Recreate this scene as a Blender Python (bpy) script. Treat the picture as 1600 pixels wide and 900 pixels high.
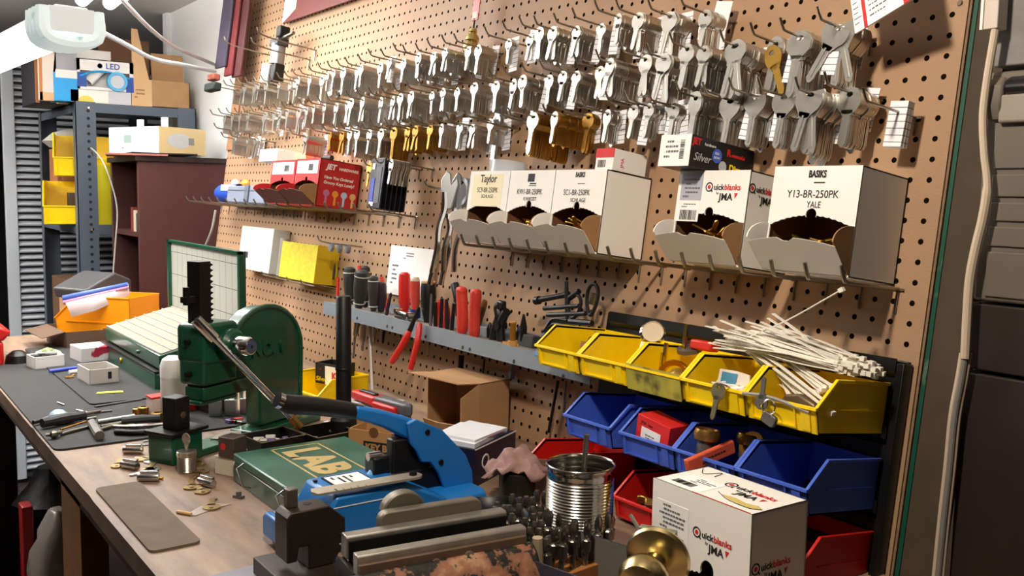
import bpy, bmesh, math, random
from mathutils import Vector, Matrix
PI = math.pi
random.seed(11)
for o in list(bpy.data.objects): bpy.data.objects.remove(o, do_unlink=True)
SC = bpy.context.scene; COL = SC.collection
# ---------------- camera (solved from the one inch hole grid of the pegboard) ----------------
ZO = 1.58                      # bench top is 0.90 m above the floor
BZ = 0.90
TH = math.radians(8.0)         # the pegboard leans back against the wall
YAW, PIT, ROL = -0.932452270, -0.0178872580, 0.130303999
FPX = 1462.86888
cT, sT = math.cos(TH), math.sin(TH)
def b2w(v): return Vector((v[0], cT*v[1] + sT*v[2], -sT*v[1] + cT*v[2]))
_f = Vector((math.sin(YAW)*math.cos(PIT), math.cos(YAW)*math.cos(PIT), math.sin(PIT)))
_r = Vector((math.cos(YAW), -math.sin(YAW), 0)); _u = _r.cross(_f)
bR = _r*math.cos(ROL) + _u*math.sin(ROL); bU = -_r*math.sin(ROL) + _u*math.cos(ROL); bF = _f
bC = Vector((0.631482718, -1.07771064, -0.380108002))
wR, wU, wF = b2w(bR), b2w(bU), b2w(bF)
wC = b2w(bC) + Vector((0, 0, ZO))
cam = bpy.data.cameras.new('camera'); co = bpy.data.objects.new('camera', cam); COL.objects.link(co)
co.matrix_world = Matrix(((wR.x, wU.x, -wF.x, wC.x), (wR.y, wU.y, -wF.y, wC.y), (wR.z, wU.z, -wF.z, wC.z), (0, 0, 0, 1)))
cam.sensor_width = 36; cam.lens = 36*FPX/1600; cam.clip_start = 0.02; cam.clip_end = 60
SC.camera = co
# ---------------- world and exposure ----------------
W = bpy.data.worlds.new('world'); SC.world = W; W.use_nodes = True
W.node_tree.nodes['Background'].inputs[0].default_value = (0.80, 0.88, 1.0, 1)
W.node_tree.nodes['Background'].inputs[1].default_value = 0.10
SC.view_settings.view_transform = 'Standard'; SC.view_settings.look = 'None'
SC.view_settings.exposure = -0.08; SC.view_settings.gamma = 1.0
SC.view_settings.use_curve_mapping = False
# ---------------- points from the photograph ----------------
def ray(px, py): return wF + wR*((px-800)/FPX) - wU*((py-450)/FPX)
def az(px, py, z=BZ):  v = ray(px, py); return wC + v*((z-wC.z)/v.z)
def ay(px, py, y):     v = ray(px, py); return wC + v*((y-wC.y)/v.y)
def ax(px, py, x):     v = ray(px, py); return wC + v*((x-wC.x)/v.x)
def ad(px, py, d):     return wC + ray(px, py)*d
def ab(px, py, d=0.0):            # board coordinates (X along the board, d out of it, Z up it)
    v = bF + bR*((px-800)/FPX) - bU*((py-450)/FPX); p = bC + v*((-d-bC.y)/v.y); return (p.x, -p.y, p.z)
def abx(px, py, X):
    v = bF + bR*((px-800)/FPX) - bU*((py-450)/FPX); p = bC + v*((X-bC.x)/v.x); return (p.x, -p.y, p.z)
def bw(x, d, z): return b2w((x, -d, z)) + Vector((0, 0, ZO))
def MB(x=0, d=0, z=0): return Matrix.Translation(bw(x, d, z)) @ Matrix.Rotation(-TH, 4, 'X')
def MW(x=0, y=0, z=BZ, rz=0): return Matrix.Translation((x, y, z)) @ Matrix.Rotation(rz, 4, 'Z')
# ---------------- materials ----------------
def lin(c): return tuple((v/12.92 if v <= .04045 else ((v+.055)/1.055)**2.4) for v in c)
MATS = {}
def mat(name, c, rough=.5, metal=0., noise=0., nscale=20., bump=0., bscale=150., c2=None, emit=0., alpha=1., trans=0., thr=None, coat=0.):
    if name in MATS: return MATS[name]
    m = bpy.data.materials.new(name); m.use_nodes = True; nt = m.node_tree; p = nt.nodes['Principled BSDF']
    c = lin(c); p.inputs['Base Color'].default_value = (*c, 1)
    p.inputs['Roughness'].default_value = rough; p.inputs['Metallic'].default_value = metal
    if coat: p.inputs['Coat Weight'].default_value = coat
    if trans: p.inputs['Transmission Weight'].default_value = trans; p.inputs['IOR'].default_value = 1.2
    if alpha < 1: p.inputs['Alpha'].default_value = alpha
    if emit: p.inputs['Emission Color'].default_value = (*c, 1); p.inputs['Emission Strength'].default_value = emit
    if noise or c2:
        tc = nt.nodes.new('ShaderNodeTexCoord'); n = nt.nodes.new('ShaderNodeTexNoise'); n.inputs['Scale'].default_value = nscale; n.inputs['Detail'].default_value = 5
        nt.links.new(tc.outputs['Object'], n.inputs['Vector'])
        r = nt.nodes.new('ShaderNodeValToRGB'); e = r.color_ramp.elements
        if c2:
            l2 = lin(c2); a, b = thr or (.42, .58)
            e[0].position = a; e[1].position = b; e[0].color = (*c, 1); e[1].color = (*l2, 1)
        else:
            e[0].position = .3; e[1].position = .7
            e[0].color = (*[max(0, v*(1-noise)) for v in c], 1); e[1].color = (*[min(1, v*(1+noise*.6)) for v in c], 1)
        nt.links.new(n.outputs['Fac'], r.inputs['Fac']); nt.links.new(r.outputs['Color'], p.inputs['Base Color'])
    if bump:
        tc = nt.nodes.new('ShaderNodeTexCoord'); n = nt.nodes.new('ShaderNodeTexNoise'); n.inputs['Scale'].default_value = bscale; n.inputs['Detail'].default_value = 4
        nt.links.new(tc.outputs['Object'], n.inputs['Vector'])
        b = nt.nodes.new('ShaderNodeBump'); b.inputs['Strength'].default_value = bump; b.inputs['Distance'].default_value = .002
        nt.links.new(n.outputs['Fac'], b.inputs['Height']); nt.links.new(b.outputs['Normal'], p.inputs['Normal'])
    MATS[name] = m; return m
def ramped(name, stops, nscale=20., rough=.6, metal=0., bump=0., bscale=80., scale=(1, 1, 1), detail=6.):
    m = mat(name, stops[0][1], rough, metal, bump=bump, bscale=bscale); nt = m.node_tree; p = nt.nodes['Principled BSDF']
    tc = nt.nodes.new('ShaderNodeTexCoord'); mp = nt.nodes.new('ShaderNodeMapping'); mp.inputs['Scale'].default_value = scale; n = nt.nodes.new('ShaderNodeTexNoise'); n.inputs['Scale'].default_value = nscale; n.inputs['Detail'].default_value = detail; n.inputs['Roughness'].default_value = .6
    nt.links.new(tc.outputs['Object'], mp.inputs[0]); nt.links.new(mp.outputs[0], n.inputs['Vector']); r = nt.nodes.new('ShaderNodeValToRGB'); e = r.color_ramp.elements
    while len(e) < len(stops): e.new(.5)
    for k, (pos, c) in enumerate(stops): e[k].position = pos; e[k].color = (*lin(c), 1)
    nt.links.new(n.outputs['Fac'], r.inputs['Fac']); nt.links.new(r.outputs['Color'], p.inputs['Base Color']); return m
def lined(name, base, line, period, width, axis='Z', rough=.6, period2=0, width2=0, axis2='X', off=0.):
    """paper with printed rules: dark lines every period metres along a local axis"""
    if name in MATS: return MATS[name]
    m = mat(name, base, rough); nt = m.node_tree; p = nt.nodes['Principled BSDF']
    tc = nt.nodes.new('ShaderNodeTexCoord'); sp = nt.nodes.new('ShaderNodeSeparateXYZ'); nt.links.new(tc.outputs['Object'], sp.inputs[0])
    def stripe(ax_, per, wid):
        a = nt.nodes.new('ShaderNodeMath'); a.operation = 'ADD'; a.inputs[1].default_value = 50*per+off; nt.links.new(sp.outputs[ax_], a.inputs[0])
        q = nt.nodes.new('ShaderNodeMath'); q.operation = 'MODULO'; q.inputs[1].default_value = per; nt.links.new(a.outputs[0], q.inputs[0])
        l = nt.nodes.new('ShaderNodeMath'); l.operation = 'LESS_THAN'; l.inputs[1].default_value = wid; nt.links.new(q.outputs[0], l.inputs[0]); return l
    l = stripe(axis, period, width); fac = l
    if period2:
        l2 = stripe(axis2, period2, width2); mx = nt.nodes.new('ShaderNodeMath'); mx.operation = 'MAXIMUM'
        nt.links.new(l.outputs[0], mx.inputs[0]); nt.links.new(l2.outputs[0], mx.inputs[1]); fac = mx
    mix = nt.nodes.new('ShaderNodeMix'); mix.data_type = 'RGBA'; nt.links.new(fac.outputs[0], mix.inputs[0])
    mix.inputs[6].default_value = (*lin(base), 1); mix.inputs[7].default_value = (*lin(line), 1)
    nt.links.new(mix.outputs[2], p.inputs['Base Color']); return m
# ---------------- mesh building ----------------
class B:
    def __init__(s, M=None): s.v = []; s.f = []; s.M = M or Matrix()
    def add(s, vs, fs):
        n = len(s.v); s.v += [s.M @ Vector(v) for v in vs]; s.f += [tuple(i+n for i in f) for f in fs]; return s
    def box(s, x0, x1, y0, y1, z0, z1):
        return s.add([(x, y, z) for z in (z0, z1) for y in (y0, y1) for x in (x0, x1)],
                     [(0, 2, 3, 1), (4, 5, 7, 6), (0, 1, 5, 4), (2, 6, 7, 3), (0, 4, 6, 2), (1, 3, 7, 5)])
    def cbox(s, c, d, M=None):
        b = B(); b.box(-d[0]/2, d[0]/2, -d[1]/2, d[1]/2, -d[2]/2, d[2]/2)
        T = Matrix.Translation(c) @ (M or Matrix()); return s.add([T @ v for v in b.v], b.f)
    def prism(s, pts, t0, t1, pl='xy'):
        def P(a, b, t): return (a, b, t) if pl == 'xy' else ((a, t, b) if pl == 'xz' else (t, a, b))
        n = len(pts); vs = [P(a, b, t0) for a, b in pts] + [P(a, b, t1) for a, b in pts]
        fs = [tuple(range(n)), tuple(range(2*n-1, n-1, -1))] + [(i, i+n, (i+1) % n+n, (i+1) % n) for i in range(n)]
        return s.add(vs, fs)
    def frustum(s, p0, p1, z0, z1):
        n = len(p0); vs = [(a, b, z0) for a, b in p0]+[(a, b, z1) for a, b in p1]
        return s.add(vs, [tuple(range(n)), tuple(range(2*n-1, n-1, -1))]+[(i, i+n, (i+1) % n+n, (i+1) % n) for i in range(n)])
    def tube(s, pts, r, n=8, cap=True):
        pts = [Vector(p) for p in pts]; rs = r if isinstance(r, (list, tuple)) else [r]*len(pts); vs = []; up = None
        for i, p in enumerate(pts):
            t = (pts[min(i+1, len(pts)-1)] - pts[max(i-1, 0)]).normalized()
            if up is None: up = Vector((0, 0, 1)) if abs(t.z) < .9 else Vector((1, 0, 0))
            a = t.cross(up).normalized(); up = a.cross(t).normalized()
            for k in range(n): q = 2*PI*k/n; vs.append(p + (a*math.cos(q) + up*math.sin(q))*rs[i])
        m = len(pts); fs = [(i*n+k, i*n+(k+1) % n, (i+1)*n+(k+1) % n, (i+1)*n+k) for i in range(m-1) for k in range(n)]
        if cap: fs += [tuple(range(n-1, -1, -1)), tuple(range((m-1)*n, m*n))]
        return s.add(vs, fs)
    def cyl(s, p0, p1, r, r2=None, n=16): return s.tube([p0, p1], [r, r if r2 is None else r2], n)
    def lathe(s, prof, n=24, c=(0, 0, 0), axis='z', cap=False):
        vs = []; c = Vector(c)
        for r, h in prof:
            for k in range(n):
                q = 2*PI*k/n; a, b = r*math.cos(q), r*math.sin(q)
                vs.append(c + Vector((a, b, h) if axis == 'z' else ((a, h, b) if axis == 'y' else (h, a, b))))
        m = len(prof); fs = [(i*n+k, i*n+(k+1) % n, (i+1)*n+(k+1) % n, (i+1)*n+k) for i in range(m-1) for k in range(n)]
        if cap: fs += [tuple(range(n)), tuple(range((m-1)*n, m*n))]
        return s.add(vs, fs)
    def sheet(s, pts, th, pl='xy'): return s.prism(pts, 0, th, pl)
def bez(pts, n=8):
    """smooth path through points (Catmull-Rom)"""
    P = [Vector(p) for p in pts]; P = [P[0]*2-P[1]] + P + [P[-1]*2-P[-2]]; o = []
    for i in range(1, len(P)-2):
        for k in range(n):
            t = k/n; a, b, c, d = P[i-1:i+3]
            o.append(.5*((2*b) + (c-a)*t + (2*a-5*b+4*c-d)*t*t + (3*b-a-3*c+d)*t**3))
    return o+[P[-2]]
def rrect(x0, x1, y0, y1, r, n=5):
    o = []
    for cx, cy, a in ((x1-r, y1-r, 0), (x0+r, y1-r, PI/2), (x0+r, y0+r, PI), (x1-r, y0+r, 1.5*PI)):
        o += [(cx+r*math.cos(a+PI/2*k/n), cy+r*math.sin(a+PI/2*k/n)) for k in range(n+1)]
    return o
def obj(name, b, m, parent=None, mw=None, bev=0, ang=35, solid=0, seg=2, label=None):
    me = bpy.data.meshes.new(name)
    me.from_pydata([tuple(v) for v in b.v], [], b.f); me.update()
    bm = bmesh.new(); bm.from_mesh(me)
    if not solid: bmesh.ops.recalc_face_normals(bm, faces=bm.faces)
    bm.to_mesh(me); bm.free()
    me.shade_smooth(); me.set_sharp_from_angle(angle=math.radians(ang))
    me.materials.append(m); o = bpy.data.objects.new(name, me); COL.objects.link(o)
    if parent: o.parent = parent
    if mw is not None:
        if parent: o.matrix_local = mw
        else: o.matrix_world = mw
    if solid: q = o.modifiers.new('solidify', 'SOLIDIFY'); q.thickness = solid; q.offset = 0
    if bev: q = o.modifiers.new('bevel', 'BEVEL'); q.width = bev; q.segments = seg; q.limit_method = 'ANGLE'; q.angle_limit = math.radians(40)
    if label: o['label'] = label
    return o
def tag(o, label, cat, group=None, kind=None):
    o['label'] = label; o['category'] = cat
    if group: o['group'] = group
    if kind: o['kind'] = kind
    return o
def thing(name, mw, label, cat, group=None):
    o = bpy.data.objects.new(name, None); COL.objects.link(o); o.matrix_world = mw; o.empty_display_size = .02
    return tag(o, label, cat, group)
def struct(name, b, m, bev=0, label=None):
    o = obj(name, b, m, bev=bev); o['kind'] = 'structure'
    if label: o['label'] = label
    return o
def copytree(root, mw, label=None, group=None):
    r = root.copy(); COL.objects.link(r); r.matrix_world = mw
    if label: r['label'] = label
    if group: r['group'] = group
    def rec(src, dst):
        for ch in [c for c in src.children]:
            c = ch.copy(); COL.objects.link(c); c.parent = dst; c.matrix_local = ch.matrix_local.copy(); rec(ch, c)
    rec(root, r); return r
def text(s, size, m, parent, mw, name='printed_lettering', align='LEFT', sx=1., bold=0., ext=.0001, shear=0., space=1.):
    cu = bpy.data.curves.new('t', 'FONT'); cu.body = s; cu.size = size; cu.align_x = align; cu.extrude = ext; cu.offset = bold; cu.resolution_u = 3; cu.shear = shear; cu.space_character = space
    to = bpy.data.objects.new('t', cu); COL.objects.link(to)
    dg = bpy.context.evaluated_depsgraph_get(); me = bpy.data.meshes.new_from_object(to.evaluated_get(dg))
    bpy.data.objects.remove(to, do_unlink=True)
    me.name = name; me.materials.clear(); me.materials.append(m)
    o = bpy.data.objects.new(name, me); COL.objects.link(o)
    if parent: o.parent = parent
    o.matrix_local = mw @ Matrix.Diagonal((sx, 1, 1, 1)); return o
# orientation of lettering on faces: FR faces -y, RT faces +x, TP lies on top reading toward -y
FR = Matrix.Rotation(PI/2, 4, 'X')
RT = Matrix.Rotation(PI/2, 4, 'Z') @ Matrix.Rotation(PI/2, 4, 'X')
TP = Matrix()
def at(x, y, z, R=None): return Matrix.Translation((x, y, z)) @ (R or Matrix())
def rnd(a, b): return random.uniform(a, b)
ORD = ['first', 'second', 'third', 'fourth', 'fifth', 'sixth', 'seventh', 'eighth', 'ninth', 'tenth', 'eleventh', 'twelfth', 'thirteenth', 'fourteenth', 'fifteenth', 'sixteenth', 'seventeenth', 'eighteenth', 'nineteenth']
def ordn(i):
    if i < 19: return ORD[i]
    tens = {2: 'twent', 3: 'thirt', 4: 'fort', 5: 'fift'}[(i+1)//10]; u = (i+1) % 10
    return tens+'ieth' if u == 0 else tens+'y-'+ORD[u-1]
# common materials
STEEL = mat('steel_wire', (.62, .60, .55), .32, 1.)
CHROME = mat('chrome', (.85, .85, .85), .12, 1.)
NICKEL = mat('nickel_silver', (.80, .79, .76), .33, 1.)
BRASS = mat('brass', (.83, .66, .32), .3, 1.)
BRASSD = mat('dull_brass', (.66, .50, .24), .4, 1.)
BLACKP = mat('black_plastic', (.05, .05, .055), .45)
BLACKM = mat('black_metal', (.07, .065, .06), .42, .3)
WHITE = mat('white_card', (.93, .92, .90), .7)
PAPER = mat('white_paper', (.95, .95, .94), .8)
CARDB = mat('brown_cardboard', (.68, .52, .36), .85, noise=.08)
KRAFT = mat('kraft_inside', (.62, .46, .30), .85, noise=.1)
INK = mat('black_ink', (.08, .08, .09), .7)
GREYINK = mat('grey_ink', (.38, .38, .40), .7)
REDINK = mat('red_ink', (.80, .12, .12), .6)
REDP = mat('red_plastic', (.78, .10, .07), .4, noise=.05)
REDG = mat('red_grip', (.80, .14, .10), .45)
YELP = mat('yellow_plastic', (1., .85, .02), .38, noise=.05, nscale=60)
BLUEP = mat('blue_plastic', (.27, .40, .80), .42)
GREENP = mat('green_paint', (.03, .29, .20), .33, noise=.12, nscale=30, coat=.3)
DARKG = mat('dark_grey_rubber', (.16, .16, .17), .6)
# ---------------- lights ----------------
FLUO = mat('tube_glow', (1., 1., 1.), .5, emit=9.)
def area(name, loc, size, size_y, power, color, target=None, parent=None):
    l = bpy.data.lights.new(name, 'AREA'); l.shape = 'RECTANGLE'; l.size = size; l.size_y = size_y; l.energy = power; l.color = color
    o = bpy.data.objects.new(name, l); COL.objects.link(o); o.location = loc
    d = (Vector(target) - Vector(loc)) if target else Vector((0, 0, -1))
    o.rotation_euler = d.to_track_quat('-Z', 'Y').to_euler()
    if parent:
        o.parent = parent; o.matrix_parent_inverse = parent.matrix_world.inverted()
    return o
HOUS = mat('lamp_housing', (.94, .97, .98), .4, emit=.25)
CEIL = 2.10
def shop_light(p_near, p_far, label, power, n=2, gap=.06, col=(1., .97, .93), up_power=0., rt=.016, end=True):
    p_near, p_far = Vector(p_near), Vector(p_far); d = (p_far-p_near); L = d.length; d.normalize()
    side = d.cross(Vector((0, 0, 1))).normalized(); up = side.cross(d)
    M = Matrix(((d.x, side.x, up.x, p_near.x), (d.y, side.y, up.y, p_near.y), (d.z, side.z, up.z, p_near.z), (0, 0, 0, 1)))
    t = thing('fluorescent_light', M, label, 'light')
    w = gap*n/2+.012
    hb = B(); hb.prism([(-w, .0), (-w*.55, .026), (w*.55, .026), (w, .0), (w*.9, -.002), (w*.5, .020), (-w*.5, .020), (-w*.9, -.002)], 0, L, 'yz')
    hb.box(-.004, .008, -w*.8, w*.8, -.0 if not end else -.022, .022); hb.box(L-.012, L+.004, -w*.8, w*.8, -.022, .022)
    obj('lamp_housing', hb, HOUS, t)
    for i in range(n):
        y = (i-(n-1)/2)*gap
        obj('lamp_tube', B().cyl((-.004 if not end else .010, y, -.010), (L-.012, y, -.010), rt, n=16), FLUO, t)
    a = area('lamp_glow', (0, 0, 0), L*.9, w*1.6, power, col)
    a.parent = t; a.matrix_local = Matrix.Translation((L/2, 0, -.035))
    if up_power:
        a2 = area('lamp_glow_up', (0, 0, 0), L*.9, w*1.6, up_power, col); a2.parent = t; a2.matrix_local = Matrix.Translation((L/2, 0, .032)) @ Matrix.Rotation(PI, 4, 'X')
    return t, M
P1 = ad(112, 32, 1.7); P2 = ax(-90, 126, P1.x-1.15)
lampA, LMA = shop_light(P1, P2, 'hanging white shop light with glowing tubes at the upper left, nearest the camera', 7, up_power=14, gap=.036, rt=.020)
q1 = ad(150, -3, 3.0); lampB, LMB = shop_light(q1, q1 + Vector((1.2, -.06, 0)), 'ceiling fluorescent light whose two glowing tube ends show at the top edge', 13, gap=.082, rt=.021, end=False, up_power=10)
# wrapped plastic on the near end of the shop light
gb = B()
for k in range(4): gb.tube(bez([(.006+.022*k, -.046, .02), (.004+.022*k, -.044, -.026), (.012+.022*k, -.0, -.036), (.004+.022*k, .044, -.026), (.006+.022*k, .046, .02)], 4), .013, 8)
obj('end_cap_wrap', gb, mat('teal_white_wrap', (.90, .96, .96), .4, c2=(.45, .62, .55), nscale=45, thr=(.60, .70), emit=.5), lampA)
# bulb lamp over the near end of the bench, out of frame above the photographer
lp = thing('bulb_lamp', Matrix.Translation((.02, -.86, 1.98)), 'bare bulb lamp on the ceiling above the near end of the bench', 'light')
obj('lamp_socket', B().lathe([(0, .12), (.05, .12), (.05, .10), (.025, .09), (.022, .05)], 20), HOUS, lp)
obj('bulb', B().lathe([(.014, .06), (.018, .045), (.03, .02), (.033, 0), (.028, -.02), (.012, -.032), (0, -.034)], 20), mat('bulb_glow', (1, .93, .82), .5, emit=12.), lp)
bl = bpy.data.lights.new('bulb_light', 'AREA'); bl.shape = 'DISK'; bl.size = .09; bl.energy = 12; bl.color = (1., .88, .74)
blo = bpy.data.objects.new('bulb_light', bl); COL.objects.link(blo); blo.parent = lp; blo.location = (0, 0, -.05)
blo.rotation_euler = (Vector((-.5, .75, -.95))).to_track_quat('-Z', 'Y').to_euler()
# unseen fill light added to brighten the dark far left and the ceiling
fillLampC, LMC = shop_light((-2.6, -1.5, 1.86), (-3.8, -1.5, 1.86), 'added fill light out of frame to the left, near the steel shelving', 20, up_power=60)
# ---------------- room shell ----------------
WALLP = mat('white_wall', (.96, .96, .95), .8, noise=.03, nscale=3)
BROWNW = mat('brown_wall', (.27, .23, .185), .8, noise=.1, nscale=8)
struct('floor', B().box(-6.2, 2.6, -4.2, .14, -.05, 0), mat('dark_floor', (.16, .12, .11), .6, noise=.2, nscale=4))
struct('ceiling', B().box(-6.2, 2.6, -4.2, .14, CEIL, CEIL+.05), mat('ceiling_paint', (.88, .86, .84), .85, noise=.05, nscale=2))
WY = .115
XW = ay(268, 100, WY).x
struct('wall_back', B().box(XW, -.0, WY, WY+.06, 0, CEIL), WALLP)
struct('wall_right', B().box(.0, 2.6, WY, WY+.06, 0, CEIL), BROWNW)
struct('trim_1', B().box(XW-.05, XW, WY-.02, WY+.3, 0, CEIL), WALLP)
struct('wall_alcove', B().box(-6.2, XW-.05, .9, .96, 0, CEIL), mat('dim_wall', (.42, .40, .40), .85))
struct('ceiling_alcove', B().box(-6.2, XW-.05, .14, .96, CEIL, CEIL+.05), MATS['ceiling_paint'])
struct('wall_left', B().box(-6.26, -6.2, -4.2, .96, 0, CEIL), mat('gap_shade', (.05, .05, .06), .9))  # near-black wall colour stands in for the shade of the open gap
struct('wall_front', B().box(-6.2, 2.6, -4.26, -4.2, 0, CEIL), mat('front_wall', (.55, .50, .45), .9))
struct('wall_near', B().box(2.6, 2.66, -4.2, .14, 0, CEIL), MATS['front_wall'])
# ---------------- pegboard ----------------
def pegmat():
    m = mat('pegboard_hardboard', (.66, .525, .40), .6, noise=.10, nscale=5, bump=.25, bscale=400); nt = m.node_tree; p = nt.nodes['Principled BSDF']
    src = p.inputs['Base Color'].links[0].from_socket
    tc = nt.nodes.new('ShaderNodeTexCoord'); sp = nt.nodes.new('ShaderNodeSeparateXYZ'); nt.links.new(tc.outputs['Object'], sp.inputs[0])
    def M(op, a, b=None):
        n = nt.nodes.new('ShaderNodeMath'); n.operation = op
        for i, v in enumerate((a, b)):
            if v is None: continue
            if isinstance(v, (int, float)): n.inputs[i].default_value = v
            else: nt.links.new(v, n.inputs[i])
        return n.outputs[0]
    def cell(s): return M('SUBTRACT', M('MODULO', M('ADD', s, 10.16+.0127), .0254), .0127)
    cx, cz = cell(sp.outputs['X']), cell(sp.outputs['Z'])
    r = M('SQRT', M('ADD', M('MULTIPLY', cx, cx), M('MULTIPLY', cz, cz)))
    hole = M('LESS_THAN', r, .0036)
    mix = nt.nodes.new('ShaderNodeMix'); mix.data_type = 'RGBA'; nt.links.new(hole, mix.inputs[0]); nt.links.new(src, mix.inputs[6])
    mix.inputs[7].default_value = (.008, .005, .003, 1); nt.links.new(mix.outputs[2], p.inputs['Base Color'])
    nt.links.new(M('ADD', M('MULTIPLY', hole, .4), .58), p.inputs['Roughness']); nt.links.new(M('SUBTRACT', .5, M('MULTIPLY', hole, .48)), p.inputs['Specular IOR Level'])
    return m
PEG = pegmat()
XL = ab(378, 60)[0]
bd = obj('pegboard', B().box(XL, .019, 0, .005, -.775, .46), PEG, mw=MB())
tag(bd, 'large brown hardboard pegboard leaning against the wall behind the bench', 'pegboard')
# backing sheet that sticks out past the right edge, with a green painted stripe
XL2 = XL
bk = thing('backing_sheet', MB(), 'brown plywood backing sheet with a green stripe behind the pegboard edge', 'board')
obj('sheet', B().box(XL+.002, .068, .006, .02, -.76, .45), mat('dirty_plywood', (.29, .24, .18), .8, noise=.15, nscale=30), bk)
obj('green_stripe', B().box(.0240, .0290, .004, .006, -.76, .45), mat('green_stripe_paint', (.01, .30, .23), .5, c2=(.33, .45, .38), nscale=16, thr=(.6, .66)), bk)
obj('edge_batten', B().box(.0195, .0225, .002, .006, -.76, .45), mat('batten_wood', (.52, .42, .32), .8, noise=.2, nscale=60), bk)
# wooden batten over the left end
obj('end_batten', B().box(XL, XL+.07, -.006, 0, -.1, .44), mat('end_batten_wood', (.62, .44, .30), .7, noise=.15, nscale=40), bk)
# screw
obj('screw_head', B().lathe([(0, -.002), (.003, -.002), (.004, 0)], 10, c=(ab(1500, 5)[0], 0, ab(1500, 5)[2]), axis='y'), STEEL, bk)
# ---------------- key hooks, keys and price cards ----------------
HL = .12
def hookmesh(L=HL, r=.0017, tip=.0115, prong=.022):
    b = B(); b.tube(bez([(0, .001, 0), (0, -L*.5, -.001), (0, -L*.86, -.002), (0, -L*.93, .001), (0, -L, tip)], 4), r, 7)
    b.tube([(-.008, -.0025, 0), (.008, -.0025, 0)], .0016, 6); b.tube([(0, -.0025, .001), (0, -.0025, -prong)], .0016, 6)
    return b
def keymesh(kind=0, s=1., th=.0022):
    """a key blank hanging from its slot: origin at the top of the slot, thin along y"""
    b = B(); n = 20; out = []; inn = []
    R = {0: .0125, 1: .0122, 2: .0125, 3: .0150, 4: .0165}[kind]
    cz = -R*.62 if kind != 4 else -.010
    for k in range(n):
        a = 2*PI*k/n; c, q = math.cos(a), math.sin(a)
        if kind == 0: x, z = R*c, R*q                       # round bow
        elif kind == 1: x, z = R*.82*c, R*1.12*q            # oval bow
        elif kind == 2:                                     # cut corner bow
            m = max(abs(c), abs(q), (abs(c)+abs(q))*.78); x, z = R*c/m*.95, R*q/m*.95
        elif kind == 3:                                     # large straight topped car bow
            m = max(abs(c), abs(q)*1.05, (abs(c)-q)*.80, (abs(c)+q)*.72); x, z = R*c/m, R*q/m
        else:                                               # wide shield bow narrowing to the blade
            m = max(abs(c)*.95, abs(q)*1.5 if q > 0 else abs(q)*.9, (abs(c)-q*.9)*.82); x, z = R*c/m, R*q/m
        out.append((x*s, (cz+z)*s))
        hw = .0055 if kind >= 3 else .0032
        inn.append((hw*c*s, (-.0022+.0026*q)*s))
    vs = [(x, y, z) for y in (-th/2, th/2) for ring in (out, inn) for x, z in ring]
    fs = []
    for k in range(n):
        j = (k+1) % n
        fs += [(k, j, n+j, n+k), (2*n+k, 3*n+k, 3*n+j, 2*n+j), (k, 2*n+k, 2*n+j, j), (n+k, n+j, 3*n+j, 3*n+k)]
    b.add(vs, fs)
    zb = (cz-R*.9)*s; Lb = (.031 if kind < 3 else .040)*s; w = (.0040 if kind < 3 else .0048)*s
    b.prism([(-w, zb+.004), (-w, zb-Lb*.9), (-w*.1, zb-Lb), (w*.5, zb-Lb*.97), (w, zb-Lb*.84), (w, zb+.004)], -th*.45, th*.45, 'xz')
    b.prism([(-w*1.5, zb+.004), (-w*1.3, zb-.003), (w*1.3, zb-.003), (w*1.5, zb+.004)], -th*.5, th*.5, 'xz')
    if kind in (3, 4): b.prism([(-w*.35, zb), (-w*.35, zb-Lb*.85), (w*.15, zb-Lb*.85), (w*.15, zb)], -th*.75, -th*.4, 'xz')
    return b
KEYME = {}
def keyobj(kind, mt, s):
    k = (kind, mt.name, round(s, 1))
    if k not in KEYME:
        o = obj('key_blank', keymesh(kind, round(s, 1)), mt, ang=30); KEYME[k] = o.data; bpy.data.objects.remove(o, do_unlink=True)
    o = bpy.data.objects.new('key_blank', KEYME[k]); COL.objects.link(o); return o
HOOKME = hookmesh()
_h = obj('peg_hook', HOOKME, STEEL); HOOKDATA = _h.data; bpy.data.objects.remove(_h, do_unlink=True)
CARDM = lined('price_card', (.93, .93, .95), (.30, .30, .36), .0085, .0009, 'Z')
R0 = [(1062, -10), (1012, -3), (962, -2), (929, 0), (894, 12), (865, 20), (834, 24), (811, 25), (785, 32), (757, 41), (709, 52), (690, 54), (667, 60), (649, 67), (629, 70), (614, 67), (595, 76), (575, 76), (559, 84), (539, 89), (526, 92), (511, 95), (496, 97), (482, 101), (467, 105), (456, 107), (444, 110), (432, 113), (420, 116), (407, 117), (395, 119), (382, 120), (370, 121), (359, 123), (349, 125), (338, 128)]
R1 = [(1277.5, 10), (1219, 27.5), (1172.5, 35), (1125, 46), (1085, 56), (1046, 50), (1010, 67), (969, 65), (931, 77), (896, 83), (870, 93), (843, 92), (815, 97), (786, 102), (764, 107), (731, 108), (698, 111), (676, 120), (653, 121), (635, 126), (614, 130), (595, 133), (576, 136), (557, 138), (541, 141), (525, 143), (510, 146), (495, 149), (481, 151), (467, 154), (453, 157), (440, 159), (427, 161), (415, 163), (403, 164), (391, 166), (379, 167), (366, 168), (353, 168), (341, 169), (328, 171)]
R2 = [(1348, 137), (1288, 112), (1243, 120), (1184, 120), (1139, 121), (1098, 128), (1056, 127), (1012, 140), (975, 141), (946, 143), (909, 153), (876, 158), (848, 163), (820, 166), (794, 168), (723, 168), (697, 177), (681, 176), (656, 180), (639, 180), (617, 183), (601, 184), (579, 186), (565, 189), (546, 190), (532, 191), (519, 192), (503, 193), (485, 194), (452, 200), (371, 205), (358, 205), (345, 206), (334, 192)]
stuffM = {0: B(), 1: B()}; nkeys = 0
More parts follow.
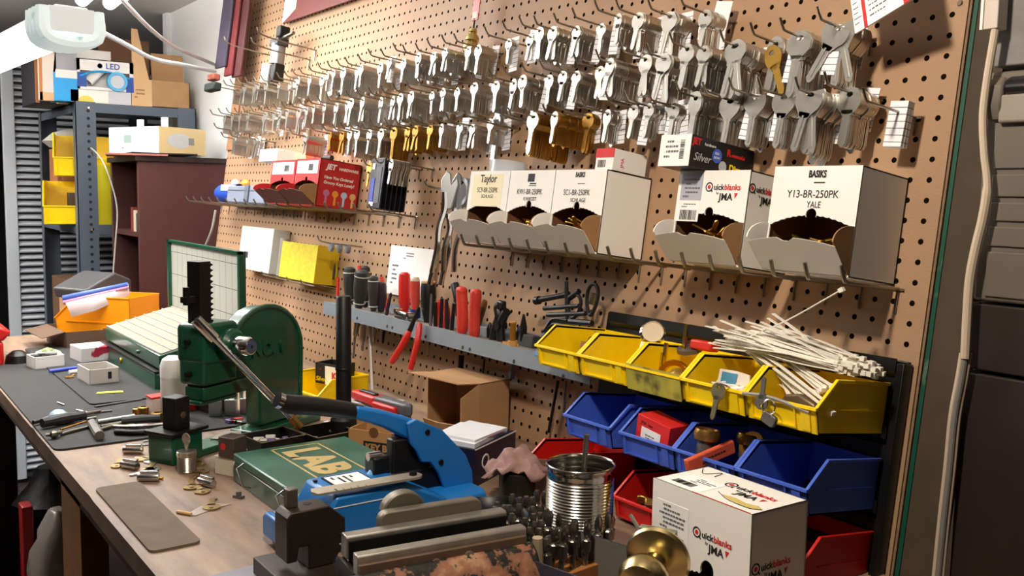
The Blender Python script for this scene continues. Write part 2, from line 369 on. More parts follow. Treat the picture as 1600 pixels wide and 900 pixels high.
rowname = ['top row', 'second row', 'third row']
# overrides: (row, n): (kind, scale, front distance, back distance, brass?, splay)
OV = {(1, 0): (4, 1.25, .072, .030, 0, 28), (1, 1): (3, 1.3, .075, .022, 0, 4), (1, 2): (1, 1.35, .062, .040, 0, 5), (1, 3): (3, 1.25, .085, .012, 0, -14), (1, 4): (2, 1.15, .095, .010, 0, 8),
      (1, 5): (2, 1.2, .078, .030, 0, 6), (1, 6): (3, 1.15, .078, .020, 0, 12), (1, 7): (0, 1.2, .062, .036, 0, -8), (1, 8): (1, 1.15, .085, .018, 0, 10),
      (2, 1): (0, 1.35, .062, .020, 0, 3), (2, 2): (4, 1.25, .085, .030, 0, 12), (2, 3): (4, 1.05, .060, .022, 0, 4), (2, 4): (4, 1.05, .060, .025, 0, 3), (2, 5): (4, 1.1, .058, .022, 0, 3), (2, 6): (1, 1.3, .074, .012, 0, 3),
      (2, 7): (0, 1.0, .060, .045, 0, 4), (2, 8): (2, 1.0, .062, .040, 0, 6), (2, 9): (0, 1.0, .055, .035, 0, 5), (2, 10): (1, 1.0, .060, .035, 0, 5), (2, 11): (3, 1.0, .055, .040, 1, 4), (2, 12): (1, 1.0, .090, .020, 1, 4), (2, 13): (3, 1.15, .098, .012, 1, 3), (2, 14): (2, 1.1, .060, .040, 0, 8),
      (0, 0): (0, 1.1, .060, .030, 0, 6), (0, 1): (3, 1.1, .068, .034, 0, 10), (0, 2): (0, 1.15, .066, .020, 0, 8)}
for ri, rows in enumerate((R0, R1, R2)):
    for n, (px, py) in enumerate(rows):
        X, _, Z = ab(px, py, HL); Z -= .0115
        M0 = MB(X, 0, Z)
        h = bpy.data.objects.new('peg_hook', HOOKDATA); COL.objects.link(h); h.matrix_world = M0
        where = f'the {ordn(n)} hook from the right, {rowname[ri]}'
        tag(h, f'steel peg hook, {ordn(n)} from the right in the {rowname[ri]} of key hooks', 'hook', 'key hooks on the pegboard')
        if (ri, n) == (2, 0): continue
        if ri == 2 and n in (14+1,): 
            pass
        kind, s, dF, dBk, br, sp = OV.get((ri, n), (random.choice((0, 0, 1, 2, 2, 0, 3)), random.choice((1., 1., 1.1, .9)), rnd(.050, .078), rnd(.008, .020), 0, rnd(-10, 12)))
        if ri == 2 and n in (19, 20, 21, 22, 27, 28): br = 1; kind = random.choice((0, 3))
        mt = BRASSD if br else NICKEL
        lab = ('brass' if br else 'silver') + f' key blanks stacked on {where}'
        cnt = max(2, int((dF-dBk)/.00235)); sparse = rnd(0, 1) < .16 and (ri, n) not in OV
        if sparse: cnt = random.randint(2, 5); dBk = dF - cnt*.0024
        tilt0 = rnd(-2, 2)
        for k in range(cnt):
            d = dF - k*(dF-dBk)/cnt
            tl = sp if k == 0 else tilt0 + rnd(-.9, .9) + (rnd(-6, 6) if rnd(0, 1) < .05 else 0)
            if k == 1 and abs(sp) > 7: tl = -sp*.7
            ks = s if rnd(0, 1) < .97 else s*1.1
            T = M0 @ Matrix.Translation((0, -d, -.0005)) @ Matrix.Rotation(math.radians(tl), 4, 'Y') @ Matrix.Rotation(math.radians(rnd(-.5, .5)), 4, 'X')
            near = (px > 1030 and k < 9) or k == 0
            if near and nkeys < 298:
                o = keyobj(kind, NICKEL if (ri, n, k) in ((2, 12, 0), (2, 13, 0)) else mt, ks); o.matrix_world = T; tag(o, lab, 'key', 'key blanks on the pegboard hooks'); nkeys += 1
            else:
                kb = keymesh(kind, ks); sb = stuffM[br]; sb.add([T @ v for v in kb.v], kb.f)
        # price card behind the stack
        if (ri, n) in OV or rnd(0, 1) < .85:
            w = .0125; hh = rnd(.055, .068)
            T = M0 @ Matrix.Translation((rnd(-.002, .002), -dBk+.002, rnd(.009, .016))) @ Matrix.Rotation(math.radians(rnd(-7, 7)), 4, 'Y')
            c = obj('price_card', B().box(-w, w, -.0005, .0005, -hh, 0), CARDM, mw=T)
            tag(c, f'white ruled card behind the keys on {where}', 'card', 'price cards on the key hooks')
        if (ri, n) in ((1, 0), (1, 1), (1, 6), (1, 8), (0, 1), (0, 3), (2, 7), (2, 8), (2, 3), (2, 4), (1, 10), (1, 12), (0, 4), (0, 5)):
            T = M0 @ Matrix.Translation((-.004, -dF+.0035, .003)) @ Matrix.Rotation(math.radians(rnd(4, 10)), 4, 'Y')
            c = obj('price_card', B().box(-.0105, .0105, -.0005, .0005, -.064, 0), CARDM, mw=T)
            tag(c, f'white ruled card among the front keys on {where}', 'card', 'price cards on the key hooks')
tag(obj('key_blanks', stuffM[0], NICKEL, ang=30), 'mass of silver key blanks filling the backs of the hooks on the pegboard', 'keys', kind='stuff')
tag(obj('key_blanks', stuffM[1], BRASSD, ang=30), 'mass of brass key blanks filling the backs of the hooks in the third row', 'keys', kind='stuff')
# thick stack of cards alone on the rightmost hook
X, _, Z = ab(1348, 137, HL); Z -= .0115
for k in range(5):
    T = MB(X, .040-.0028*k, Z+.013) @ Matrix.Rotation(math.radians(3+rnd(-.6, .6)), 4, 'Y')
    c = obj('price_card', B().box(-.012, .012, -.0013, .0013, -.056, 0), CARDM, mw=T)
    tag(c, 'thick white price card in the bundle on the rightmost hook with no keys', 'card', 'bundle of price cards')
# single brass key hung askew over the oval keys of the second row
X, _, Z = ab(1172.5, 35, HL)
T = MB(X+.0, .070, Z-.026) @ Matrix.Rotation(math.radians(-25), 4, 'Y')
o = obj('brass_key', keymesh(1, 1.35), BRASS, mw=T); tag(o, 'single brass key hanging askew below the oval silver keys in the second row', 'key')
# white tape flag on the rightmost stack of the top row
X, _, Z = ab(1062, -10, HL)
o = obj('paper_flag', B().box(-.016, .016, -.0006, .0006, -.065, .01), PAPER, mw=MB(X+.002, .028, Z+.004) @ Matrix.Rotation(math.radians(9), 4, 'Y'))
tag(o, 'blank white paper flag behind the rightmost keys of the top row', 'paper')
# printed card leaning at the top edge of the picture
a, b_ = abx(1338, 52, ab(1338, 52, .08)[0]), None
ca = ab(1335, 52, .085); cb = ab(1455, 14, .06)
ang = math.atan2(cb[2]-ca[2], cb[0]-ca[0])
Mc = MB(ca[0], .082, ca[2]) @ Matrix.Rotation(-ang, 4, 'Y') @ Matrix.Rotation(math.radians(-12), 4, 'Z')
Lc = math.hypot(cb[0]-ca[0], cb[2]-ca[2])*1.03
ic = thing('instruction_card', Mc, 'laminated white instruction card with red stripes tilted at the top edge of the pegboard', 'card')
obj('card', B().box(0, Lc, -.0012, .0012, 0, .17), mat('laminated_white', (.95, .94, .93), .25), ic)
obj('red_stripe', B().box(.016, .021, -.0018, -.0012, 0, .17), REDINK, ic); obj('red_stripe', B().box(Lc-.012, Lc, -.0018, -.0012, 0, .17), REDINK, ic)
ln = B()
for k in range(22):
    zz = .010+.0068*k; x = .026
    while x < Lc-.02:
        w = rnd(.002, .007); ln.box(x, min(x+w, Lc-.018), -.00135, -.0012, zz, zz+.0016+rnd(0, .0006)); x += w+.0014
        if rnd(0, 1) < .06: break
    ln.box(.002, .002+rnd(.006, .012), -.00135, -.0012, zz, zz+.0013)
obj('small_print', ln, GREYINK, ic)
# ---------------- boxes on the hook shelves ----------------
BOXW = mat('white_box_board', (.93, .915, .89), .62)
BOXG = mat('greyish_box_board', (.83, .81, .77), .7)
def barcode(parent, M, w, h, n=22, name='barcode'):
    b = B(); x = 0; st = random.Random(5)
    while x < w: t = st.choice((.0006, .001, .0016)); b.box(x, x+t, 0, h, 0, .0001); x += t+st.choice((.0006, .0011))
    return obj(name, b, INK, parent, mw=M)
def smallprint(parent, M, w, h, rows, name='small_print', m=None, seed=3):
    st = random.Random(seed); b = B(); dz = h/rows
    for r in range(rows):
        x = st.uniform(0, w*.2)
        while x < w*.9:
            t = st.uniform(.0015, .005); b.box(x, min(x+t, w), r*dz, r*dz+dz*.42, 0, .0001); x += t+.001
            if st.random() < .15: break
    return obj(name, b, m or GREYINK, parent, mw=M)
def disp_body(t, w, h, D, m, kraft=KRAFT, flap=True, fl=.038, wav=True, flapm=None):
    """corrugated key dispenser: local x 0..w, back at y=0, front at y=-D"""
    T = .0018
    bk = B(); bk.box(0, T, -D, 0, 0, h); bk.box(w-T, w, -D, 0, 0, h); bk.box(0, w, -T, 0, 0, h); bk.box(0, w, -D, 0, 0, T); bk.box(0, w, -D, 0, h-T, h)
    # front with the arched opening and the thumb notch
    n = 28; arc = []
    for k in range(n+1):
        x = T+(w-2*T)*k/n; u = (x/w-.5)*2; z = h*(.43 + .11*(1-u*u))
        if wav: z += .0006*(-1)**k
        if abs(x-w/2) > .0075: arc.append((x, z))
        elif k == n//2: arc += [(w/2-.0078*math.cos(a), h*.548+.0078*math.sin(a)) for a in [-.45+(PI+.9)*q/12 for q in range(13)]]
    bk.prism([(0, 0), (T*2, 0)] + [(T*2, arc[0][1])] + arc[1:-1] + [(w-T*2, arc[-1][1]), (w-2*T, 0), (w, 0), (w, h), (0, h)], -D-.0004, -D+T, 'xz')
    obj('box_body', bk, m, t)
    obj('kraft_lining', B().box(T, w-T, -T-.001, -T, T, h-T).box(T, T+.0004, -D+T, -T, T, h-T).box(w-T-.0004, w-T, -D+T, -T, T, h-T).box(T, w-T, -D+T, -T, T, T+.0004), mat('dark_kraft', (.42, .27, .15), .9), t)
    if flap:
        fh = h*.27; fb = B(); N = 16
        pts = [(.002, 0), (0, .35)] + [(w*(k/N), 1-.18*abs(k/N-.5)**2*4 - (.10 if k in (7, 8) else 0)) for k in range(N+1)] + [(w, .35), (w-.002, 0)]
        def P(x, u, o): return (x, -D-.002-fl*u - o*.6, .002+fh*u*1.05 + o*-.3)
        vs = [P(x, u, 0) for x, u in pts]+[P(x, u, T) for x, u in pts]; q = len(pts)
        fb.add(vs, [tuple(range(q)), tuple(range(2*q-1, q-1, -1))]+[(i, i+q, (i+1) % q+q, (i+1) % q) for i in range(q)])
        obj('front_flap', fb, flapm or BOXG, t)
        for x, mm in ((0, m), (w-T, kraft)):
            g = [(-D, .002)]+[(-D-.001-(fl)*math.sin(a), .002+h*.44-(h*.44-fh*1.0)*(1-math.cos(a))) for a in [PI/2*k/8 for k in range(9)]]
            obj('flap_gusset', B().prism(g, x, x+T, 'yz'), kraft if x else m, t)
def quick_logo(t, M, s, by=True):
    """the ring logo, the two tone word and the three letters under it"""
    ring = B()
    for r0, r1 in ((.62, .46),):
        n = 24; vs = [((r*math.cos(2*PI*k/n)-.30)*s, (r*math.sin(2*PI*k/n)+.36)*s, 0) for r in (r0, r1) for k in range(n)]
        ring.add(vs, [(k, (k+1) % n, n+(k+1) % n, n+k) for k in range(n)])
    ring.add([(-.05*s, .0*s, 0), (.24*s, -.32*s, 0), (.38*s, -.22*s, 0), (.10*s, .12*s, 0)], [(0, 1, 2, 3)])
    obj('logo_ring', ring, INK, t, mw=M)
    obj('logo_dot', B().add([((.26*math.cos(2*PI*k/14)-.30)*s, (.26*math.sin(2*PI*k/14)+.36)*s, 0) for k in range(14)], [tuple(range(14))]), REDINK, t, mw=M)
    text('uick', s*1.05, INK, t, M @ at(.46*s, 0, 0), bold=s*.02); text('blanks', s*1.05, REDINK, t, M @ at(2.22*s, 0, 0), bold=s*.02)
    text('by', s*.45, INK, t, M @ at(1.0*s, -.55*s, 0)); text('JMA', s*1.25, INK, t, M @ at(1.55*s, -1.3*s, 0), bold=s*.03, space=1.02)
    obj('logo_tick', B().add([(3.95*s, -.4*s, 0), (4.5*s, -.4*s, 0), (4.1*s, -1.1*s, 0)], [(0, 1, 2)]), REDINK, t, mw=M)
def keyheap(x0, x1, y0, y1, z, n, mt, label, M, cat='key', name='key_blank', k0=0, group=None):
    for k in range(n):
        T = M @ Matrix.Translation((rnd(x0, x1), rnd(y0, y1), z+.0024*k*.5+rnd(0, .003))) @ Matrix.Rotation(rnd(0, 6.28), 4, 'Z') @ Matrix.Rotation(math.radians(90+rnd(-22, 22)), 4, 'X') @ Matrix.Rotation(math.radians(rnd(-15, 15)), 4, 'Y')
        o = keyobj(random.choice((0, 1, 2)), mt, .8); o.matrix_world = T; tag(o, label, cat, group or label)
SZ = -.336
DW = .1285; DH = .134; DD = .098
def dispenser(x0, label, **k):
    t = thing('key_dispenser_box', MB(x0, 0.002, SZ), label, 'box', 'key dispenser boxes on the hook shelf'); disp_body(t, DW-.001, k.pop('h', DH), DD, BOXW, **k); return t
yf = -DD-.0007
t = dispenser(-.8625, 'white dispenser box with a yellowed label, leftmost of three touching boxes on the hook shelf')
obj('yellowed_label', B().box(.012, .108, yf, yf+.0002, .068, .128), mat('yellowed_paper', (.93, .88, .74), .7), t)
text('Taylor', .020, INK, t, at(.062, yf-.0002, .113, FR), align='CENTER', bold=.0004)
text('SC9-BR-250PK', .0135, INK, t, at(.062, yf-.0002, .094, FR), align='CENTER', sx=.8); text('SCHLAGE', .009, INK, t, at(.064, yf-.0002, .084, FR), align='CENTER')
t = dispenser(-.7335, 'white dispenser box with brass blanks, middle of three touching boxes on the hook shelf')
obj('sticker', B().box(.053, .072, yf, yf+.0002, .114, .128), INK, t)
text('KW1-BR-250PK', .0135, INK, t, at(.062, yf-.0002, .092, FR), align='CENTER', sx=.8); text('KWIKSET', .009, INK, t, at(.066, yf-.0002, .081, FR), align='CENTER')
obj('key_drawing', B().box(.058, .078, yf, yf+.0002, .1065, .1078).box(.060, .078, yf, yf+.0002, .1095, .112), INK, t)
t = dispenser(-.6045, 'white dispenser box with brass blanks, rightmost of three touching boxes on the hook shelf')
text('BASIKS', .011, INK, t, at(.064, yf-.0002, .122, FR), align='CENTER', sx=.7, bold=.0004)
text('SC1-BR-250PK', .0135, INK, t, at(.060, yf-.0002, .092, FR), align='CENTER', sx=.8); text('SCHLAGE', .009, INK, t, at(.066, yf-.0002, .081, FR), align='CENTER')
obj('key_drawing', B().box(.060, .078, yf, yf+.0002, .1105, .1117), INK, t)
tj = dispenser(-.320, 'white dispenser box with a ring logo and red lettering, under the long black box', h=.130)
obj('grey_label', B().box(.006, .046, yf, yf+.0002, .088, .126), mat('grey_label_paper', (.66, .66, .70), .7), tj)
obj('small_label', B().box(.008, .045, yf, yf+.0002, .058, .087), WHITE, tj); barcode(tj, at(.010, yf-.0002, .060, FR), .030, .014)
smallprint(tj, at(.010, yf-.0002, .078, FR), .03, .007, 2); smallprint(tj, at(.010, yf-.0002, .092, FR), .032, .030, 5)
quick_logo(tj, at(.062, yf-.0002, .103, FR), .0108)
quick_logo(tj, at(DW-.0005, -.088, .103, RT), .0108)
ty = dispenser(-.1535, 'large white dispenser box, the rightmost one on the hook shelf, with an empty thumb notch')
text('BASIKS', .012, INK, ty, at(.066, yf-.0002, .120, FR), align='CENTER', sx=.7, bold=.0005)
text('Y13-BR-250PK', .0135, INK, ty, at(.062, yf-.0002, .0945, FR), align='CENTER', sx=.92); text('YALE', .0115, INK, ty, at(.066, yf-.0002, .082, FR), align='CENTER', sx=.8)
obj('key_drawing', B().box(.062, .078, yf, yf+.0002, .1125, .114), INK, ty)
for x0, n, nm in ((-.7335, 22, 'middle box'), (-.6045, 22, 'third box'), (-.320, 12, 'box with the ring logo'), (-.1535, 20, 'rightmost box')):
    for k in range(n):
        T = MB(x0, 0, SZ) @ Matrix.Translation((rnd(.045, .082), -rnd(.055, .085), .036+rnd(-.004, .008))) @ Matrix.Rotation(rnd(0, 6.28), 4, 'Z') @ Matrix.Rotation(math.radians(90+rnd(-30, 30)), 4, 'X')
        o = keyobj(random.choice((0, 1)), BRASS, .8); o.matrix_world = T; tag(o, f'loose brass key blank in the tray of the {nm}', 'key', f'brass blanks in the {nm}')
# hooks carrying the shelf
sh = obj('shelf_hook', hookmesh(.125, .0027, .016, .03), STEEL); SHD = sh.data; bpy.data.objects.remove(sh, do_unlink=True)
for k in range(17):
    h = bpy.data.objects.new('peg_hook', SHD); COL.objects.link(h); h.matrix_world = MB(-.020-.0508*k, 0, SZ-.0042)
    tag(h, f'straight steel hook holding up the white key boxes, the {ordn(k)} from the right', 'hook', 'hooks under the white key boxes')
# black long box on the ring logo box
bt = thing('key_box', MB(-.330, .004, SZ+.1305), 'long black key box with a white end, lying on the ring logo box', 'box')
bw_, bh_, bD = .058, .044, .132
obj('box_body', B().box(0, bw_, -bD, 0, 0, bh_), mat('glossy_black_card', (.09, .09, .10), .35), bt, bev=.0006)
obj('white_end', B().box(.0, bw_, -bD-.0008, -bD, 0, bh_), WHITE, bt); barcode(bt, at(.047, -bD-.001, .010, FR @ Matrix.Rotation(PI/2, 4, 'Z')), .026, .008)
smallprint(bt, at(.008, -bD-.001, .012, FR), .03, .028, 4)
X = bw_+.0002
text('JET', .012, REDINK, bt, at(X, -bD+.003, .032, RT), bold=.0006); text('hardware', .006, WHITE, bt, at(X, -bD+.027, .033, RT))
text('Silver', .016, mat('silver_ink', (.75, .75, .77), .5), bt, at(X, -bD+.007, .010, RT), shear=.3); text('Dimo+', .014, YELP, bt, at(X, -.050, .006, RT), bold=.0005)
text('R', .013, REDINK, bt, at(X, -.058, .027, RT), bold=.0006); text('omanesLu', .007, REDINK, bt, at(X, -.048, .027, RT), bold=.0004)
obj('blue_roundel', B().lathe([(0, 0), (.010, 0), (.010, .0002)], 20, c=(X, -bD+.054, .023), axis='x'), BLUEP, bt)
text('USA', .005, WHITE, bt, at(X+.0004, -bD+.049, .0245, RT)); text('BOW', .005, WHITE, bt, at(X+.0004, -bD+.048, .0185, RT))
obj('pale_roundel', B().lathe([(0, 0), (.008, 0), (.008, .0002)], 20, c=(X, -bD+.068, .010), axis='x'), mat('silver_ink', (.7, .7, .7)), bt)
# small red and white box
rt = thing('key_box', MB(ab(931, 262, .09)[0], .020, SZ+DH+.0005), 'small white key box with a red top edge, on the rightmost of three touching boxes', 'box')
w_ = .042
obj('box_body', B().box(0, w_, -.072, 0, 0, .034), WHITE, rt, bev=.0006); obj('red_band', B().box(-.0003, w_+.0003, -.0726, -.0718, .020, .0345), REDINK, rt)
barcode(rt, at(.006, -.0722, .004, FR), .018, .012); text('JMA', .009, REDINK, rt, at(w_+.0003, -.05, .006, RT @ Matrix.Rotation(PI/2, 4, 'Z')))
# plastic ring on the left boxes
pr_ = ab(785, 250, .06)
tag(obj('plastic_ring', B(MB(pr_[0], .045, SZ+DH)).lathe([(.036, 0), (.036, .026), (.034, .026), (.034, .001), (.036, 0)], 32), mat('clear_grey_plastic', (.80, .82, .85), .15, alpha=.55)), 'clear grey plastic ring standing on the leftmost of the three touching boxes', 'ring')
tag(obj('cable_loop', B(MB(-.70, .045, SZ+DH)).tube(bez([(-.03, -.01, .003), (0, .012, .006), (.05, .004, .004), (.07, -.02, .003), (.03, -.01, .005)], 8), .0022, 6), BLACKP), 'thin black cable loop lying on top of the middle white box', 'cable')
# combination wrench hanging on a long hook
hx = ab(765, 205, .02)
wr = thing('wrench', MB(ab(778, 190, .035)[0], .035, ab(778, 190, .035)[2]), 'grey combination wrench hanging above the leftmost white box', 'wrench')
wb = B(); n = 22
vs = [(r*math.cos(2*PI*k/n), y, r*math.sin(2*PI*k/n)) for y in (-.004, .004) for r in (.0135, .008) for k in range(n)]
wb.add(vs, [f for k in range(n) for j in [(k+1) % n] for f in ((k, j, n+j, n+k), (2*n+k, 3*n+k, 3*n+j, 2*n+j), (k, 2*n+k, 2*n+j, j), (n+k, n+j, 3*n+j, 3*n+k))])
wb.prism([(-.008, -.010), (-.0065, -.085), (.0065, -.085), (.008, -.010)], -.003, .003, 'xz')
wb.prism([(-.016, .030), (-.008, .010), (-.011, .004), (.011, .004), (.008, .012), (.014, .030), (.008, .030), (.002, .016), (-.004, .016), (-.010, .030)], -.003, .003, 'xz')
obj('wrench_body', wb, mat('forged_grey', (.60, .61, .62), .35, .8), wr)
for (px, py), l in (((727, 172), 'long bare peg hook just left of the grey wrench'), ((781, 170), 'bare peg hook holding the grey wrench')):
    X, _, Z = ab(px, py, .13)
    tag(obj('peg_hook', B(MB(X, 0, Z-.012)).tube(bez([(0, .002, 0), (0, -.06, -.001), (0, -.12, .002), (0, -.13, .012)], 4), .0019, 7), STEEL), l, 'hook')
# ---------------- left hook shelf with the red boxes ----------------
JZ = -.287
jx = [ab(300+18.5*k, 298+2.1*k, .12)[0] for k in range(16)]
lh = obj('shelf_hook', hookmesh(.125, .0024, .012, .028), STEEL); LHD = lh.data; bpy.data.objects.remove(lh, do_unlink=True)
for k in range(18):
    h = bpy.data.objects.new('peg_hook', LHD); COL.objects.link(h); h.matrix_world = MB(-1.215-.0762*k, 0, JZ)
    tag(h, f'steel hook under the red boxes and grey case, {ordn(k)} from the right', 'hook', 'hooks under the red key boxes')
REDB = mat('red_box_board', (.72, .11, .12), .5)
def jet(px, D, h, w, label, big):
    X = ab(px, 320, .105)[0]; t = thing('key_dispenser_box', MB(X, .004, JZ+.003), label, 'box', 'red key boxes on the left hook shelf'); disp_body(t, w, h, D, REDB, flapm=mat('dark_red_card', (.32, .12, .11), .6), fl=.045, wav=False)
    obj('white_label', B().box(.008, w-.01, -D-.0009, -D-.0005, h*.68, h*.95), WHITE, t); barcode(t, at(w*.55, -D-.0011, h*.74, FR), w*.2, h*.14)
    smallprint(t, at(.012, -D-.0011, h*.75, FR), .02, .012, 2)
    if big:
        x = w+.0003
        text('JET', .018, WHITE, t, at(x, -D+.018, h*.80, RT), bold=.0008, shear=.2); text('HARDWARE', .0095, WHITE, t, at(x, -D+.052, h*.81, RT), bold=.0003)
        text('Have You Ordered', .0105, WHITE, t, at(x, -D+.014, h*.60, RT), bold=.0003, shear=.15, sx=.95); text('Groovy Keys Lately?', .0105, WHITE, t, at(x, -D+.014, h*.49, RT), bold=.0003, shear=.15, sx=.95)
        for k, c in enumerate(((.75, .45, .65), (.90, .60, .15), (.70, .80, .92), (.88, .72, .45))):
            obj('key_picture', B().lathe([(0, 0), (.0085, 0), (.0085, .0002)], 14, c=(x, -D+.025+.024*k, h*.30), axis='x').box(x, x+.0002, -D+.022+.024*k, -D+.028+.024*k, h*.06, h*.25), mat('key_picture%d' % k, c, .6), t)
    return t
xb = ab(499, 320, .105)[0]
jw = .085
jet(462, .112, .118, xb-ab(462, 320, .105)[0], 'red key box with white lettering on its side, right one on the left hook shelf', True)
jet(424, .112, .116, ab(461, 320, .105)[0]-ab(424, 320, .105)[0], 'red key box with an open flap, left of the lettered red box', False)
ww = ab(413, 250, .07); wt = thing('carton', MB(ww[0], .001, JZ+.125), 'plain white carton lying on the two red key boxes', 'box')
obj('box_body', B().box(0, .13, -.085, -.008, 0, .035), WHITE, wt, bev=.0008); obj('kraft_side', B().box(.1301, .20, -.03, -.006, 0, .03), mat('tan_card', (.90, .72, .50), .8), wt)
sd = thing('screwdriver', MB(ab(500, 248, .07)[0], .07, JZ+.122) @ Matrix.Rotation(PI/2, 4, 'Z'), 'small screwdriver with a black handle lying on the lettered red box', 'screwdriver')
obj('handle', B().cyl((0, -.03, .007), (0, -.07, .008), .008, .006), DARKG, sd); obj('shaft', B().cyl((0, .03, .004), (0, -.03, .006), .003), REDG, sd)
# grey case with a blue cap
gx0, gx1 = ab(352, 305, .10)[0], ab(424, 312, .10)[0]
gc = thing('tool_case', MB(gx0, .01, JZ+.003), 'long grey plastic case with a rounded blue end on the left hook shelf', 'case')
obj('case_body', B().box(0, gx1-gx0-.005, -.085, 0, 0, .050), mat('grey_blue_plastic', (.48, .51, .58), .45), gc, bev=.003)
obj('seam', B().box(-.0005, gx1-gx0-.004, -.0865, .0005, .036, .0385), mat('seam_grey', (.35, .37, .42), .5), gc)
obj('latch', B().box((gx1-gx0)*.42, (gx1-gx0)*.50, -.090, -.085, .004, .052), mat('seam_grey', (.3, .3, .3)), gc, bev=.001)
obj('blue_end', B().lathe([(0, -.19), (.012, -.187), (.022, -.175), (.028, -.15), (.030, -.10), (.030, 0)], 22, c=(0, -.045, .031), axis='x'), mat('bright_blue', (.10, .30, .72), .4), gc)
obj('white_patch', B().box(-.085, .002, -.0775, -.062, .036, .0545), WHITE, gc)
for i, px in enumerate((365, 381)):
    X, _, Z = ab(px, 270, .06)
    tag(obj('light_bulb', B(MB(X, .05, JZ+.068)).lathe([(0, -.018), (.009, -.014), (.013, 0), (.010, .010), (.005, .018), (0, .02)], 16, axis='x'), mat('amber_glass%d' % i, ((.90, .85, .75), (.90, .60, .15))[i], .2)), ('pale', 'amber')[i]+' round bulb resting on the grey case', 'bulb')
# ---------------- hook pack: black blister card, keys ----------------
bp = thing('blister_pack', MB(ab(582, 270, .10)[0], .0, ab(590, 252, .07)[2]), 'dark blister pack with a blue picture hanging right of the red boxes', 'package')
for k in range(6):
    obj('card', B().box(0, .060, -.104+.012*k, -.100+.012*k, -.112, 0), mat('dark_blister', (.10, .10, .14), .25), bp, bev=.001)
obj('blue_picture', B().box(.006, .024, -.1050, -.1042, -.10, -.045), mat('blue_picture', (.15, .22, .62), .4), bp)
obj('pale_picture', B().box(.028, .052, -.1050, -.1042, -.10, -.02), mat('dark_blister_grey', (.26, .27, .32), .4), bp)
obj('white_marks', B().box(.010, .03, -.1055, -.1050, -.107, -.098).box(.008, .02, -.1055, -.1050, -.025, -.012), WHITE, bp)
for (px, py), lab in (((567, 247), 'hook right of the lettered red box with two brass keys'), ((585, 243), 'hook through the dark blister pack'), ((604, 242), 'hook carrying a few silver keys right of the blister pack')):
    X, _, Z = ab(px, py, HL); o = bpy.data.objects.new('peg_hook', HOOKDATA); COL.objects.link(o); o.matrix_world = MB(X, 0, Z-.0115); tag(o, 'steel peg '+lab, 'hook')
    if px == 585: continue
    for k in range(2 if px == 567 else 13):
        q = keyobj(0 if px == 567 else 1, BRASS if px == 567 else NICKEL, 1.); q.matrix_world = MB(X, .105-.0035*k if px != 567 else .10-.03*k, Z-.012-(.0 if k else .0)) @ Matrix.Rotation(math.radians(rnd(-8, 8)), 4, 'Y')
        tag(q, 'brass key hanging beside the lettered red box' if px == 567 else 'silver key hanging right of the dark blister pack', 'key', 'keys by the blister pack' if px != 567 else 'brass keys by the red box')
# ---------------- small lower shelf: white boxed card and yellow box ----------------
X0, _, Z0 = ab(437, 432, .06); X1 = ab(492, 443, .06)[0]
yb = thing('box', MB(X0, .002, Z0), 'worn yellow cardboard box on a small wire shelf below the red boxes', 'box')
obj('box_body', B().box(0, X1-X0, -.062, 0, 0, .098), mat('worn_yellow', (.80, .74, .16), .6, noise=.15, nscale=90), yb, bev=.001)
obj('yellow_side', B().box(X1-X0, X1-X0+.0004, -.062, 0, 0, .098), mat('deep_yellow', (.85, .72, .05), .6), yb)
ws = thing('wire_shelf', MB(X0, 0, Z0-.003), 'small wire shelf under the yellow box', 'shelf')
for k in range(4): obj('wire', B().tube([(-.09+.09*k, 0, 0), (-.09+.09*k, -.075, 0), (-.09+.09*k, -.078, .008)], .0018, 6), STEEL, ws)
obj('front_rail', B().tube([(-.10, -.070, -.002), (X1-X0+.02, -.070, -.002)], .0018, 6), STEEL, ws); obj('rear_rail', B().tube([(-.10, -.002, -.002), (X1-X0+.02, -.002, -.002)], .0018, 6), STEEL, ws)
X2 = ab(374, 400, .05)[0]; wz = ab(374, 352, .05)[2]
wb_ = thing('box', MB(X2, .002, Z0), 'tall white box with a small printed label, left of the yellow box', 'box')
obj('box_body', B().box(0, ab(424, 400, .05)[0]-X2, -.05, 0, 0, wz-Z0), mat('offwhite_card', (.74, .75, .72), .6), wb_, bev=.0008)
obj('printed_label', B().box(.04, .09, -.0505, -.05, .03, .06), mat('grey_label_paper', (.6, .6, .62)), wb_); barcode(wb_, at(.045, -.0507, .034, FR), .03, .018)
tag(obj('plastic_tube', B(MB((X0+ab(424, 400, .05)[0])/2, .035, Z0)).cyl((0, 0, 0), (0, 0, .105), .014), mat('cloudy_plastic', (.55, .53, .50), .4)), 'cloudy grey plastic tube between the white box and the yellow box', 'tube')
# hook with metal bits right of it
X, _, Z = ab(497, 370, HL)
hk = tag(obj('peg_hook', B().tube(bez([(0, .002, 0), (0, -.06, -.001), (0, -.11, .0), (0, -.12, .01)], 4), .0019, 7), STEEL, mw=MB(X, 0, Z-.01)), 'thin peg hook with small grey parts, above the screwdriver handles', 'hook')
for k, px in enumerate((500, 512, 519)):
    q = ab(px, 382+4*k, .09-.02*k); obj('hung_washer', B(MB(X, 0, Z-.01).inverted() if False else Matrix()).cyl((0, -.035-.022*k, -.010), (0, -.042-.022*k, -.010), .012, .011), mat('forged_grey', (.6, .6, .6)), hk)
q = ab(522, 425, .03); tag(obj('arrowhead', B(MB(q[0], .03, q[2])).prism([(-.006, .0), (0, .022), (.006, .0), (.004, -.02), (-.004, -.02)], -.001, .001, 'xz'), BLACKM), 'small dark blade shaped part hanging on the board left of the grips', 'part')
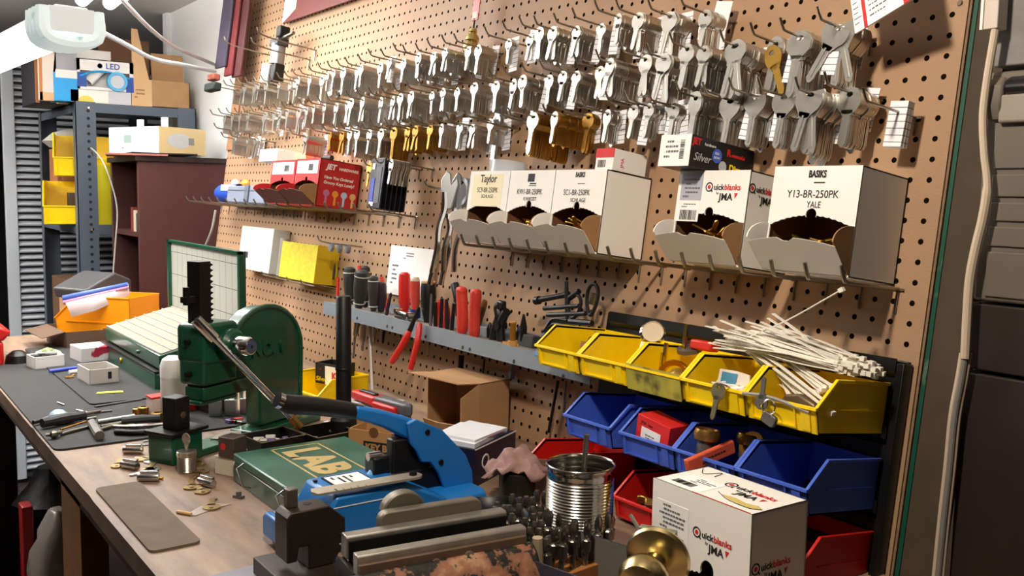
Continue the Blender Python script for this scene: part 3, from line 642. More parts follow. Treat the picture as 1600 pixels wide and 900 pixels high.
# white card pinned on the board behind the tools
c0, c1 = ab(616, 382), ab(688, 390)
cd = thing('paper_card', MB(c0[0], .006, c0[2]), 'white printed card on the board behind the red tool handles', 'card')
obj('card', B().box(0, c1[0]-c0[0], -.001, 0, -.115, -.002), PAPER, cd); smallprint(cd, at(.06, -.0012, -.03, FR), .09, .018, 3); smallprint(cd, at(.015, -.0012, -.09, FR), .03, .05, 5)
# brass cylinder with a red tag hanging at the top
X, _, Z = ab(745, 30, .03)
lc = thing('lock_cylinder', MB(X, .035, Z), 'brass and chrome lock cylinder hanging from a red tag at the top of the pegboard', 'lock')
obj('red_tag', B().box(-.012, .012, -.001, .001, -.004, .05), REDP, lc); obj('tag_label', B().box(-.008, .008, -.0015, -.001, .0, .014), WHITE, lc)
obj('hook_wire', B().tube([(0, 0, 0), (0, 0, -.022)], .002, 6), BLACKM, lc)
obj('cylinder', B().lathe([(0, .0), (.007, -.001), (.009, -.008), (.007, -.010), (.014, -.018), (.015, -.026), (.012, -.028), (.017, -.036), (.018, -.046), (.013, -.056), (.009, -.060), (0, -.062)], 24, c=(0, 0, -.02)), mat('pale_brass', (.86, .78, .52), .2, 1.), lc)
# mortise cylinders and a key machine part hanging on the left hooks
X, _, Z = ab(430, 75, .07)
pt = thing('lock_assembly', MB(X, .06, Z), 'grey lock assembly of two cylinders hanging high on the left of the pegboard', 'lock')
obj('upper_housing', B().cyl((0, 0, -.045), (0, 0, .012), .021), mat('forged_grey', (.6, .6, .6)), pt)
obj('cross_spindle', B().cyl((-.03, 0, .022), (.10, 0, .034), .009, .005), STEEL, pt); obj('top_cap', B().box(.005, .035, -.016, .016, .028, .062), BLACKM, pt, bev=.004); obj('side_frame', B().box(-.03, .03, -.018, .018, .006, .028), mat('dark_steel', (.2, .2, .2)), pt, bev=.003)
obj('lower_cylinder', B().cyl((-.030, -.01, -.046), (-.036, -.01, -.098), .020), mat('satin_metal', (.80, .80, .80), .35, .9), pt)
obj('lower_block', B().box(-.006, .024, -.014, .018, -.098, -.045), BLACKM, pt, bev=.004)
for (px, py), l in (((401, 42), 'upper'), ((392, 58), 'middle'), ((350, 57), 'lower left')):
    X, _, Z = ab(px, py, .18)
    tag(obj('peg_hook', B(MB(X, 0, Z-.02)).tube(bez([(0, .002, 0), (0, -.09, -.001), (0, -.165, .004), (0, -.18, .02)], 4), .0022, 6).tube([(0, -.004, .002), (0, -.004, -.03)], .0022, 6), STEEL), f'long steel hook near the grey lock assembly, the {l} one', 'hook')
# something dark red high up on the board (bottom edge visible at the top)
d0, d1 = ab(440, 0, .03), ab(640, 0, .03)
dm = thing('placard', MB(d0[0], .012, ab(560, 4, .03)[2]+.022), 'dark red placard whose lower edge shows at the top of the pegboard', 'placard')
obj('board', B().box(0, d1[0]-d0[0], -.006, 0, 0, .09), mat('dark_red_board', (.42, .16, .15), .5), dm); obj('white_corner', B().prism([(0, .0), (.09, .03), (.09, .09), (0, .09)], -.0075, -.006, 'xz'), WHITE, dm)
# ---------------- locking pliers on a hook ----------------
X, _, Z = ab(664, 282, .115)
tag(obj('peg_hook', B(MB(X, 0, Z-.010)).tube(bez([(0, .002, 0), (0, -.06, -.001), (0, -.105, .0), (0, -.115, .010)], 4), .0022, 7), STEEL), 'peg hook carrying the chrome locking pliers', 'hook')
def plier(X, d, Z, rot, label):
    t = thing('locking_pliers', MB(X, d, Z) @ Matrix.Rotation(rot, 4, 'Z'), label, 'pliers', 'locking pliers on the hook')
    obj('fixed_handle', B().tube(bez([(0, 0, .012), (.004, 0, -.02), (-.002, 0, -.06), (.0, 0, -.10), (-.004, 0, -.15)], 6), [.008]*7+[.0065]*18, 8), CHROME, t)
    obj('lever_handle', B().tube(bez([(.012, 0, -.03), (.020, 0, -.06), (.014, 0, -.10), (.018, 0, -.145)], 6), .006, 8), CHROME, t)
    obj('jaw', B().prism([(-.006, .005), (-.010, .035), (.0, .055), (.008, .050), (.012, .030), (.022, .045), (.026, .030), (.018, -.02), (.0, -.025)], -.006, .006, 'xz'), mat('forged_grey', (.6, .6, .6)), t, bev=.002)
    obj('adjusting_screw', B().cyl((-.004, 0, -.15), (-.006, 0, -.175), .006), CHROME, t)
plier(ab(697, 300, .085)[0], .088, ab(697, 310, .085)[2], .9, 'chrome locking pliers with a straight handle, front pair on the hook')
plier(ab(712, 300, .06)[0], .060, ab(712, 312, .06)[2], .7, 'chrome locking pliers hanging behind the front pair on the hook')
q = ab(722, 300, .05); tag(obj('pipe_clamp', B(MB(q[0], .035, q[2])).lathe([(.022, -.02), (.030, -.02), (.030, .02), (.022, .02), (.022, -.02)], 24, axis='y'), mat('grey_fitting', (.55, .57, .60), .4, .4)), 'grey round clamp hanging between the pliers and the leftmost white box', 'clamp')
# ---------------- louvred rack and hopper bins ----------------
RACK = mat('black_rack_paint', (.055, .055, .06), .35)
rk = thing('louvred_rack', MB(), 'black steel louvred rack screwed to the pegboard, carrying the yellow, blue and red bins', 'rack')
obj('rack_panel', B().box(-.531, .012, -.010, -.003, -.690, -.427), RACK, rk, bev=.001)
obj('side_flange', B().box(.004, .014, -.022, -.002, -.690, -.43), RACK, rk, bev=.001)
for k, z in enumerate((-.437, -.52, -.612, -.672)):
    obj('louvre', B().prism([(-.010, z-.012), (-.017, z-.004), (-.017, z+.012), (-.0155, z+.012), (-.0155, z-.003), (-.010, z-.009)], -.52, .0, 'yz'), RACK, rk)
for X in (-.522, -.28, -.02): obj('rack_screw', B().lathe([(0, -.013), (.003, -.013), (.0045, -.010)], 12, c=(X, 0, -.437), axis='y'), mat('forged_grey', (.6, .6, .6)), rk)
def bin_(M, m, label, group, w=.100, D=.135, h=.064, name='storage_bin', lip=.030, fl=.022):
    t = thing(name, M, label, 'bin', group); T = .002; ys = -D+fl*1.2; yl = -D-.006; yb = -D+.004
    prof = [(0, 0), (0, h), (ys, h), (yl, lip), (yb, 0)]
    b = B(); b.prism(prof, 0, T, 'yz'); b.prism(prof, w-T, w, 'yz'); b.box(0, w, yb, 0, 0, T); b.box(0, w, -T, 0, 0, h)
    b.prism([(yb, 0), (yl, lip), (yl+T, lip), (yb+T, 0)], 0, w, 'yz')
    obj('bin_body', b, m, t)
    r = B(); e = .0022
    for x in (-e, w-T): 
        r.prism([(0, h-.003), (0, h+.001), (ys, h+.001), (yl-.001, lip+.001), (yl, lip-.003), (ys+.002, h-.004)], x, x+T+e, 'yz')
    r.box(-e, w+e, yl-.0035, yl+T, lip-.003, lip+.0012)
    obj('bin_rim', r, m, t, bev=.0006)
    f = B(); y0, y1 = yb-.0035, yl-.0025
    def fr(xa, xb, za, zb):
        f.prism([(yb+(yl-yb)*za/lip-.003, za), (yb+(yl-yb)*zb/lip-.003, zb), (yb+(yl-yb)*zb/lip, zb), (yb+(yl-yb)*za/lip, za)], xa, xb, 'yz')
    fr(.008, .010, .002, lip-.003); fr(w*.70, w*.72, .002, lip-.003); fr(.010, w*.70, .002, .004); fr(w*.80, w*.92, .002, lip-.003)
    obj('label_holder', f, m, t)
    obj('side_rib', B().box(w, w+.0012, -D+.03, -.01, h*.44, h*.47), m, t)
    return t
YN = ['leftmost yellow bin, next to the tool shelf', 'second yellow bin from the left, holding dark round parts', 'middle yellow bin with a dirty clear front and brass trim rings', 'fourth yellow bin from the left, with a torn blue card inside', 'rightmost yellow bin, heaped with white cable ties']
for k in range(5):
    bn = bin_(MB(-.5275+.1052*k, .014, -.5205), YELP, YN[k], 'yellow hopper bins on the rack')
    if k == 2:
        obj('clear_front', B().prism([(-.134, -.002), (-.1455, .034), (-.1445, .034), (-.133, -.002)], -.002, .101, 'yz'), mat('dirty_clear_plastic', (.80, .78, .35), .35, c2=(.45, .43, .25), nscale=40, thr=(.5, .72), alpha=.6), bn)
BN = [(-.437, 'leftmost blue bin, empty, below the yellow bins'), (-.314, 'blue bin holding a red and white box'), (-.2095, 'blue bin holding brass lock cylinders and an orange stick'), (-.1045, 'rightmost blue bin, with a few small parts inside')]
for x, l in BN: bin_(MB(x, .014, -.6135), BLUEP, l, 'blue hopper bins on the rack')
RN = [(-.516, 'leftmost red bin, behind the ribbed can'), (-.311, 'red bin holding pale metal parts, left of the white box with the ring logo'), (-.206, 'red bin hidden behind the white box with the ring logo'), (-.101, 'rightmost red bin in the shadow under the rightmost blue bin')]
for x, l in RN: bin_(MB(x, .014, -.703), REDP, l, 'red hopper bins under the blue ones')
def pb(px, py, d):  # board point from pixel as matrix
    q = ab(px, py, d); return q
GRAYP = mat('worn_grey_metal', (.42, .41, .40), .45, .5, noise=.2)
# contents of the yellow bins
q = pb(985, 535, .08)
def bobj(name, b, m, label, cat, M, group=None, bev=0, ang=35): return tag(obj(name, b, m, mw=M, bev=bev, ang=ang), label, cat, group)
RX = lambda a: Matrix.Rotation(math.radians(a), 4, 'X'); RY = lambda a: Matrix.Rotation(math.radians(a), 4, 'Y'); RZ = lambda a: Matrix.Rotation(math.radians(a), 4, 'Z')
bobj('small_carton', B().box(0, .055, 0, .05, 0, .040), KRAFT, 'small brown carton inside the leftmost yellow bin', 'box', MB(-.515, .075, -.518))
bobj('lock_case', B().box(0, .045, 0, .055, 0, .022), GRAYP, 'grey metal lock case lying in the leftmost yellow bin', 'part', MB(-.478, .142, -.516) @ RZ(5), bev=.006)
bobj('wire_bit', B().tube(bez([(0, 0, 0), (.006, 0, .008), (.012, 0, .006), (.018, 0, -.002)], 5), .0008, 5), BLACKM, 'bent black wire in the leftmost yellow bin', 'wire', MB(*pb(920, 515, .09)[:1], .09, -.475))
bobj('metal_plate', B().box(0, .012, 0, .002, 0, .02), GRAYP, 'small grey plate standing in the leftmost yellow bin', 'part', MB(pb(922, 515, .09)[0], .08, -.478))
for k, (x, y, z) in enumerate(((-.372, .125, -.510), (-.352, .130, -.508), (-.338, .118, -.505), (-.36, .105, -.509))):
    bobj('round_part', B().lathe([(.006, -.004), (.012, -.004), (.0125, .004), (.006, .004), (.006, -.004)], 16, cap=False), mat('dark_old_metal', (.30, .28, .25), .5, .6), 'dark round metal part in the second yellow bin', 'part', MB(x, y, z) @ RX(60+20*k), 'dark round parts')
sp = thing('spray_bottle', MB(pb(1003, 545, .085)[0], .080, -.505) @ RY(14), 'white bottle with a chrome cap standing in the second yellow bin', 'bottle')
obj('bottle', B().lathe([(0, 0), (.013, 0), (.014, .004), (.014, .045), (.010, .052)], 20, cap=False), WHITE, sp)
obj('chrome_cap', B(Matrix.Translation((.004, -.006, .062)) @ RX(50) @ RY(30)).lathe([(0, -.012), (.017, -.012), (.019, .008), (.016, .012), (.014, .006), (0, .004)], 24), CHROME, sp)
obj('cap_lens', B(Matrix.Translation((.004, -.006, .062)) @ RX(50) @ RY(30)).lathe([(0, .009), (.015, .009)], 24), mat('milky_lens', (.85, .78, .68), .15), sp)
bobj('brass_ring', B().lathe([(.020, 0), (.026, -.003), (.029, .002), (.028, .006), (.021, .004), (.020, 0)], 28), BRASS, 'polished brass trim ring standing in the middle yellow bin', 'ring', MB(pb(1055, 572, .12)[0], .115, -.500) @ RX(100) @ RZ(20) @ RY(12))
bobj('brass_finial', B().lathe([(0, 0), (.008, 0), (.006, .010), (.012, .016), (.014, .024), (.010, .030), (0, .032)], 20), BRASS, 'small brass knob lying inside the brass ring of the middle yellow bin', 'knob', MB(pb(1068, 590, .12)[0], .118, -.510) @ RX(40))
for px, py, l in ((1033, 575, 'short'), (1038, 560, 'tall'), (1070, 530, 'long')):
    q = pb(px, py, .11 if l != 'long' else .07); bobj('flat_pin', B().box(-.003, .003, -.0015, .0015, -.02, .022), mat('pale_brass', (.86, .78, .52), .3, .9), l+' flat metal spindle standing in the middle yellow bin', 'part', MB(*q))
q = pb(1110, 540, .05); bobj('red_piece', B().box(-.022, .018, -.01, .01, -.008, .006), REDG, 'flat red plastic piece behind the fourth yellow bin', 'part', MB(q[0], .06, q[2]), bev=.003)
q = pb(1078, 545, .06); bobj('dark_disc', B().lathe([(0, 0), (.018, 0), (.018, .006), (0, .007)], 20), GRAYP, 'dark grey disc behind the middle yellow bin', 'part', MB(q[0], .06, q[2]-.004) @ RX(20))
# torn blue card box and dowel pins in bin four
tb = thing('torn_card_box', MB(-.190, .120, -.505) @ RX(-14) @ RZ(-3), 'torn card box with a blue front and white torn edges in the fourth yellow bin', 'box')
obj('card', B().prism([(0, 0), (.052, 0), (.054, .008), (.051, .016), (.055, .024), (.052, .033), (.03, .035), (.0, .034), (.002, .02), (-.002, .01)], 0, .002, 'xz'), mat('torn_white', (.85, .82, .76), .85, noise=.1), tb)
obj('blue_print', B().prism([(.006, .008), (.018, .004), (.034, .006), (.030, .012), (.034, .020), (.033, .031), (.006, .031), (.008, .018)], -.0008, 0, 'xz'), mat('faded_blue', (.25, .50, .62), .7), tb)
obj('green_side', B().box(.038, .062, .002, .030, .0, .030), mat('dark_green_card', (.08, .16, .12), .7), tb)
for k in range(9): bobj('plastic_anchor', B().tube([(0, 0, 0), (.018, 0, .002)], [.003, .0018], 8), WHITE, 'small white plastic anchor in the fourth yellow bin', 'anchor', MB(-.176+rnd(0, .045), .128+rnd(-.004, .004), -.495+rnd(0, .006)) @ RZ(rnd(0, 180)) @ RY(rnd(-20, 20)), 'white anchors in the fourth yellow bin')
# key hanging over the front of bin four
q = pb(1125, 603, .162)
bobj('old_key', keymesh(0, .88), mat('tarnished_key', (.66, .62, .48), .4, .9), 'tarnished key hanging over the front of the fourth yellow bin', 'key', MB(q[0], .163, q[2]) @ RZ(0) @ RY(6))
bobj('split_ring', B().tube([(.008*math.cos(a), 0, .008*math.sin(a)) for a in [2*PI*k/16 for k in range(17)]], .0008, 6), CHROME, 'small chrome ring holding the tarnished key', 'ring', MB(q[0]+.004, .160, q[2]+.001) @ RX(70))
# padlock with keys on the front of bin five
q = pb(1196, 640, .165)
bobj('lock_plate', B().prism(rrect(-.010, .010, -.007, .007, .004), -.003, .003, 'xz'), GRAYP, 'grey lock plate hanging on the front of the rightmost yellow bin', 'lock', MB(q[0]+.008, .166, q[2]-.010) @ RY(20), bev=.001)
bobj('old_key', keymesh(0, .72), GRAYP, 'grey key standing up at the front left of the rightmost yellow bin', 'key', MB(q[0]-.006, .166, q[2]+.002) @ RY(178))
bobj('split_ring', B().tube([(.009*math.cos(a), 0, .009*math.sin(a)) for a in [2*PI*k/16 for k in range(17)]], .0009, 6), CHROME, 'chrome ring joining the grey key and lock plate', 'ring', MB(q[0]+.006, .167, q[2]+.004) @ RY(20))
bobj('old_bracket', B().prism([(0, 0), (.01, .022), (.03, .026), (.055, .018), (.06, 0)], 0, .012, 'xz'), mat('aged_bronze', (.44, .38, .28), .45, .6), 'aged bronze latch part inside the rightmost yellow bin', 'part', MB(-.085, .125, -.507), bev=.003)
bobj('bent_wire', B().tube(bez([(-.004, -.156, .03), (.02, -.15, .032), (.05, -.148, .030), (.085, -.145, .024)], 6), .0022, 6), mat('grey_cord', (.60, .58, .56), .6), 'grey cord lying along the front lip of the rightmost yellow bin', 'cord', MB(-.10, 0.01, -.5205))
# cable ties
TIE = mat('nylon_white', (.95, .93, .88), .4)
def tie(a, b_, sag, label, group='white cable ties over the yellow bins', w=.0026):
    A, Bv = Vector(bw(*a)), Vector(bw(*b_)); mid = (A+Bv)/2 + Vector((rnd(-.004, .004), rnd(-.004, .004), sag)); P = bez([A, mid, Bv], 5)
    bb = B(); t = (P[1]-P[0]).normalized(); sd = t.cross(Vector((0, 0, 1))).normalized(); n = sd.cross(t); vs = []
    for i, p in enumerate(P):
        for sgn in (-1, 1):
            for h in (-.0006, .0006): vs.append(p + sd*sgn*w + n*h)
    m = len(P); fs = [(i*4+a_, i*4+b2, i*4+4+b2, i*4+4+a_) for i in range(m-1) for a_, b2 in ((0, 1), (1, 3), (3, 2), (2, 0))] + [(0, 1, 3, 2), (m*4-4, m*4-3, m*4-1, m*4-2)]
    O = P[0]; T = Matrix.Translation(O); bb.add([v-O for v in vs], fs)
    R = Matrix((sd, t, n)).transposed().to_4x4()
    hb = B(); hb.cbox((0, 0, 0), (.0062, .006, .0052), R); bb.add([v for v in hb.v], hb.f)
    o = obj('cable_tie', bb, TIE, mw=T); return tag(o, label, 'cable tie', group)
L_ = 'white nylon cable tie in the heap spilling over the rightmost yellow bin'
for k in range(88):
    u = rnd(0, 1); v = rnd(0, 1)
    a = (.0+rnd(-.03, .012)-.02*v, .035+.07*u, -.452+.022*v*(1-abs(u-.5))+.004)
    b_ = (-.175+rnd(-.045, .04), .05+.075*u+rnd(-.012, .012), -.446+.030*v+rnd(-.004, .012))
    tie(a, b_, rnd(-.004, .006), L_)
for k in range(10):
    tie((-.020-.006*k+rnd(-.004, .004), .105+rnd(0, .015), -.465-.003*k), (-.17+rnd(-.03, .02), .07+rnd(-.02, .02), -.438+rnd(-.006, .008)), rnd(-.003, .003), L_)
q0 = ab(1315, 453, .10); q1 = ab(1150, 535, .11)
tie(q0, q1, -.004, 'single long cable tie sticking up at an angle above the heap of ties', w=.0026)
for a, c in (((1115, 510), (1300, 645)), ((1127, 515), (1295, 632))):
    tie((*ab(c[0], c[1], .125)[:1], .125, ab(c[0], c[1], .125)[2]), ab(a[0], a[1], .09), .004, 'white cable tie whose tail sticks out at the left of the heap', 'cable tie tails at the left of the heap')
for a in ((1200, 497), (1208, 490), (1190, 503)):
    tie(ab(1290, 560, .05), ab(a[0], a[1], .04), .002, 'white cable tie leaning back against the pegboard behind the heap', 'cable ties leaning on the pegboard')
# contents of the blue bins
rb = thing('key_box', MB(-.302, .138, -.590) @ RX(8) @ RY(8), 'small red box with a white label standing in the blue bin', 'box')
obj('box_body', B().box(0, .062, 0, .038, 0, .037), mat('bright_red_card', (.84, .16, .15), .5), rb, bev=.0006)
obj('white_label', B().box(.010, .047, -.0004, 0, .0, .022), WHITE, rb); smallprint(rb, at(.016, -.0006, .004, FR), .022, .012, 3); text('JMA', .006, INK, rb, at(.008, -.0006, .026, FR)); text('keys', .005, INK, rb, at(.022, -.0006, .026, FR))
BR2 = mat('aged_brass', (.68, .52, .28), .35, .9)
for (x, y, z, s), l in (((-.185, .125, -.592, 1.), 'aged brass rim cylinder standing in the blue bin'), ((-.150, .085, -.590, .9), 'second aged brass cylinder further back in the blue bin')):
    c_ = thing('lock_cylinder', MB(x, y, z), l, 'lock'); obj('barrel', B().lathe([(0, 0), (.012*s, 0), (.012*s, .03)], 20), GRAYP, c_); obj('brass_cap', B().lathe([(.012*s, .024), (.0165*s, .026), (.0175*s, .034), (.016*s, .040), (.013*s, .040), (.012*s, .034), (0, .034)], 24), BR2, c_)
bobj('brass_ring', B().lathe([(.012, -.003), (.018, -.003), (.018, .003), (.012, .003), (.012, -.003)], 24), BR2, 'brass ring leaning at the back of the blue bin with cylinders', 'ring', MB(-.135, .095, -.562) @ RX(70))
bobj('chain_link', B().tube([(.012*math.cos(a), .008*math.sin(a), 0) for a in [2*PI*k/16 for k in range(17)]], .0018, 6), BR2, 'small brass loop at the front of the blue bin with cylinders', 'ring', MB(-.125, .135, -.590))
q0, q1 = Vector(bw(*ab(1072, 729, .178))), Vector(bw(*ab(1146, 697, .110)))
dz = (q1-q0).normalized(); sx = dz.cross(Vector((0, 0, 1))).normalized(); ux = sx.cross(dz)
os_ = thing('rubber_stick', Matrix(((dz.x, -sx.x, ux.x, q0.x), (dz.y, -sx.y, ux.y, q0.y), (dz.z, -sx.z, ux.z, q0.z), (0, 0, 0, 1))), 'orange red rectangular stick with black marks leaning in the blue bin', 'stick')
obj('stick', B().box(0, (q1-q0).length, -.004, .004, -.009, .009), mat('orange_rubber', (.82, .34, .22), .55), os_, bev=.002); smallprint(os_, at(.02, -.0043, -.004, FR), .04, .008, 2, m=INK)
for k in range(7): bobj('small_part', B().box(-.006, .006, -.004, .004, 0, .008+.001*k), BR2 if k % 2 else GRAYP, 'small brass or grey part at the bottom of the rightmost blue bin', 'part', MB(-.085+rnd(0, .05), rnd(.10, .14), -.609) @ RZ(rnd(0, 90)), 'small parts in the rightmost blue bin', bev=.001)
for k in range(8): bobj('metal_part', B().prism([(0, 0), (.018, 0), (.020, .008), (.006, .012), (0, .010)], -.003, .003, 'xz'), (mat('pale_metal_part', (.70, .69, .62), .4, .4), BR2, GRAYP)[k % 3], 'pale metal part heaped in the second red bin', 'part', MB(-.295+rnd(0, .05), rnd(.09, .145), -.697+rnd(0, .022)) @ RZ(rnd(-30, 60)) @ RX(rnd(-30, 30)), 'pale parts in the second red bin', bev=.0015)
# ---------------- angle iron tool shelf ----------------
SHG = mat('grey_shelf_paint', (.47, .50, .53), .5, noise=.06); SZT = -.512
ts = thing('tool_shelf', MB(), 'long grey angle iron tool shelf fixed along the pegboard', 'shelf')
obj('shelf_plate', B().box(-1.46, -.47, -.082, -.001, SZT-.002, SZT), mat('dusty_shelf_top', (.50, .48, .45), .8, noise=.15, nscale=30), ts)
obj('front_flange', B().box(-1.46, -.47, -.084, -.082, SZT-.030, SZT+.0005), SHG, ts)
obj('rear_flange', B().box(-1.46, -.47, -.003, -.001, SZT, SZT+.022), SHG, ts)
for px, py in ((558, 497), (605, 510), (613, 512), (665, 526), (723, 543), (734, 546), (803, 565), (880, 588)):
    q = ab(px, py, .084); obj('slot_hole', B().lathe([(0, -.0003), (.0038, -.0003), (.0038, 0)], 14, c=(q[0], -q[1], q[2]), axis='y'), INK, ts)
for px, top in ((800, 575), (558, 500)):
    q = ab(px, top, .012); obj('wall_bracket', B().box(q[0]-.004, q[0]+.004, -.016, -.006, SZT-.07, SZT-.002), SHG, ts)
def tool(px, py_base, d, name, label, cat, tilt=(0, 0), group=None):
    q = ab(px, py_base, d); M = MB(q[0], d, SZT) @ Matrix.Rotation(TH, 4, 'X') @ RY(tilt[0]) @ RX(tilt[1]); return thing(name, M, label, cat, group)
GRIP = mat('dark_grip', (.17, .175, .17), .55); BAND = mat('white_band', (.85, .85, .82), .5)
def driver(px, py, d, h, r, label, m=GRIP, tilt=(0, 0), shaft=.07, band=True, cone=False):
    t = tool(px, py, d, 'screwdriver', label, 'screwdriver', tilt, None)
    rb_, rt_ = (r*.55, r) if not cone else (r*.5, r)
    obj('handle', B().lathe([(0, .002), (rb_, .002), (rb_*1.1, h*.12), (r*.85, h*.3), (r, h*.55), (rt_, h*.85), (r*.9, h*.96), (r*.5, h), (0, h)], 18), m, t)
    if band:
        obj('grip_band', B().lathe([(r*1.02, h*.84), (r*1.04, h*.85), (r*1.02, h*.865)], 18), BAND, t); obj('grip_band', B().lathe([(r*.82, h*.14), (r*.84, h*.15), (r*.82, h*.165)], 18), BAND, t)
    obj('shaft', B().cyl((0, 0, .004), (0, 0, -shaft), .003, n=8), STEEL, t); return t
driver(549, 457, .045, .092, .0150, 'thick dark grey handled driver with pale bands, leftmost on the tool shelf')
driver(560, 484, .065, .092, .0170, 'dark cone gripped driver leaning in front of the leftmost driver', tilt=(12, 0), cone=True)
driver(572, 462, .025, .100, .0135, 'tall dark driver with a pale band at the back left of the tool shelf')
bobj('red_strip', B().box(-.004, .004, -.002, .002, 0, .06), REDG, 'thin red handle tip left of the leftmost driver', 'handle', MB(ab(529, 455, .03)[0], .03, SZT) @ Matrix.Rotation(TH, 4, 'X') @ RY(5))
bobj('red_strip', B().box(-.005, .005, -.002, .002, .04, .10), REDG, 'red handle standing behind the tall dark driver', 'handle', MB(ab(572, 470, .04)[0], .055, SZT) @ Matrix.Rotation(TH, 4, 'X'))
driver(583, 490, .065, .082, .0120, 'slim dark gripped driver, third from the left at the front of the tool shelf')
driver(597, 474, .045, .070, .0130, 'purple black handled driver with a steel ferrule on the tool shelf', m=mat('purple_black', (.17, .14, .18), .35), band=False)
driver(634, 479, .040, .100, .0130, 'tall plain red handled driver in front of the white card', m=REDG, band=False)
cs = driver(651, 481, .045, .092, .0105, 'clear red and white handled screwdriver with a blue end', m=mat('clear_red', (.80, .30, .25), .25), band=False)
obj('blue_collar', B().lathe([(.0108, .006), (.0115, .010), (.0115, .022), (.0108, .025)], 18), mat('navy_plastic', (.08, .14, .38), .4), cs); obj('clear_cap', B().lathe([(.0095, .082), (.010, .088), (.007, .0935), (0, .094)], 16), mat('cream_plastic', (.82, .78, .70), .3), cs)
wh = driver(672, 480, .030, .088, .0165, 'wide black handle with a tan wooden top on the tool shelf', m=BLACKP, band=False)
obj('wooden_top', B().lathe([(.0150, .085), (.0150, .0885), (0, .089)], 18), mat('tan_wood', (.76, .62, .42), .7), wh)
t = tool(672, 512, .070, 'file', 'thin grey file standing upright at the front of the tool shelf', 'file', (3, 0)); obj('blade', B().prism([(-.004, -.03), (-.004, .055), (-.002, .066), (.002, .066), (.004, .055), (.004, -.03)], -.001, .001, 'xz'), mat('file_steel', (.36, .36, .36), .5, .7), t)
t = tool(603, 497, .070, 'punch', 'black flat punch leaning at the front of the tool shelf', 'punch', (22, 0)); obj('blade', B().prism([(-.004, -.01), (-.004, .05), (0, .056), (.004, .05), (.004, -.01)], -.0015, .0015, 'xz'), BLACKM, t)
t = tool(608, 470, .03, 'pliers', 'thin red handled pliers behind the leaning punch', 'pliers', (-18, 0)); obj('handle', B().tube([(0, 0, 0), (.002, 0, .06), (-.004, 0, .085)], .0045, 8), REDG, t)
t = tool(632, 494, .062, 'pocket_knife', 'folded chrome pocket knife lying on the tool shelf', 'knife'); obj('scale', B(RY(4)).box(-.028, .028, -.008, .006, .010, .017), CHROME, t, bev=.003); obj('liner', B(RY(4)).box(-.026, .026, -.0065, .005, .006, .0098), BLACKM, t); obj('bolster', B(RY(4)).cyl((-.026, -.009, .0135), (-.026, .007, .0135), .006), CHROME, t); obj('bolster', B(RY(4)).cyl((.026, -.009, .0135), (.026, .007, .0135), .006), CHROME, t)
bobj('feeler_strip', B().box(-.03, .035, -.006, .006, .0, .003), BLACKM, 'dark flat strip lying under the pocket knife', 'strip', MB(ab(632, 500, .07)[0], .072, SZT) @ RY(3))
# red pliers hanging through the front
q = ab(655, 480, .100); p0 = ab(640, 517, .105); p1 = ab(612, 566, .115); p2 = ab(641, 577, .105)
t = thing('pliers', MB(), 'long red handled pliers hanging head up over the front of the tool shelf', 'pliers')
V = lambda q: (q[0], -q[1], q[2])
obj('jaw', B().tube([V(q), V(p0)], [.003, .0055], 8), BLACKM, t)
obj('handle', B().tube(bez([V(p0), V(ab(628, 540, .112)), V(p1)], 5), [.0052]+[.0068]*9+[.006], 10), REDG, t)
obj('handle', B().tube(bez([V(ab(656, 505, .095)), V(ab(652, 535, .10)), V(p2)], 5), [.0045]+[.0062]*9+[.0055], 10), REDG, t)
t = tool(697, 470, .040, 'pliers', 'black nosed pliers with a red handle pair standing on the tool shelf', 'pliers')
obj('handle', B().tube(bez([(-.012, 0, .0), (-.016, 0, .03), (-.008, 0, .052)], 5), .007, 8), REDG, t); obj('handle', B().tube(bez([(.012, 0, .0), (.016, 0, .03), (.006, 0, .052)], 5), .007, 8), REDG, t); obj('jaw', B().prism([(-.018, .004), (.018, .004), (.008, -.04), (-.008, -.04)], -.004, .004, 'xz'), BLACKM, t)
for k, (px, py, h, tl) in enumerate(((640, 450, .075, -8), (690, 500, .06, 4), (700, 503, .06, -3), (708, 498, .055, 8), (681, 505, .05, 0))):
    t = tool(px, py, .06-.008*(k == 0)*5, 'needle_file', ('black needle file, '+('the tallest, behind the red driver' if k == 0 else ordn(k-1)+' in the row left of the big red grips')), 'file', (tl, 0)); obj('blade', B().cyl((0, 0, -.02), (0, 0, h), .0045, .0035, n=8), BLACKP, t)
bobj('curved_tool', B().tube(bez([(0, 0, 0), (-.012, 0, .035), (-.03, 0, .062)], 6), [.007]*6+[.009]*7, 10), mat('blue_black', (.10, .12, .15), .3), 'dark curved handle leaning left behind the small red pliers', 'handle', MB(ab(722, 455, .03)[0], .03, SZT+.028))
for px, l in ((721, 'left one of the two big red grips'), (741, 'right one of the two big red grips')):
    t = tool(px, 527, .070, 'red_cutter', 'thick ribbed red cutter grip, the '+l, 'handle'); s = -1 if px == 721 else 1
    obj('grip', B().tube(bez([(0, 0, .0), (-.001*s, 0, .03), (0, 0, .055), (.003*s, 0, .078), (.001*s, 0, .090)], 5), [.0085, .0105]+[.0112]*15+[.0115, .011, .009, .006], 14), mat('ribbed_red', (.80, .22, .16), .5, bump=.6, bscale=300), t); obj('tang', B().box(-.007, .007, -.003, .003, -.03, .0), BLACKM, t)
t = tool(750, 480, .020, 'wooden_stick', 'brown wooden stick leaning right behind the big red handles', 'stick', (22, 0)); obj('stick', B().tube([(0, 0, 0), (0, 0, .065), (0, 0, .074)], [.004, .0065, .005], 10), mat('brown_stick', (.42, .26, .13), .5), t)
t = tool(776, 535, .055, 'spring_clamp', 'black spring clamp with curled jaws on the tool shelf', 'clamp')
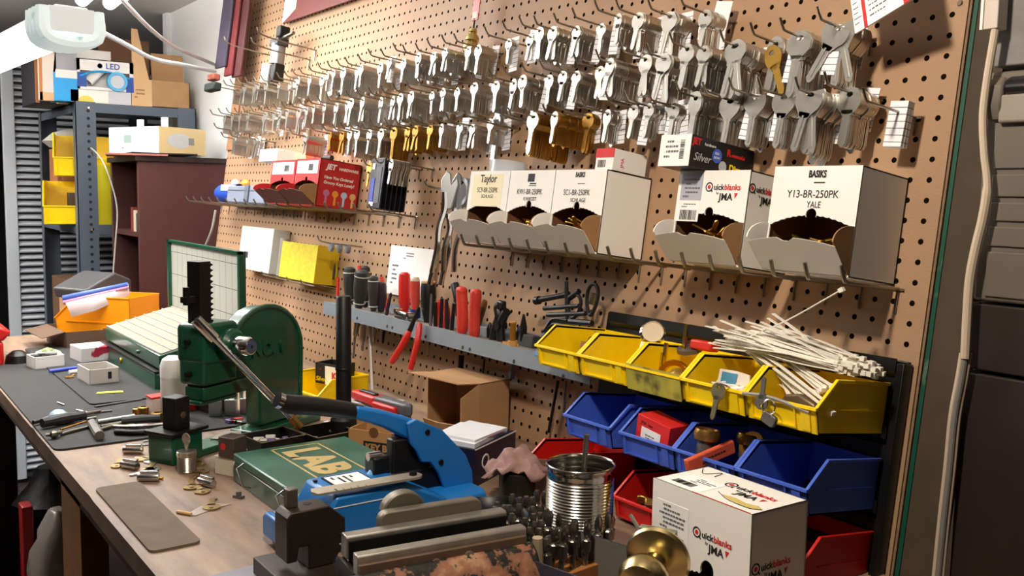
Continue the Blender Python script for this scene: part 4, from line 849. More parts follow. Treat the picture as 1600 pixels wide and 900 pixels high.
for sx_, p in ((1, [(-.012, 0, 0), (-.004, 0, .025), (.006, 0, .045), (.002, 0, .062), (.012, 0, .070)]), (1, [(.014, 0, .002), (.012, 0, .030), (.022, 0, .050), (.030, 0, .058)])): obj('clamp_arm', B().tube(bez(p, 5), .0085, 10), BLACKP, t)
obj('clamp_pivot', B().cyl((.010, -.010, .03), (.010, .010, .03), .009), BLACKM, t); obj('clamp_tip', B().box(.006, .022, -.006, .006, .060, .076), BLACKP, t, bev=.003)
t = tool(800, 548, .070, 'oil_vial', 'small amber vial with a cork coloured base on the tool shelf', 'vial'); obj('vial', B().cyl((0, 0, .008), (0, 0, .042), .0055), mat('amber_glass', (.50, .33, .08), .2), t); obj('base', B().cyl((0, 0, 0), (0, 0, .009), .009), mat('cork', (.75, .55, .30), .8), t); obj('cap', B().cyl((0, 0, .041), (0, 0, .044), .006), mat('cork', (.7, .5, .3)), t)
bobj('cork_chip', B().prism([(0, 0), (.02, .004), (.03, .014), (.018, .016)], 0, .005, 'xy'), mat('cork', (.7, .5, .3)), 'tan chip beside the amber vial', 'chip', MB(ab(783, 550, .078)[0], .078, SZT))
for k, (px, py, h) in enumerate(((820, 520, .058), (812, 530, .035), (767, 515, .03))):
    t = tool(px, py, .04, 'centre_punch', 'dark centre punch standing upright, '+['tallest, left of the blue card', 'short, beside the amber vial', 'short, behind the spring clamp'][k], 'punch'); obj('body', B().lathe([(0, -.01), (.006, 0), (.007, h*.6), (.002, h), (0, h)], 10), BLACKM, t)
bobj('steel_block', B().box(-.03, .03, -.012, .012, 0, .022), mat('dark_steel', (.20, .20, .20), .5, .5), 'dark steel block on the shelf behind the amber vial', 'block', MB(ab(850, 560, .04)[0]-.06, .035, SZT), bev=.001)
bobj('steel_block', B().box(-.02, .02, -.01, .01, 0, .018), SHG, 'grey steel block on the shelf beside the big red handles', 'block', MB(ab(762, 505, .03)[0], .028, SZT), bev=.001)
# hex key holder with blue card and the black tangle beside it
q = ab(850, 540, .085)
bc = thing('hex_key_set', MB(q[0], .085, SZT), 'light blue triangular card holding black hex keys, left of the yellow bins', 'hex keys')
obj('blue_card', B().prism([(-.022, -.005), (.030, -.005), (.030, .030), (.004, .058)], -.001, .001, 'xz'), mat('light_blue_card', (.36, .58, .80), .5), bc)
for k in range(4): obj('hex_key', B().tube(bez([(-.010+.002*k, -.004, .008+.010*k), (.006, -.006, .012+.010*k), (.022, -.006, .034+.009*k), (.055, -.004, .036+.009*k)], 4), .0028, 6), BLACKM, bc)
smallprint(bc, at(-.014, -.0014, .006, FR), .03, .03, 4, m=INK)
q = ab(880, 470, .04)
t = thing('hex_wrench', MB(ab(838, 470, .05)[0], .05, ab(838, 470, .05)[2]), 'black socket bar with a round end pointing left above the blue card', 'wrench')
obj('round_end', B().cyl((-.002, 0, 0), (.008, 0, .002), .0075), BLACKP, t); obj('bar', B().cyl((.007, 0, .002), (.075, .01, .020), .005), BLACKP, t)
for k, (p, r) in enumerate(((((885, 440), (886, 500)), .0035), (((850, 482), (905, 478)), .004), (((855, 492), (915, 490)), .004), (((862, 500), (925, 505)), .005), (((890, 466), (905, 455)), .005))):
    a = ab(*p[0], .045); c = ab(*p[1], .045); bobj('black_rod', B().tube([V(a), V(c)], r, 8), BLACKP, 'black tool rod in the dark tangle behind the leftmost yellow bin, ' + ['upright', 'top flat', 'middle flat', 'lowest flat', 'short slanted'][k]+' one', 'rod', MB())
for k, (c_, a_, b_) in enumerate((((897, 478), .016, .020), ((925, 468), .013, .026))):
    q = ab(*c_, .045); bobj('scissors', B().tube([(a_*math.cos(x)+.002*math.sin(2*x), 0, b_*math.sin(x)) for x in [2*PI*j/24 for j in range(25)]], .0032, 8), BLACKP, ['left', 'right']+[''] and (['left', 'right'][k]+' black loop of the scissors standing behind the leftmost yellow bin'), 'scissors', MB(q[0], .045, q[2]))
q = ab(925, 468, .04); bobj('metal_tip', B().tube([(0, 0, -.008), (.004, 0, .010)], .005, 8), STEEL, 'small steel tip showing inside the right scissors loop', 'tip', MB(*q))
# shafts and rods hanging below the shelf
for k, (a, c, r, m_, l) in enumerate((((577, 500), (583, 636), .0036, mat('pale_rod', (.80, .77, .74), .4, .3), 'long pale rod hanging below the left end of the tool shelf'),
      ((556, 505), (552, 560), .003, GRAYP, 'grey shaft below the leftmost driver'), ((570, 515), (566, 548), .003, STEEL, 'short bright shaft below the tool shelf, left of the pale rod'), ((586, 515), (583, 532), .004, STEEL, 'stubby bright shaft just below the shelf, right of the pale rod'),
      ((601, 510), (598, 535), .003, BLACKM, 'thin black shaft below the purple handled driver'), ((721, 555), (719, 580), .006, BLACKM, 'black tang of the cutters below the shelf'), ((757, 560), (754, 585), .002, BLACKM, 'thin black blade below the spring clamp'),
      ((872, 595), (857, 676), .0028, BLACKM, 'long black rod hanging against the board left of the blue bins'), ((884, 595), (881, 650), .0022, STEEL, 'long bright rod hanging between the black rod and the blue bins'))):
    A = ab(*a, .03 if k < 7 else .012); Cc = ab(*c, .03 if k < 7 else .012); bobj('hanging_rod', B().tube([V(A), V(Cc)], r, 8), m_, l, 'shaft', MB())
# ---------------- workbench ----------------
WOODT = ramped('worn_plywood', ((.30, (.34, .27, .22)), (.44, (.49, .40, .33)), (.56, (.56, .46, .38)), (.70, (.62, .53, .39))), nscale=5, rough=.55, bump=.12, bscale=90, scale=(1., 4.5, 1), detail=8)
LEGW = mat('pine_leg', (.60, .40, .20), .7, noise=.18, nscale=25)
wbn = thing('workbench', MW(0, 0, 0), 'worn plywood workbench with chipped front edge running under the pegboard', 'workbench')
tb_ = B(); random.seed(5)
ed = [(.20-.035*k, -.828+rnd(-.0002, .0002)+(.0012 if k % 13 == 3 else 0)) for k in range(78)]
tb_.prism([(.20, -.10)] + ed + [(-2.50, -.828), (-2.50, -.10)], BZ-.028, BZ, 'xy')
obj('bench_top', tb_, WOODT, wbn)
obj('front_apron', B().box(-2.48, .18, -.805, -.785, BZ-.075, BZ-.0285), mat('dark_apron', (.30, .20, .13), .8, noise=.2), wbn)
obj('leg', B().box(-1.15, -.995, -.805, -.762, 0, BZ-.028), LEGW, wbn)
for x, y in ((.10, -.80), (-1.14, -.20), (.10, -.20), (-2.42, -.20)): obj('leg', B().box(x-.0, x+.062, y, y+.085, 0, BZ-.028), LEGW, wbn)
for k, x in enumerate((-1.30, -.75, -.60)):
    pass
ub = tag(obj('shade_filler', B().box(-.98, .06, -.66, -.25, .005, .78).box(-.985, .065, -.665, -.24, .74, .79), mat('dark_brown_filler', (.10, .065, .05), .6), bev=.004), 'dark brown chest added for the shade under the near half of the bench', 'filler')  # dark block added to stand in for the darkness below the bench
# mats
MATB = mat('black_rubber_mat', (.17, .17, .17), .85, noise=.12, nscale=14)
def flat(name, px, z, th, m, label, cat, r=.0, group=None):
    pts = [(az(x, y, z).x, az(x, y, z).y) for x, y in px]; cx = sum(p[0] for p in pts)/len(pts); cy = sum(p[1] for p in pts)/len(pts)
    return tag(obj(name, B().prism([(a-cx, b-cy) for a, b in pts], 0, th, 'xy'), m, mw=MW(cx, cy, z)), label, cat, group)
tag(obj('rubber_mat', B().prism(rrect(-1.99, -1.088, -.824, -.46, .018), 0, .0035, 'xy'), MATB, mw=MW()), 'large black rubber mat at the far end of the bench under the pliers', 'mat')
tag(obj('rubber_mat', B().prism(rrect(-2.2, -1.405, -.700, -.44, .012), 0, .003, 'xy'), MATB, mw=MW(0, 0, BZ+.0037)), 'second black rubber mat lying on the large one, under the small open box', 'mat')
tag(obj('rubber_mat', B().prism(rrect(-.150, .150, -.032, .032, .010), 0, .003, 'xy'), mat('brown_grey_mat', (.42, .37, .31), .9, noise=.15, nscale=30), mw=MW(-.686, -.783, BZ+.0004)), 'small brown grey rubber mat along the front edge of the bench', 'mat')
tag(obj('metal_sheet', B().box(-.22, .0, -.11, .0, 0, .002), mat('blue_grey_sheet', (.46, .46, .50), .5, .2, noise=.1), mw=MW(-.21, -.68, BZ+.0004) @ RZ(3)), 'blue grey metal sheet under the front of the black clamping block', 'sheet')
# ---------------- green arbor press ----------------
PG = GREENP
pa, pb_, pc = az(376, 650, BZ+.02), az(409, 666, BZ+.02), az(471, 647, BZ+.02)
pang = math.atan2(pc.y-pb_.y, pc.x-pb_.x) - PI/2
ap = thing('arbor_press', Matrix.Translation((pb_.x, pb_.y, BZ)) @ Matrix.Rotation(pang, 4, 'Z'), 'dark green arbor press with a tall black toothed ram and chrome lever', 'press')
# local: +y runs along the base toward the pegboard, x = 0 is the face turned to the room
Lc_ = (pc-pb_).length
prof = [(0, .018), (Lc_, .018), (Lc_+.006, .13)]
for k in range(0, 15): a = PI*k/14; prof.append((-.015+.088+.0-.0+ (Lc_+.006+.07)/2*math.cos(a)-.04, .165+.068*math.sin(a)))
prof += [(-.070, .13), (-.070, .105), (-.010, .100), (0, .085)]
prof = [(0, .018), (Lc_, .018), (Lc_+.004, .14)]
cxp = (Lc_+.004-.078)/2; rp = (Lc_+.004+.078)/2
for k in range(1, 16): a = PI*k/16; prof.append((cxp+rp*math.cos(a), .152+.088*math.sin(a)))
prof += [(-.078, .15), (-.076, .118), (-.030, .110), (-.006, .095), (0, .08)]
obj('frame_casting', B().prism(prof, -.040, -.004, 'yz'), PG, ap, bev=.004)
rim = [(y, z) for y, z in prof[1:20]]
obj('frame_rim', B().tube([(-.004, y, z) for y, z in rim], .0045, 8), PG, ap)
text('NO. 1', .036, PG, ap, at(-.002, -.022, .150, RT), name='raised_lettering', sx=.95, bold=.001, ext=.002)
bs = B(); bs.box(-.050, .012, -.030, Lc_+.045, 0, .016); bs.box(-.050, .004, -.215, -.03, 0, .012); bs.box(-.052, .006, -.215, -.150, 0, .048)
obj('base_casting', bs, PG, ap, bev=.003)
obj('slot', B().lathe([(0, .0162), (.007, .0162), (.007, .0166), (0, .0166)], 14, c=(.004, Lc_+.02, 0)), INK, ap)
obj('head_casting', B().box(-.048, .010, -.150, -.070, .120, .225).prism(rrect(-.152, -.068, .155, .226, .012), -.050, .012, 'yz'), PG, ap, bev=.006)
obj('lower_guide', B().box(-.040, .004, -.145, -.020, .094, .118).box(-.044, -.0, -.148, -.060, .086, .094), PG, ap, bev=.003)
RY0 = -.128
ram = B(); ram.box(-.032, -.004, RY0-.014, RY0+.011, .125, .330)
for k in range(21): z = .128+.0096*k; ram.prism([(RY0+.011, z), (RY0+.0185, z+.0030), (RY0+.0185, z+.0045), (RY0+.011, z+.0075)], -.030, -.006, 'yz')
obj('ram', ram, BLACKM, ap); obj('ram_foot', B().box(-.034, -.002, RY0-.016, RY0+.014, .092, .124), BLACKM, ap, bev=.001)
obj('ram_stop', B().box(-.026, -.010, RY0-.036, RY0-.013, .262, .272).box(-.022, -.014, RY0-.034, RY0-.026, .258, .288), BLACKM, ap)
obj('anvil_plate', B().box(-.054, .010, -.220, -.140, .048, .054), BLACKM, ap, bev=.001)
an = obj('anvil_block', B().box(-.036, -.004, -.198, -.168, .054, .108), BLACKP, ap, bev=.0015)
obj('bore', B().lathe([(0, 0), (.006, 0), (.006, .0006), (0, .0006)], 16, c=(-.0042, -.183, .078), axis='x'), CHROME, an)
# pinion hub and lever
hubc = (.0, -.092, .186)
obj('pinion_housing', B().lathe([(.028, .0), (.028, .022), (.022, .028), (.0, .028)], 24, c=hubc, axis='x'), PG, ap)
hb = obj('lever_hub', B().lathe([(0, .028), (.016, .028), (.0165, .030), (.0165, .058), (.014, .062), (0, .062)], 28, c=hubc, axis='x'), CHROME, ap, ang=50)
obj('hub_cap', B().lathe([(0, .0622), (.012, .0622), (.012, .063), (0, .063)], 20, c=hubc, axis='x'), mat('blue_grey_steel', (.42, .48, .62), .3, .7), ap); obj('hub_hole', B().lathe([(0, .0631), (.003, .0631), (.003, .0635), (0, .0635)], 10, c=hubc, axis='x'), INK, ap)
hw = ap.matrix_world @ Vector((hubc[0]+.045, hubc[1], hubc[2]))
la = ap.matrix_world.inverted() @ ax(306, 499, hw.x-.005); lb = ap.matrix_world.inverted() @ ax(466, 664, hw.x+.03)
obj('lever_bar', B().cyl(la, lb, .0062, .0062, n=14), CHROME, ap)
obj('lever_end', B().cyl(la, la+(lb-la).normalized()*.045, .0098, n=16), CHROME, ap); obj('lever_tip', B().cyl(lb-(lb-la).normalized()*.02, lb+(lb-la).normalized()*.006, .0068, n=12), BRASS, ap)
for k in range(2): obj('gib_screw', B().cyl((-.02, -.150, .14+.055*k), (-.02, -.160, .14+.055*k), .005, n=10), BLACKM, ap)
# key gauge plates lying on the press base
for k in range(4):
    tag(obj('gauge_plate', B().box(-.008, .008, -.028, .028, 0, .0012), STEEL, mw=ap.matrix_world @ Matrix.Translation((-.035+.0115*k, -.065, .0128+.0016*k)) @ RZ(18+8*k)), 'flat steel gauge plate lying in a fan on the press base', 'plate', 'gauge plates on the press base')
# ---------------- black post ----------------
pp = az(537, 688)
bpst = thing('post', MW(pp.x, pp.y), 'black upright metal post standing on the bench between press and cardboard box', 'post')
obj('post_shaft', B().lathe([(.0140, .05), (.0140, .262), (.012, .265), (0, .265)], 20), BLACKP, bpst)
obj('post_collar', B().lathe([(.0145, .13), (.0152, .131), (.0152, .134), (.0145, .135)], 20), BLACKM, bpst)
obj('post_base', B().lathe([(0, 0), (.024, 0), (.024, .040), (.0145, .052), (0, .052)], 20), BLACKP, bpst)
# ---------------- open pinning kit with its lid up ----------------
KZ = 1
kt = thing('pinning_kit', MW(-1.98, -.54), 'open green metal pinning kit with a printed tray top and upright printed lid', 'kit')
KW, KD = .50, .175
obj('lower_case', B().prism([(-.01, 0), (KD+.02, 0), (KD+.02, .050), (-.01, .042)], 0, KW, 'yz'), PG, kt, bev=.004)
obj('case_seam', B().box(.0, KW+.002, -.012, KD, .043, .047), BLACKM, kt)
obj('tray_body', B().prism([(0, .050), (KD, .052), (KD, .128), (0, .082)], 0, KW, 'yz'), PG, kt, bev=.003)
cardm = lined('printed_tray_card', (.62, .57, .50), (.48, .40, .34), .012, .004, 'X', .7)
sl = math.atan2(.128-.082, KD); cl = KD/math.cos(sl)
tc_ = obj('tray_card', B().box(.004, KW-.004, .003, cl-.003, 0, .0015), cardm, kt, mw=Matrix.Translation((0, 0, .0825)) @ Matrix.Rotation(sl, 4, 'X'))
dv = B()
for k in range(8): dv.box(.004, KW-.004, .004+k*(cl-.010)/7, .0058+k*(cl-.010)/7, .0015, .0040)
obj('tray_dividers', dv, mat('white_divider', (.76, .73, .68), .6), tc_)
ld = obj('kit_lid', B().box(0, KW+.055, KD-.002, KD+.004, .128, .312), PG, kt, bev=.001)
fr_ = B(); fr_.box(0, KW+.055, KD-.012, KD-.002, .306, .312); fr_.box(0, .010, KD-.012, KD-.002, .128, .312); fr_.box(KW+.043, KW+.055, KD-.012, KD-.002, .128, .312)
obj('lid_rim', fr_, PG, ld)
lm = lined('printed_lid_chart', (.66, .67, .62), (.22, .24, .23), .042, .0013, 'X', .7, period2=.060, width2=.0014, axis2='Z', off=.02)
lc_ = obj('lid_chart', B().box(.012, KW+.042, KD-.0035, KD-.002, .132, .304), lm, ld); smallprint(lc_, at(.25, KD-.0037, .215, FR), .07, .02, 3); 
obj('clasp', B().lathe([(0, -.013), (.007, -.013), (.008, -.010)], 14, c=(KW*.40, 0, .025), axis='y'), BRASSD, kt)
obj('tray_knob', B().lathe([(0, -.006), (.004, -.006), (.005, 0)], 12, c=(KW*.66, 0, .066), axis='y'), PG, kt)
tag(obj('paper_slip', B().prism([(0, 0), (.055, 0), (.052, .016), (.003, .015)], 0, .0008, 'xy'), mat('fluo_slip', (.85, .88, .25), .8), mw=MW(*az(150, 615, BZ+.008).xy, BZ+.0075) @ RZ(75)), 'small bright yellow paper slip on the black mats', 'paper')
# ---------------- closed green case ----------------
lx0, lx1, ly0, ly1, lh_ = -.768, -.505, -.628, -.436, .045
gk = thing('pin_case', MW(lx0, ly0), 'closed green metal case with tan block letters on its lid', 'case'); w1, d1_ = lx1-lx0, ly1-ly0
GWORN = mat('worn_green_paint', (.17, .40, .32), .4, c2=(.03, .31, .22), nscale=14, thr=(.40, .62), coat=.2)
obj('case_bottom', B().box(.001, w1-.001, .001, d1_-.001, 0, .030), PG, gk, bev=.002); obj('case_lid', B().box(0, w1, 0, d1_, .031, lh_), GWORN, gk, bev=.003)
TAN = mat('tan_ink', (.74, .64, .40), .6)
fb = B(); a0, a1, b0, b1 = .016, .220, .054, .135; t_ = .0030
fb.box(a0, a1, b0, b0+t_, 0, .0003).box(a0, a1, b1-t_, b1, 0, .0003).box(a0, a0+t_, b0, b1, 0, .0003).box(a1-t_, a1, b0, b1, 0, .0003)
obj('tan_border', fb, TAN, gk, mw=at(0, 0, lh_))
text('LAB', .078, TAN, gk, at(.036, .067, lh_+.0003), sx=1.06, bold=.0036, space=1.0)
for x in (.05, w1-.06): obj('wire_latch', B().tube([(x, -.001, .040), (x, -.012, .034), (x+.028, -.012, .014), (x+.028, -.001, .010)], .0014, 6), STEEL, gk)
# ---------------- blue key punch ----------------
BP = mat('bright_blue_paint', (.09, .43, .72), .38); XB = -.50
pu = thing('key_punch', MW(XB, -.685), 'bright blue key punch machine with a long black gripped lever and steel gauge bar', 'machine')
obj('feet', B().box(.010, .080, .010, .030, -.0, .010), BLACKM, pu)
bb_ = obj('base', B().prism([(.0, .010), (.088, .010), (.088, .036), (.078, .042), (.010, .042), (.0, .036)], 0, .292, 'xz'), BP, pu, bev=.003)
obj('bed_plate', B().box(.016, .070, .008, .075, .042, .0435), STEEL, bb_); obj('bed_slot', B().box(.040, .045, .015, .070, .0435, .044), INK, bb_)
for y in (.014, .066): obj('bed_screw', B().lathe([(0, .0455), (.0035, .0450), (.0035, .0435)], 10, c=(.056, y, 0)), CHROME, bb_)
up = obj('upper_body', B().prism([(.048, .011), (.046, .050), (.060, .074), (.160, .075), (.225, .042), (.225, .011)], .002, .094, 'yz'), BP, pu, bev=.004)
obj('seam_line', B().box(.0942, .0946, .056, .17, .060, .0612), WHITE, up)
obj('white_label', B().box(.016, .060, .078, .128, .0745, .0758), PAPER, up); obj('label_border', B().box(.014, .016, .076, .130, .0745, .0760).box(.060, .062, .076, .130, .0745, .0760).box(.014, .062, .076, .078, .0745, .0760).box(.014, .062, .128, .130, .0745, .0760), INK, up)
smallprint(up, at(.020, .084, .0760), .032, .034, 4, m=INK)
for x, y in ((.022, .064), (.022, .142), (.075, .142)): obj('body_screw', B().lathe([(0, .0772), (.003, .0768), (.003, .0745)], 10, c=(x, y, 0)), BLACKM, up)
gbar = obj('gauge_bar', B().prism([(-.004, .012), (-.008, 0), (-.004, -.012)] + [(.132+.012*math.cos(a), .012*math.sin(a)) for a in [-PI/2+PI*k/8 for k in range(9)]], 0, .003, 'xy'), mat('gauge_steel', (.72, .69, .62), .4, .6), pu, mw=Matrix.Translation((.082, .040, .080)) @ RZ(87))
obj('gauge_marks', B(Matrix()).box(.02, .022, -.012, -.004, .003, .0032).box(.03, .0308, -.012, -.008, .003, .0032).box(.04, .0408, -.012, -.008, .003, .0032).box(.05, .0508, -.012, -.006, .003, .0032).box(.06, .0608, -.012, -.008, .003, .0032), INK, gbar)
obj('bar_pivot', B().lathe([(0, .0085), (.005, .0075), (.0055, .003)], 14, c=(.132, 0, 0)), BLACKM, gbar)
# side plate and lever, in the local yz plane
def Y(y, h): return (y+.685, h)
def YP(px, py, lx): p = ax(px, py, XB+lx); return (p.y+.685, p.z-BZ)
pl = [YP(x, y, .048) for x, y in ((636, 662), (650, 655), (690, 671), (727, 710), (737, 735), (740, 776), (739, 800), (700, 800), (697, 770), (684, 738), (672, 722), (658, 722), (650, 704), (640, 692))]
pl = [(a, max(.012, b)) for a, b in pl]
sp_ = obj('side_plate', B().prism(pl, .042, .050, 'yz'), BP, pu, bev=.0015)
for c_ in (YP(668, 675, .05), YP(689, 722, .05)): obj('plate_rivet', B().lathe([(0, .0515), (.0035, .0515), (.0042, .050)], 12, c=(0, c_[0], c_[1]), axis='x'), BLACKM, sp_)
obj('far_plate', B().prism([(a-.004, b) for a, b in pl], .010, .015, 'yz'), BP, pu, bev=.001)
lev = obj('lever_arm', B().prism([YP(x, y, .036) for x, y in ((556, 634), (600, 642), (645, 655), (660, 664), (655, 690), (630, 684), (598, 668), (556, 655))], .018, .040, 'yz'), BP, pu, bev=.004)
gp0 = [YP(x, y, .03) for x, y in ((566, 645), (540, 641), (510, 637), (478, 634), (450, 632), (441, 628))]
obj('lever_grip', B().tube([(.028, *p) for p in gp0], [.0095, .0115, .012, .0125, .0125, .011], 12), BLACKP, lev)
obj('grip_end', B().cyl((.028, *gp0[-1]), (.028, gp0[-1][0]-.006, gp0[-1][1]+.003), .0105, n=12), CHROME, lev)
mc = B(); mc.box(.018, .038, Y(-.515, 0)[0], Y(-.455, 0)[0], .05, .118).box(.012, .040, Y(-.545, 0)[0], Y(-.52, 0)[0], .070, .098).box(.016, .040, Y(-.52, 0)[0], Y(-.43, 0)[0], .042, .072)
obj('punch_mechanism', mc, BLACKM, pu, bev=.003); obj('punch_screw', B().cyl((.028, Y(-.548, 0)[0], .098), (.028, Y(-.53, 0)[0], .098), .006, n=12), CHROME, pu)
obj('clear_knob', B().cyl((.03, Y(-.545, 0)[0], .068), (.03, Y(-.53, 0)[0], .085), .008, n=12), mat('pale_blue_plastic', (.45, .68, .85), .3), pu)
# ---------------- black clamping block ----------------
DKS = mat('oiled_dark_steel', (.22, .18, .155), .45, .5, noise=.25, nscale=30)
cbp = az(478, 884, BZ+.02)
cb_ = thing('clamping_block', MW(-.350, -.698), 'oily black steel clamping block with a square bolt head on a dark plate', 'fixture')
obj('foot_plate', B().box(-.055, .10, -.035, .05, .002, .022), DKS, cb_, bev=.001)
bl_ = B(); bl_.prism([(-.022, .022+.012), (-.022, .085), (-.016, .092), (.030, .092), (.050, .074), (.050, .045), (.034, .022), (.004, .022), (.004, .050), (-.008, .050), (-.010, .034)], -.020, .016, 'yz')
obj('block_body', bl_, DKS, cb_, mw=Matrix.Identity(4), bev=.0015); obj('bolt_head', B().prism([(.009*math.cos(a), .009*math.sin(a)) for a in [PI/4+PI/2*k for k in range(4)]], .092, .114, 'xy'), mat('bolt_steel', (.42, .38, .35), .4, .7), cb_, mw=Matrix.Translation((-.006, -.008, 0)), bev=.0015)
obj('bolt_hole', B().lathe([(0, .0923), (.005, .0923), (.005, .0920)], 12, c=(-.006, .012, 0)), INK, cb_); obj('side_pin', B().lathe([(0, 0), (.006, 0), (.007, -.006)], 12, c=(.02, .048, .050), axis='y'), STEEL, cb_)
# ---------------- vise ----------------
VS = mat('worn_jaw_steel', (.62, .60, .56), .36, .7, noise=.15, nscale=50); RUST = ramped('rust_and_black_paint', ((.30, (.10, .085, .07)), (.455, (.12, .10, .08)), (.475, (.50, .34, .25)), (.55, (.60, .40, .30)), (.62, (.68, .54, .40)), (.64, (.11, .09, .07))), nscale=26, rough=.6, metal=.2, bump=.7, bscale=60, detail=9)
v1, v2 = az(540, 838, BZ+.085), az(790, 797, BZ+.085); v3 = az(533, 863, BZ+.085)
va = math.atan2(v2.y-v1.y, v2.x-v1.x)-PI/2
vs_ = thing('bench_vise', MW(v1.x, v1.y) @ Matrix.Rotation(va, 4, 'Z'), 'heavy bench vise with bare steel jaws and peeling rust coloured paint', 'vise'); VL = (v2-v1).length
gp = -((v3-v1).x*math.sin(va+PI/2)*-1) if False else abs((v3-v1).x)
je = [(0, VL*k/16) for k in range(17)]
obj('rear_jaw', B().prism([(-.016, .060), (.003, .060), (.003, .083), (.001, .085), (-.013, .085), (-.016, .082)], 0, VL, 'xz'), VS, vs_, bev=.0008)
obj('rear_jaw_body', B().prism(rrect(.045, VL-.022, .03, .098, .010), -.030, -.0165, 'yz').prism([(VL*.42+.026*math.cos(a), .090+.022*math.sin(a)) for a in [PI*k/14 for k in range(15)]], -.05, -.034, 'yz'), mat('stained_steel_plate', (.46, .43, .38), .45, .5, noise=.15), vs_, bev=.002)
obj('jaw_face_shade', B().box(.0032, .0062, .002, VL-.002, .03, .080), BLACKM, vs_); obj('gap_end_shade', B().box(-.012, gp, -.004, .002, .0, .058), BLACKM, vs_); obj('jaw_gap_shade', B().box(.003, gp-.002, .004, VL-.004, .01, .060), BLACKM, vs_)  # black face and fill blocks stand in for shade inside the jaw gap
obj('front_jaw', B().prism([(gp-.002, .060), (gp+.012, .058), (gp+.012, .079), (gp+.010, .081), (gp-.002, .081)], -.004, VL, 'xz'), VS, vs_, bev=.0008)
obj('jaw_strip', B().box(gp+.012, gp+.017, -.004, VL-.002, .050, .073), mat('dull_jaw_brown', (.42, .33, .27), .6, .3, noise=.2), vs_, bev=.001)
obj('jaw_screw', B().lathe([(0, .0), (.006, 0), (.006, .002), (0, .002)], 16, c=(gp+.017, VL*.42, .060), axis='x').lathe([(0, .0), (.006, 0), (.006, .002), (0, .002)], 16, c=(gp+.017, VL*.62, .062), axis='x'), VS, vs_)
fbd = B(); pr2 = [(gp+.004, .0), (gp+.004, .055), (gp+.018, .066), (gp+.030, .058), (gp+.042, .038), (gp+.052, .010), (gp+.052, 0)]
fbd.prism(pr2, -.016, VL+.006, 'xz'); obj('front_body', fbd, RUST, vs_, bev=.004)
obj('vise_foot', B().box(-.05, gp+.04, .0, VL, 0, .012), BLACKM, vs_, bev=.002)
obj('side_bar', B().cyl((gp+.02, VL+.014, .0), (gp+.02, VL+.010, .070), .006, n=10), mat('cream_bar', (.62, .56, .45), .5), vs_)
# ---------------- cardboard boxes and cartons at the back ----------------
def carton(name, M, w, d, h, m, label, open_='front', cat='box', T=.002):
    t = thing(name, M, label, cat); b = B()
    b.box(0, w, 0, d, 0, T); b.box(0, T, 0, d, 0, h); b.box(w-T, w, 0, d, 0, h); b.box(0, w, d-T, d, 0, h)
    if open_ != 'front': b.box(0, w, 0, T, 0, h)
    if open_ != 'top': b.box(0, w, 0, d, h-T, h)
    obj('box_body', b, m, t); return t
c0 = az(765, 690); k_ = math.radians(8)
t = carton('cardboard_box', MW(c0.x-.155, c0.y-.040) @ RZ(8), .150, .075, .108, CARDB, 'open brown cardboard box standing against the pegboard with its flap out', 'front')
obj('top_flap', B().prism([(0, 0), (.165, 0), (.165, -.002), (0, -.002)], 0, .050, 'xy').box(0, 0, 0, 0, 0, 0) if False else B().box(0, .150, -.050, 0, -.001, .001), CARDB, t, mw=Matrix.Translation((0, 0, .108)) @ RX(-6))
obj('side_flap', B().prism([(0, 0), (.0, .108), (-.040, .085), (-.040, 0)], 0, .002, 'yz'), CARDB, t, mw=Matrix.Translation((.148, 0, 0)) @ RZ(-8))
obj('front_lip', B().prism([(0, 0), (.150, 0), (.145, .024), (.10, .028), (.05, .022), (.005, .024)], 0, .002, 'xz'), CARDB, t, mw=Matrix.Translation((0, -.004, 0)) @ RX(28))
# navy tissue like box
n0, n1 = az(742, 762), az(805, 728); na = math.atan2(n1.y-n0.y, n1.x-n0.x)
nb = thing('navy_box', MW(n0.x, n0.y) @ Matrix.Rotation(na, 4, 'Z'), 'navy blue carton with white papers on top, behind the blue punch', 'box'); nl = (n1-n0).length
obj('box_body', B().box(0, nl, 0, .10, 0, .060), mat('navy_card', (.07, .085, .20), .4), nb, bev=.001)
obj('white_papers', B().prism([(.004, .004), (nl-.012, .010), (nl-.006, .05), (nl-.02, .095), (.01, .09)], .060, .067, 'xy').prism([(.012, .008), (nl-.03, .004), (nl-.016, .08), (.02, .085)], .067, .071, 'xy'), mat('crumpled_white', (.85, .86, .88), .7, bump=1., bscale=40), nb)
rg = B(); n = 22; rg.add([(.032+r*math.cos(2*PI*k/n), -.0006, .034+r*math.sin(2*PI*k/n)) for r in (.012, .0085) for k in range(n)], [(k, (k+1) % n, n+(k+1) % n, n+k) for k in range(n)])
obj('ring_logo', rg, WHITE, nb, solid=.0004); smallprint(nb, at(.022, -.0008, .008, FR), .034, .006, 1, m=WHITE)
obj('white_edge', B().box(-.0006, nl, -.0006, .0, .0585, .0605), WHITE, nb)
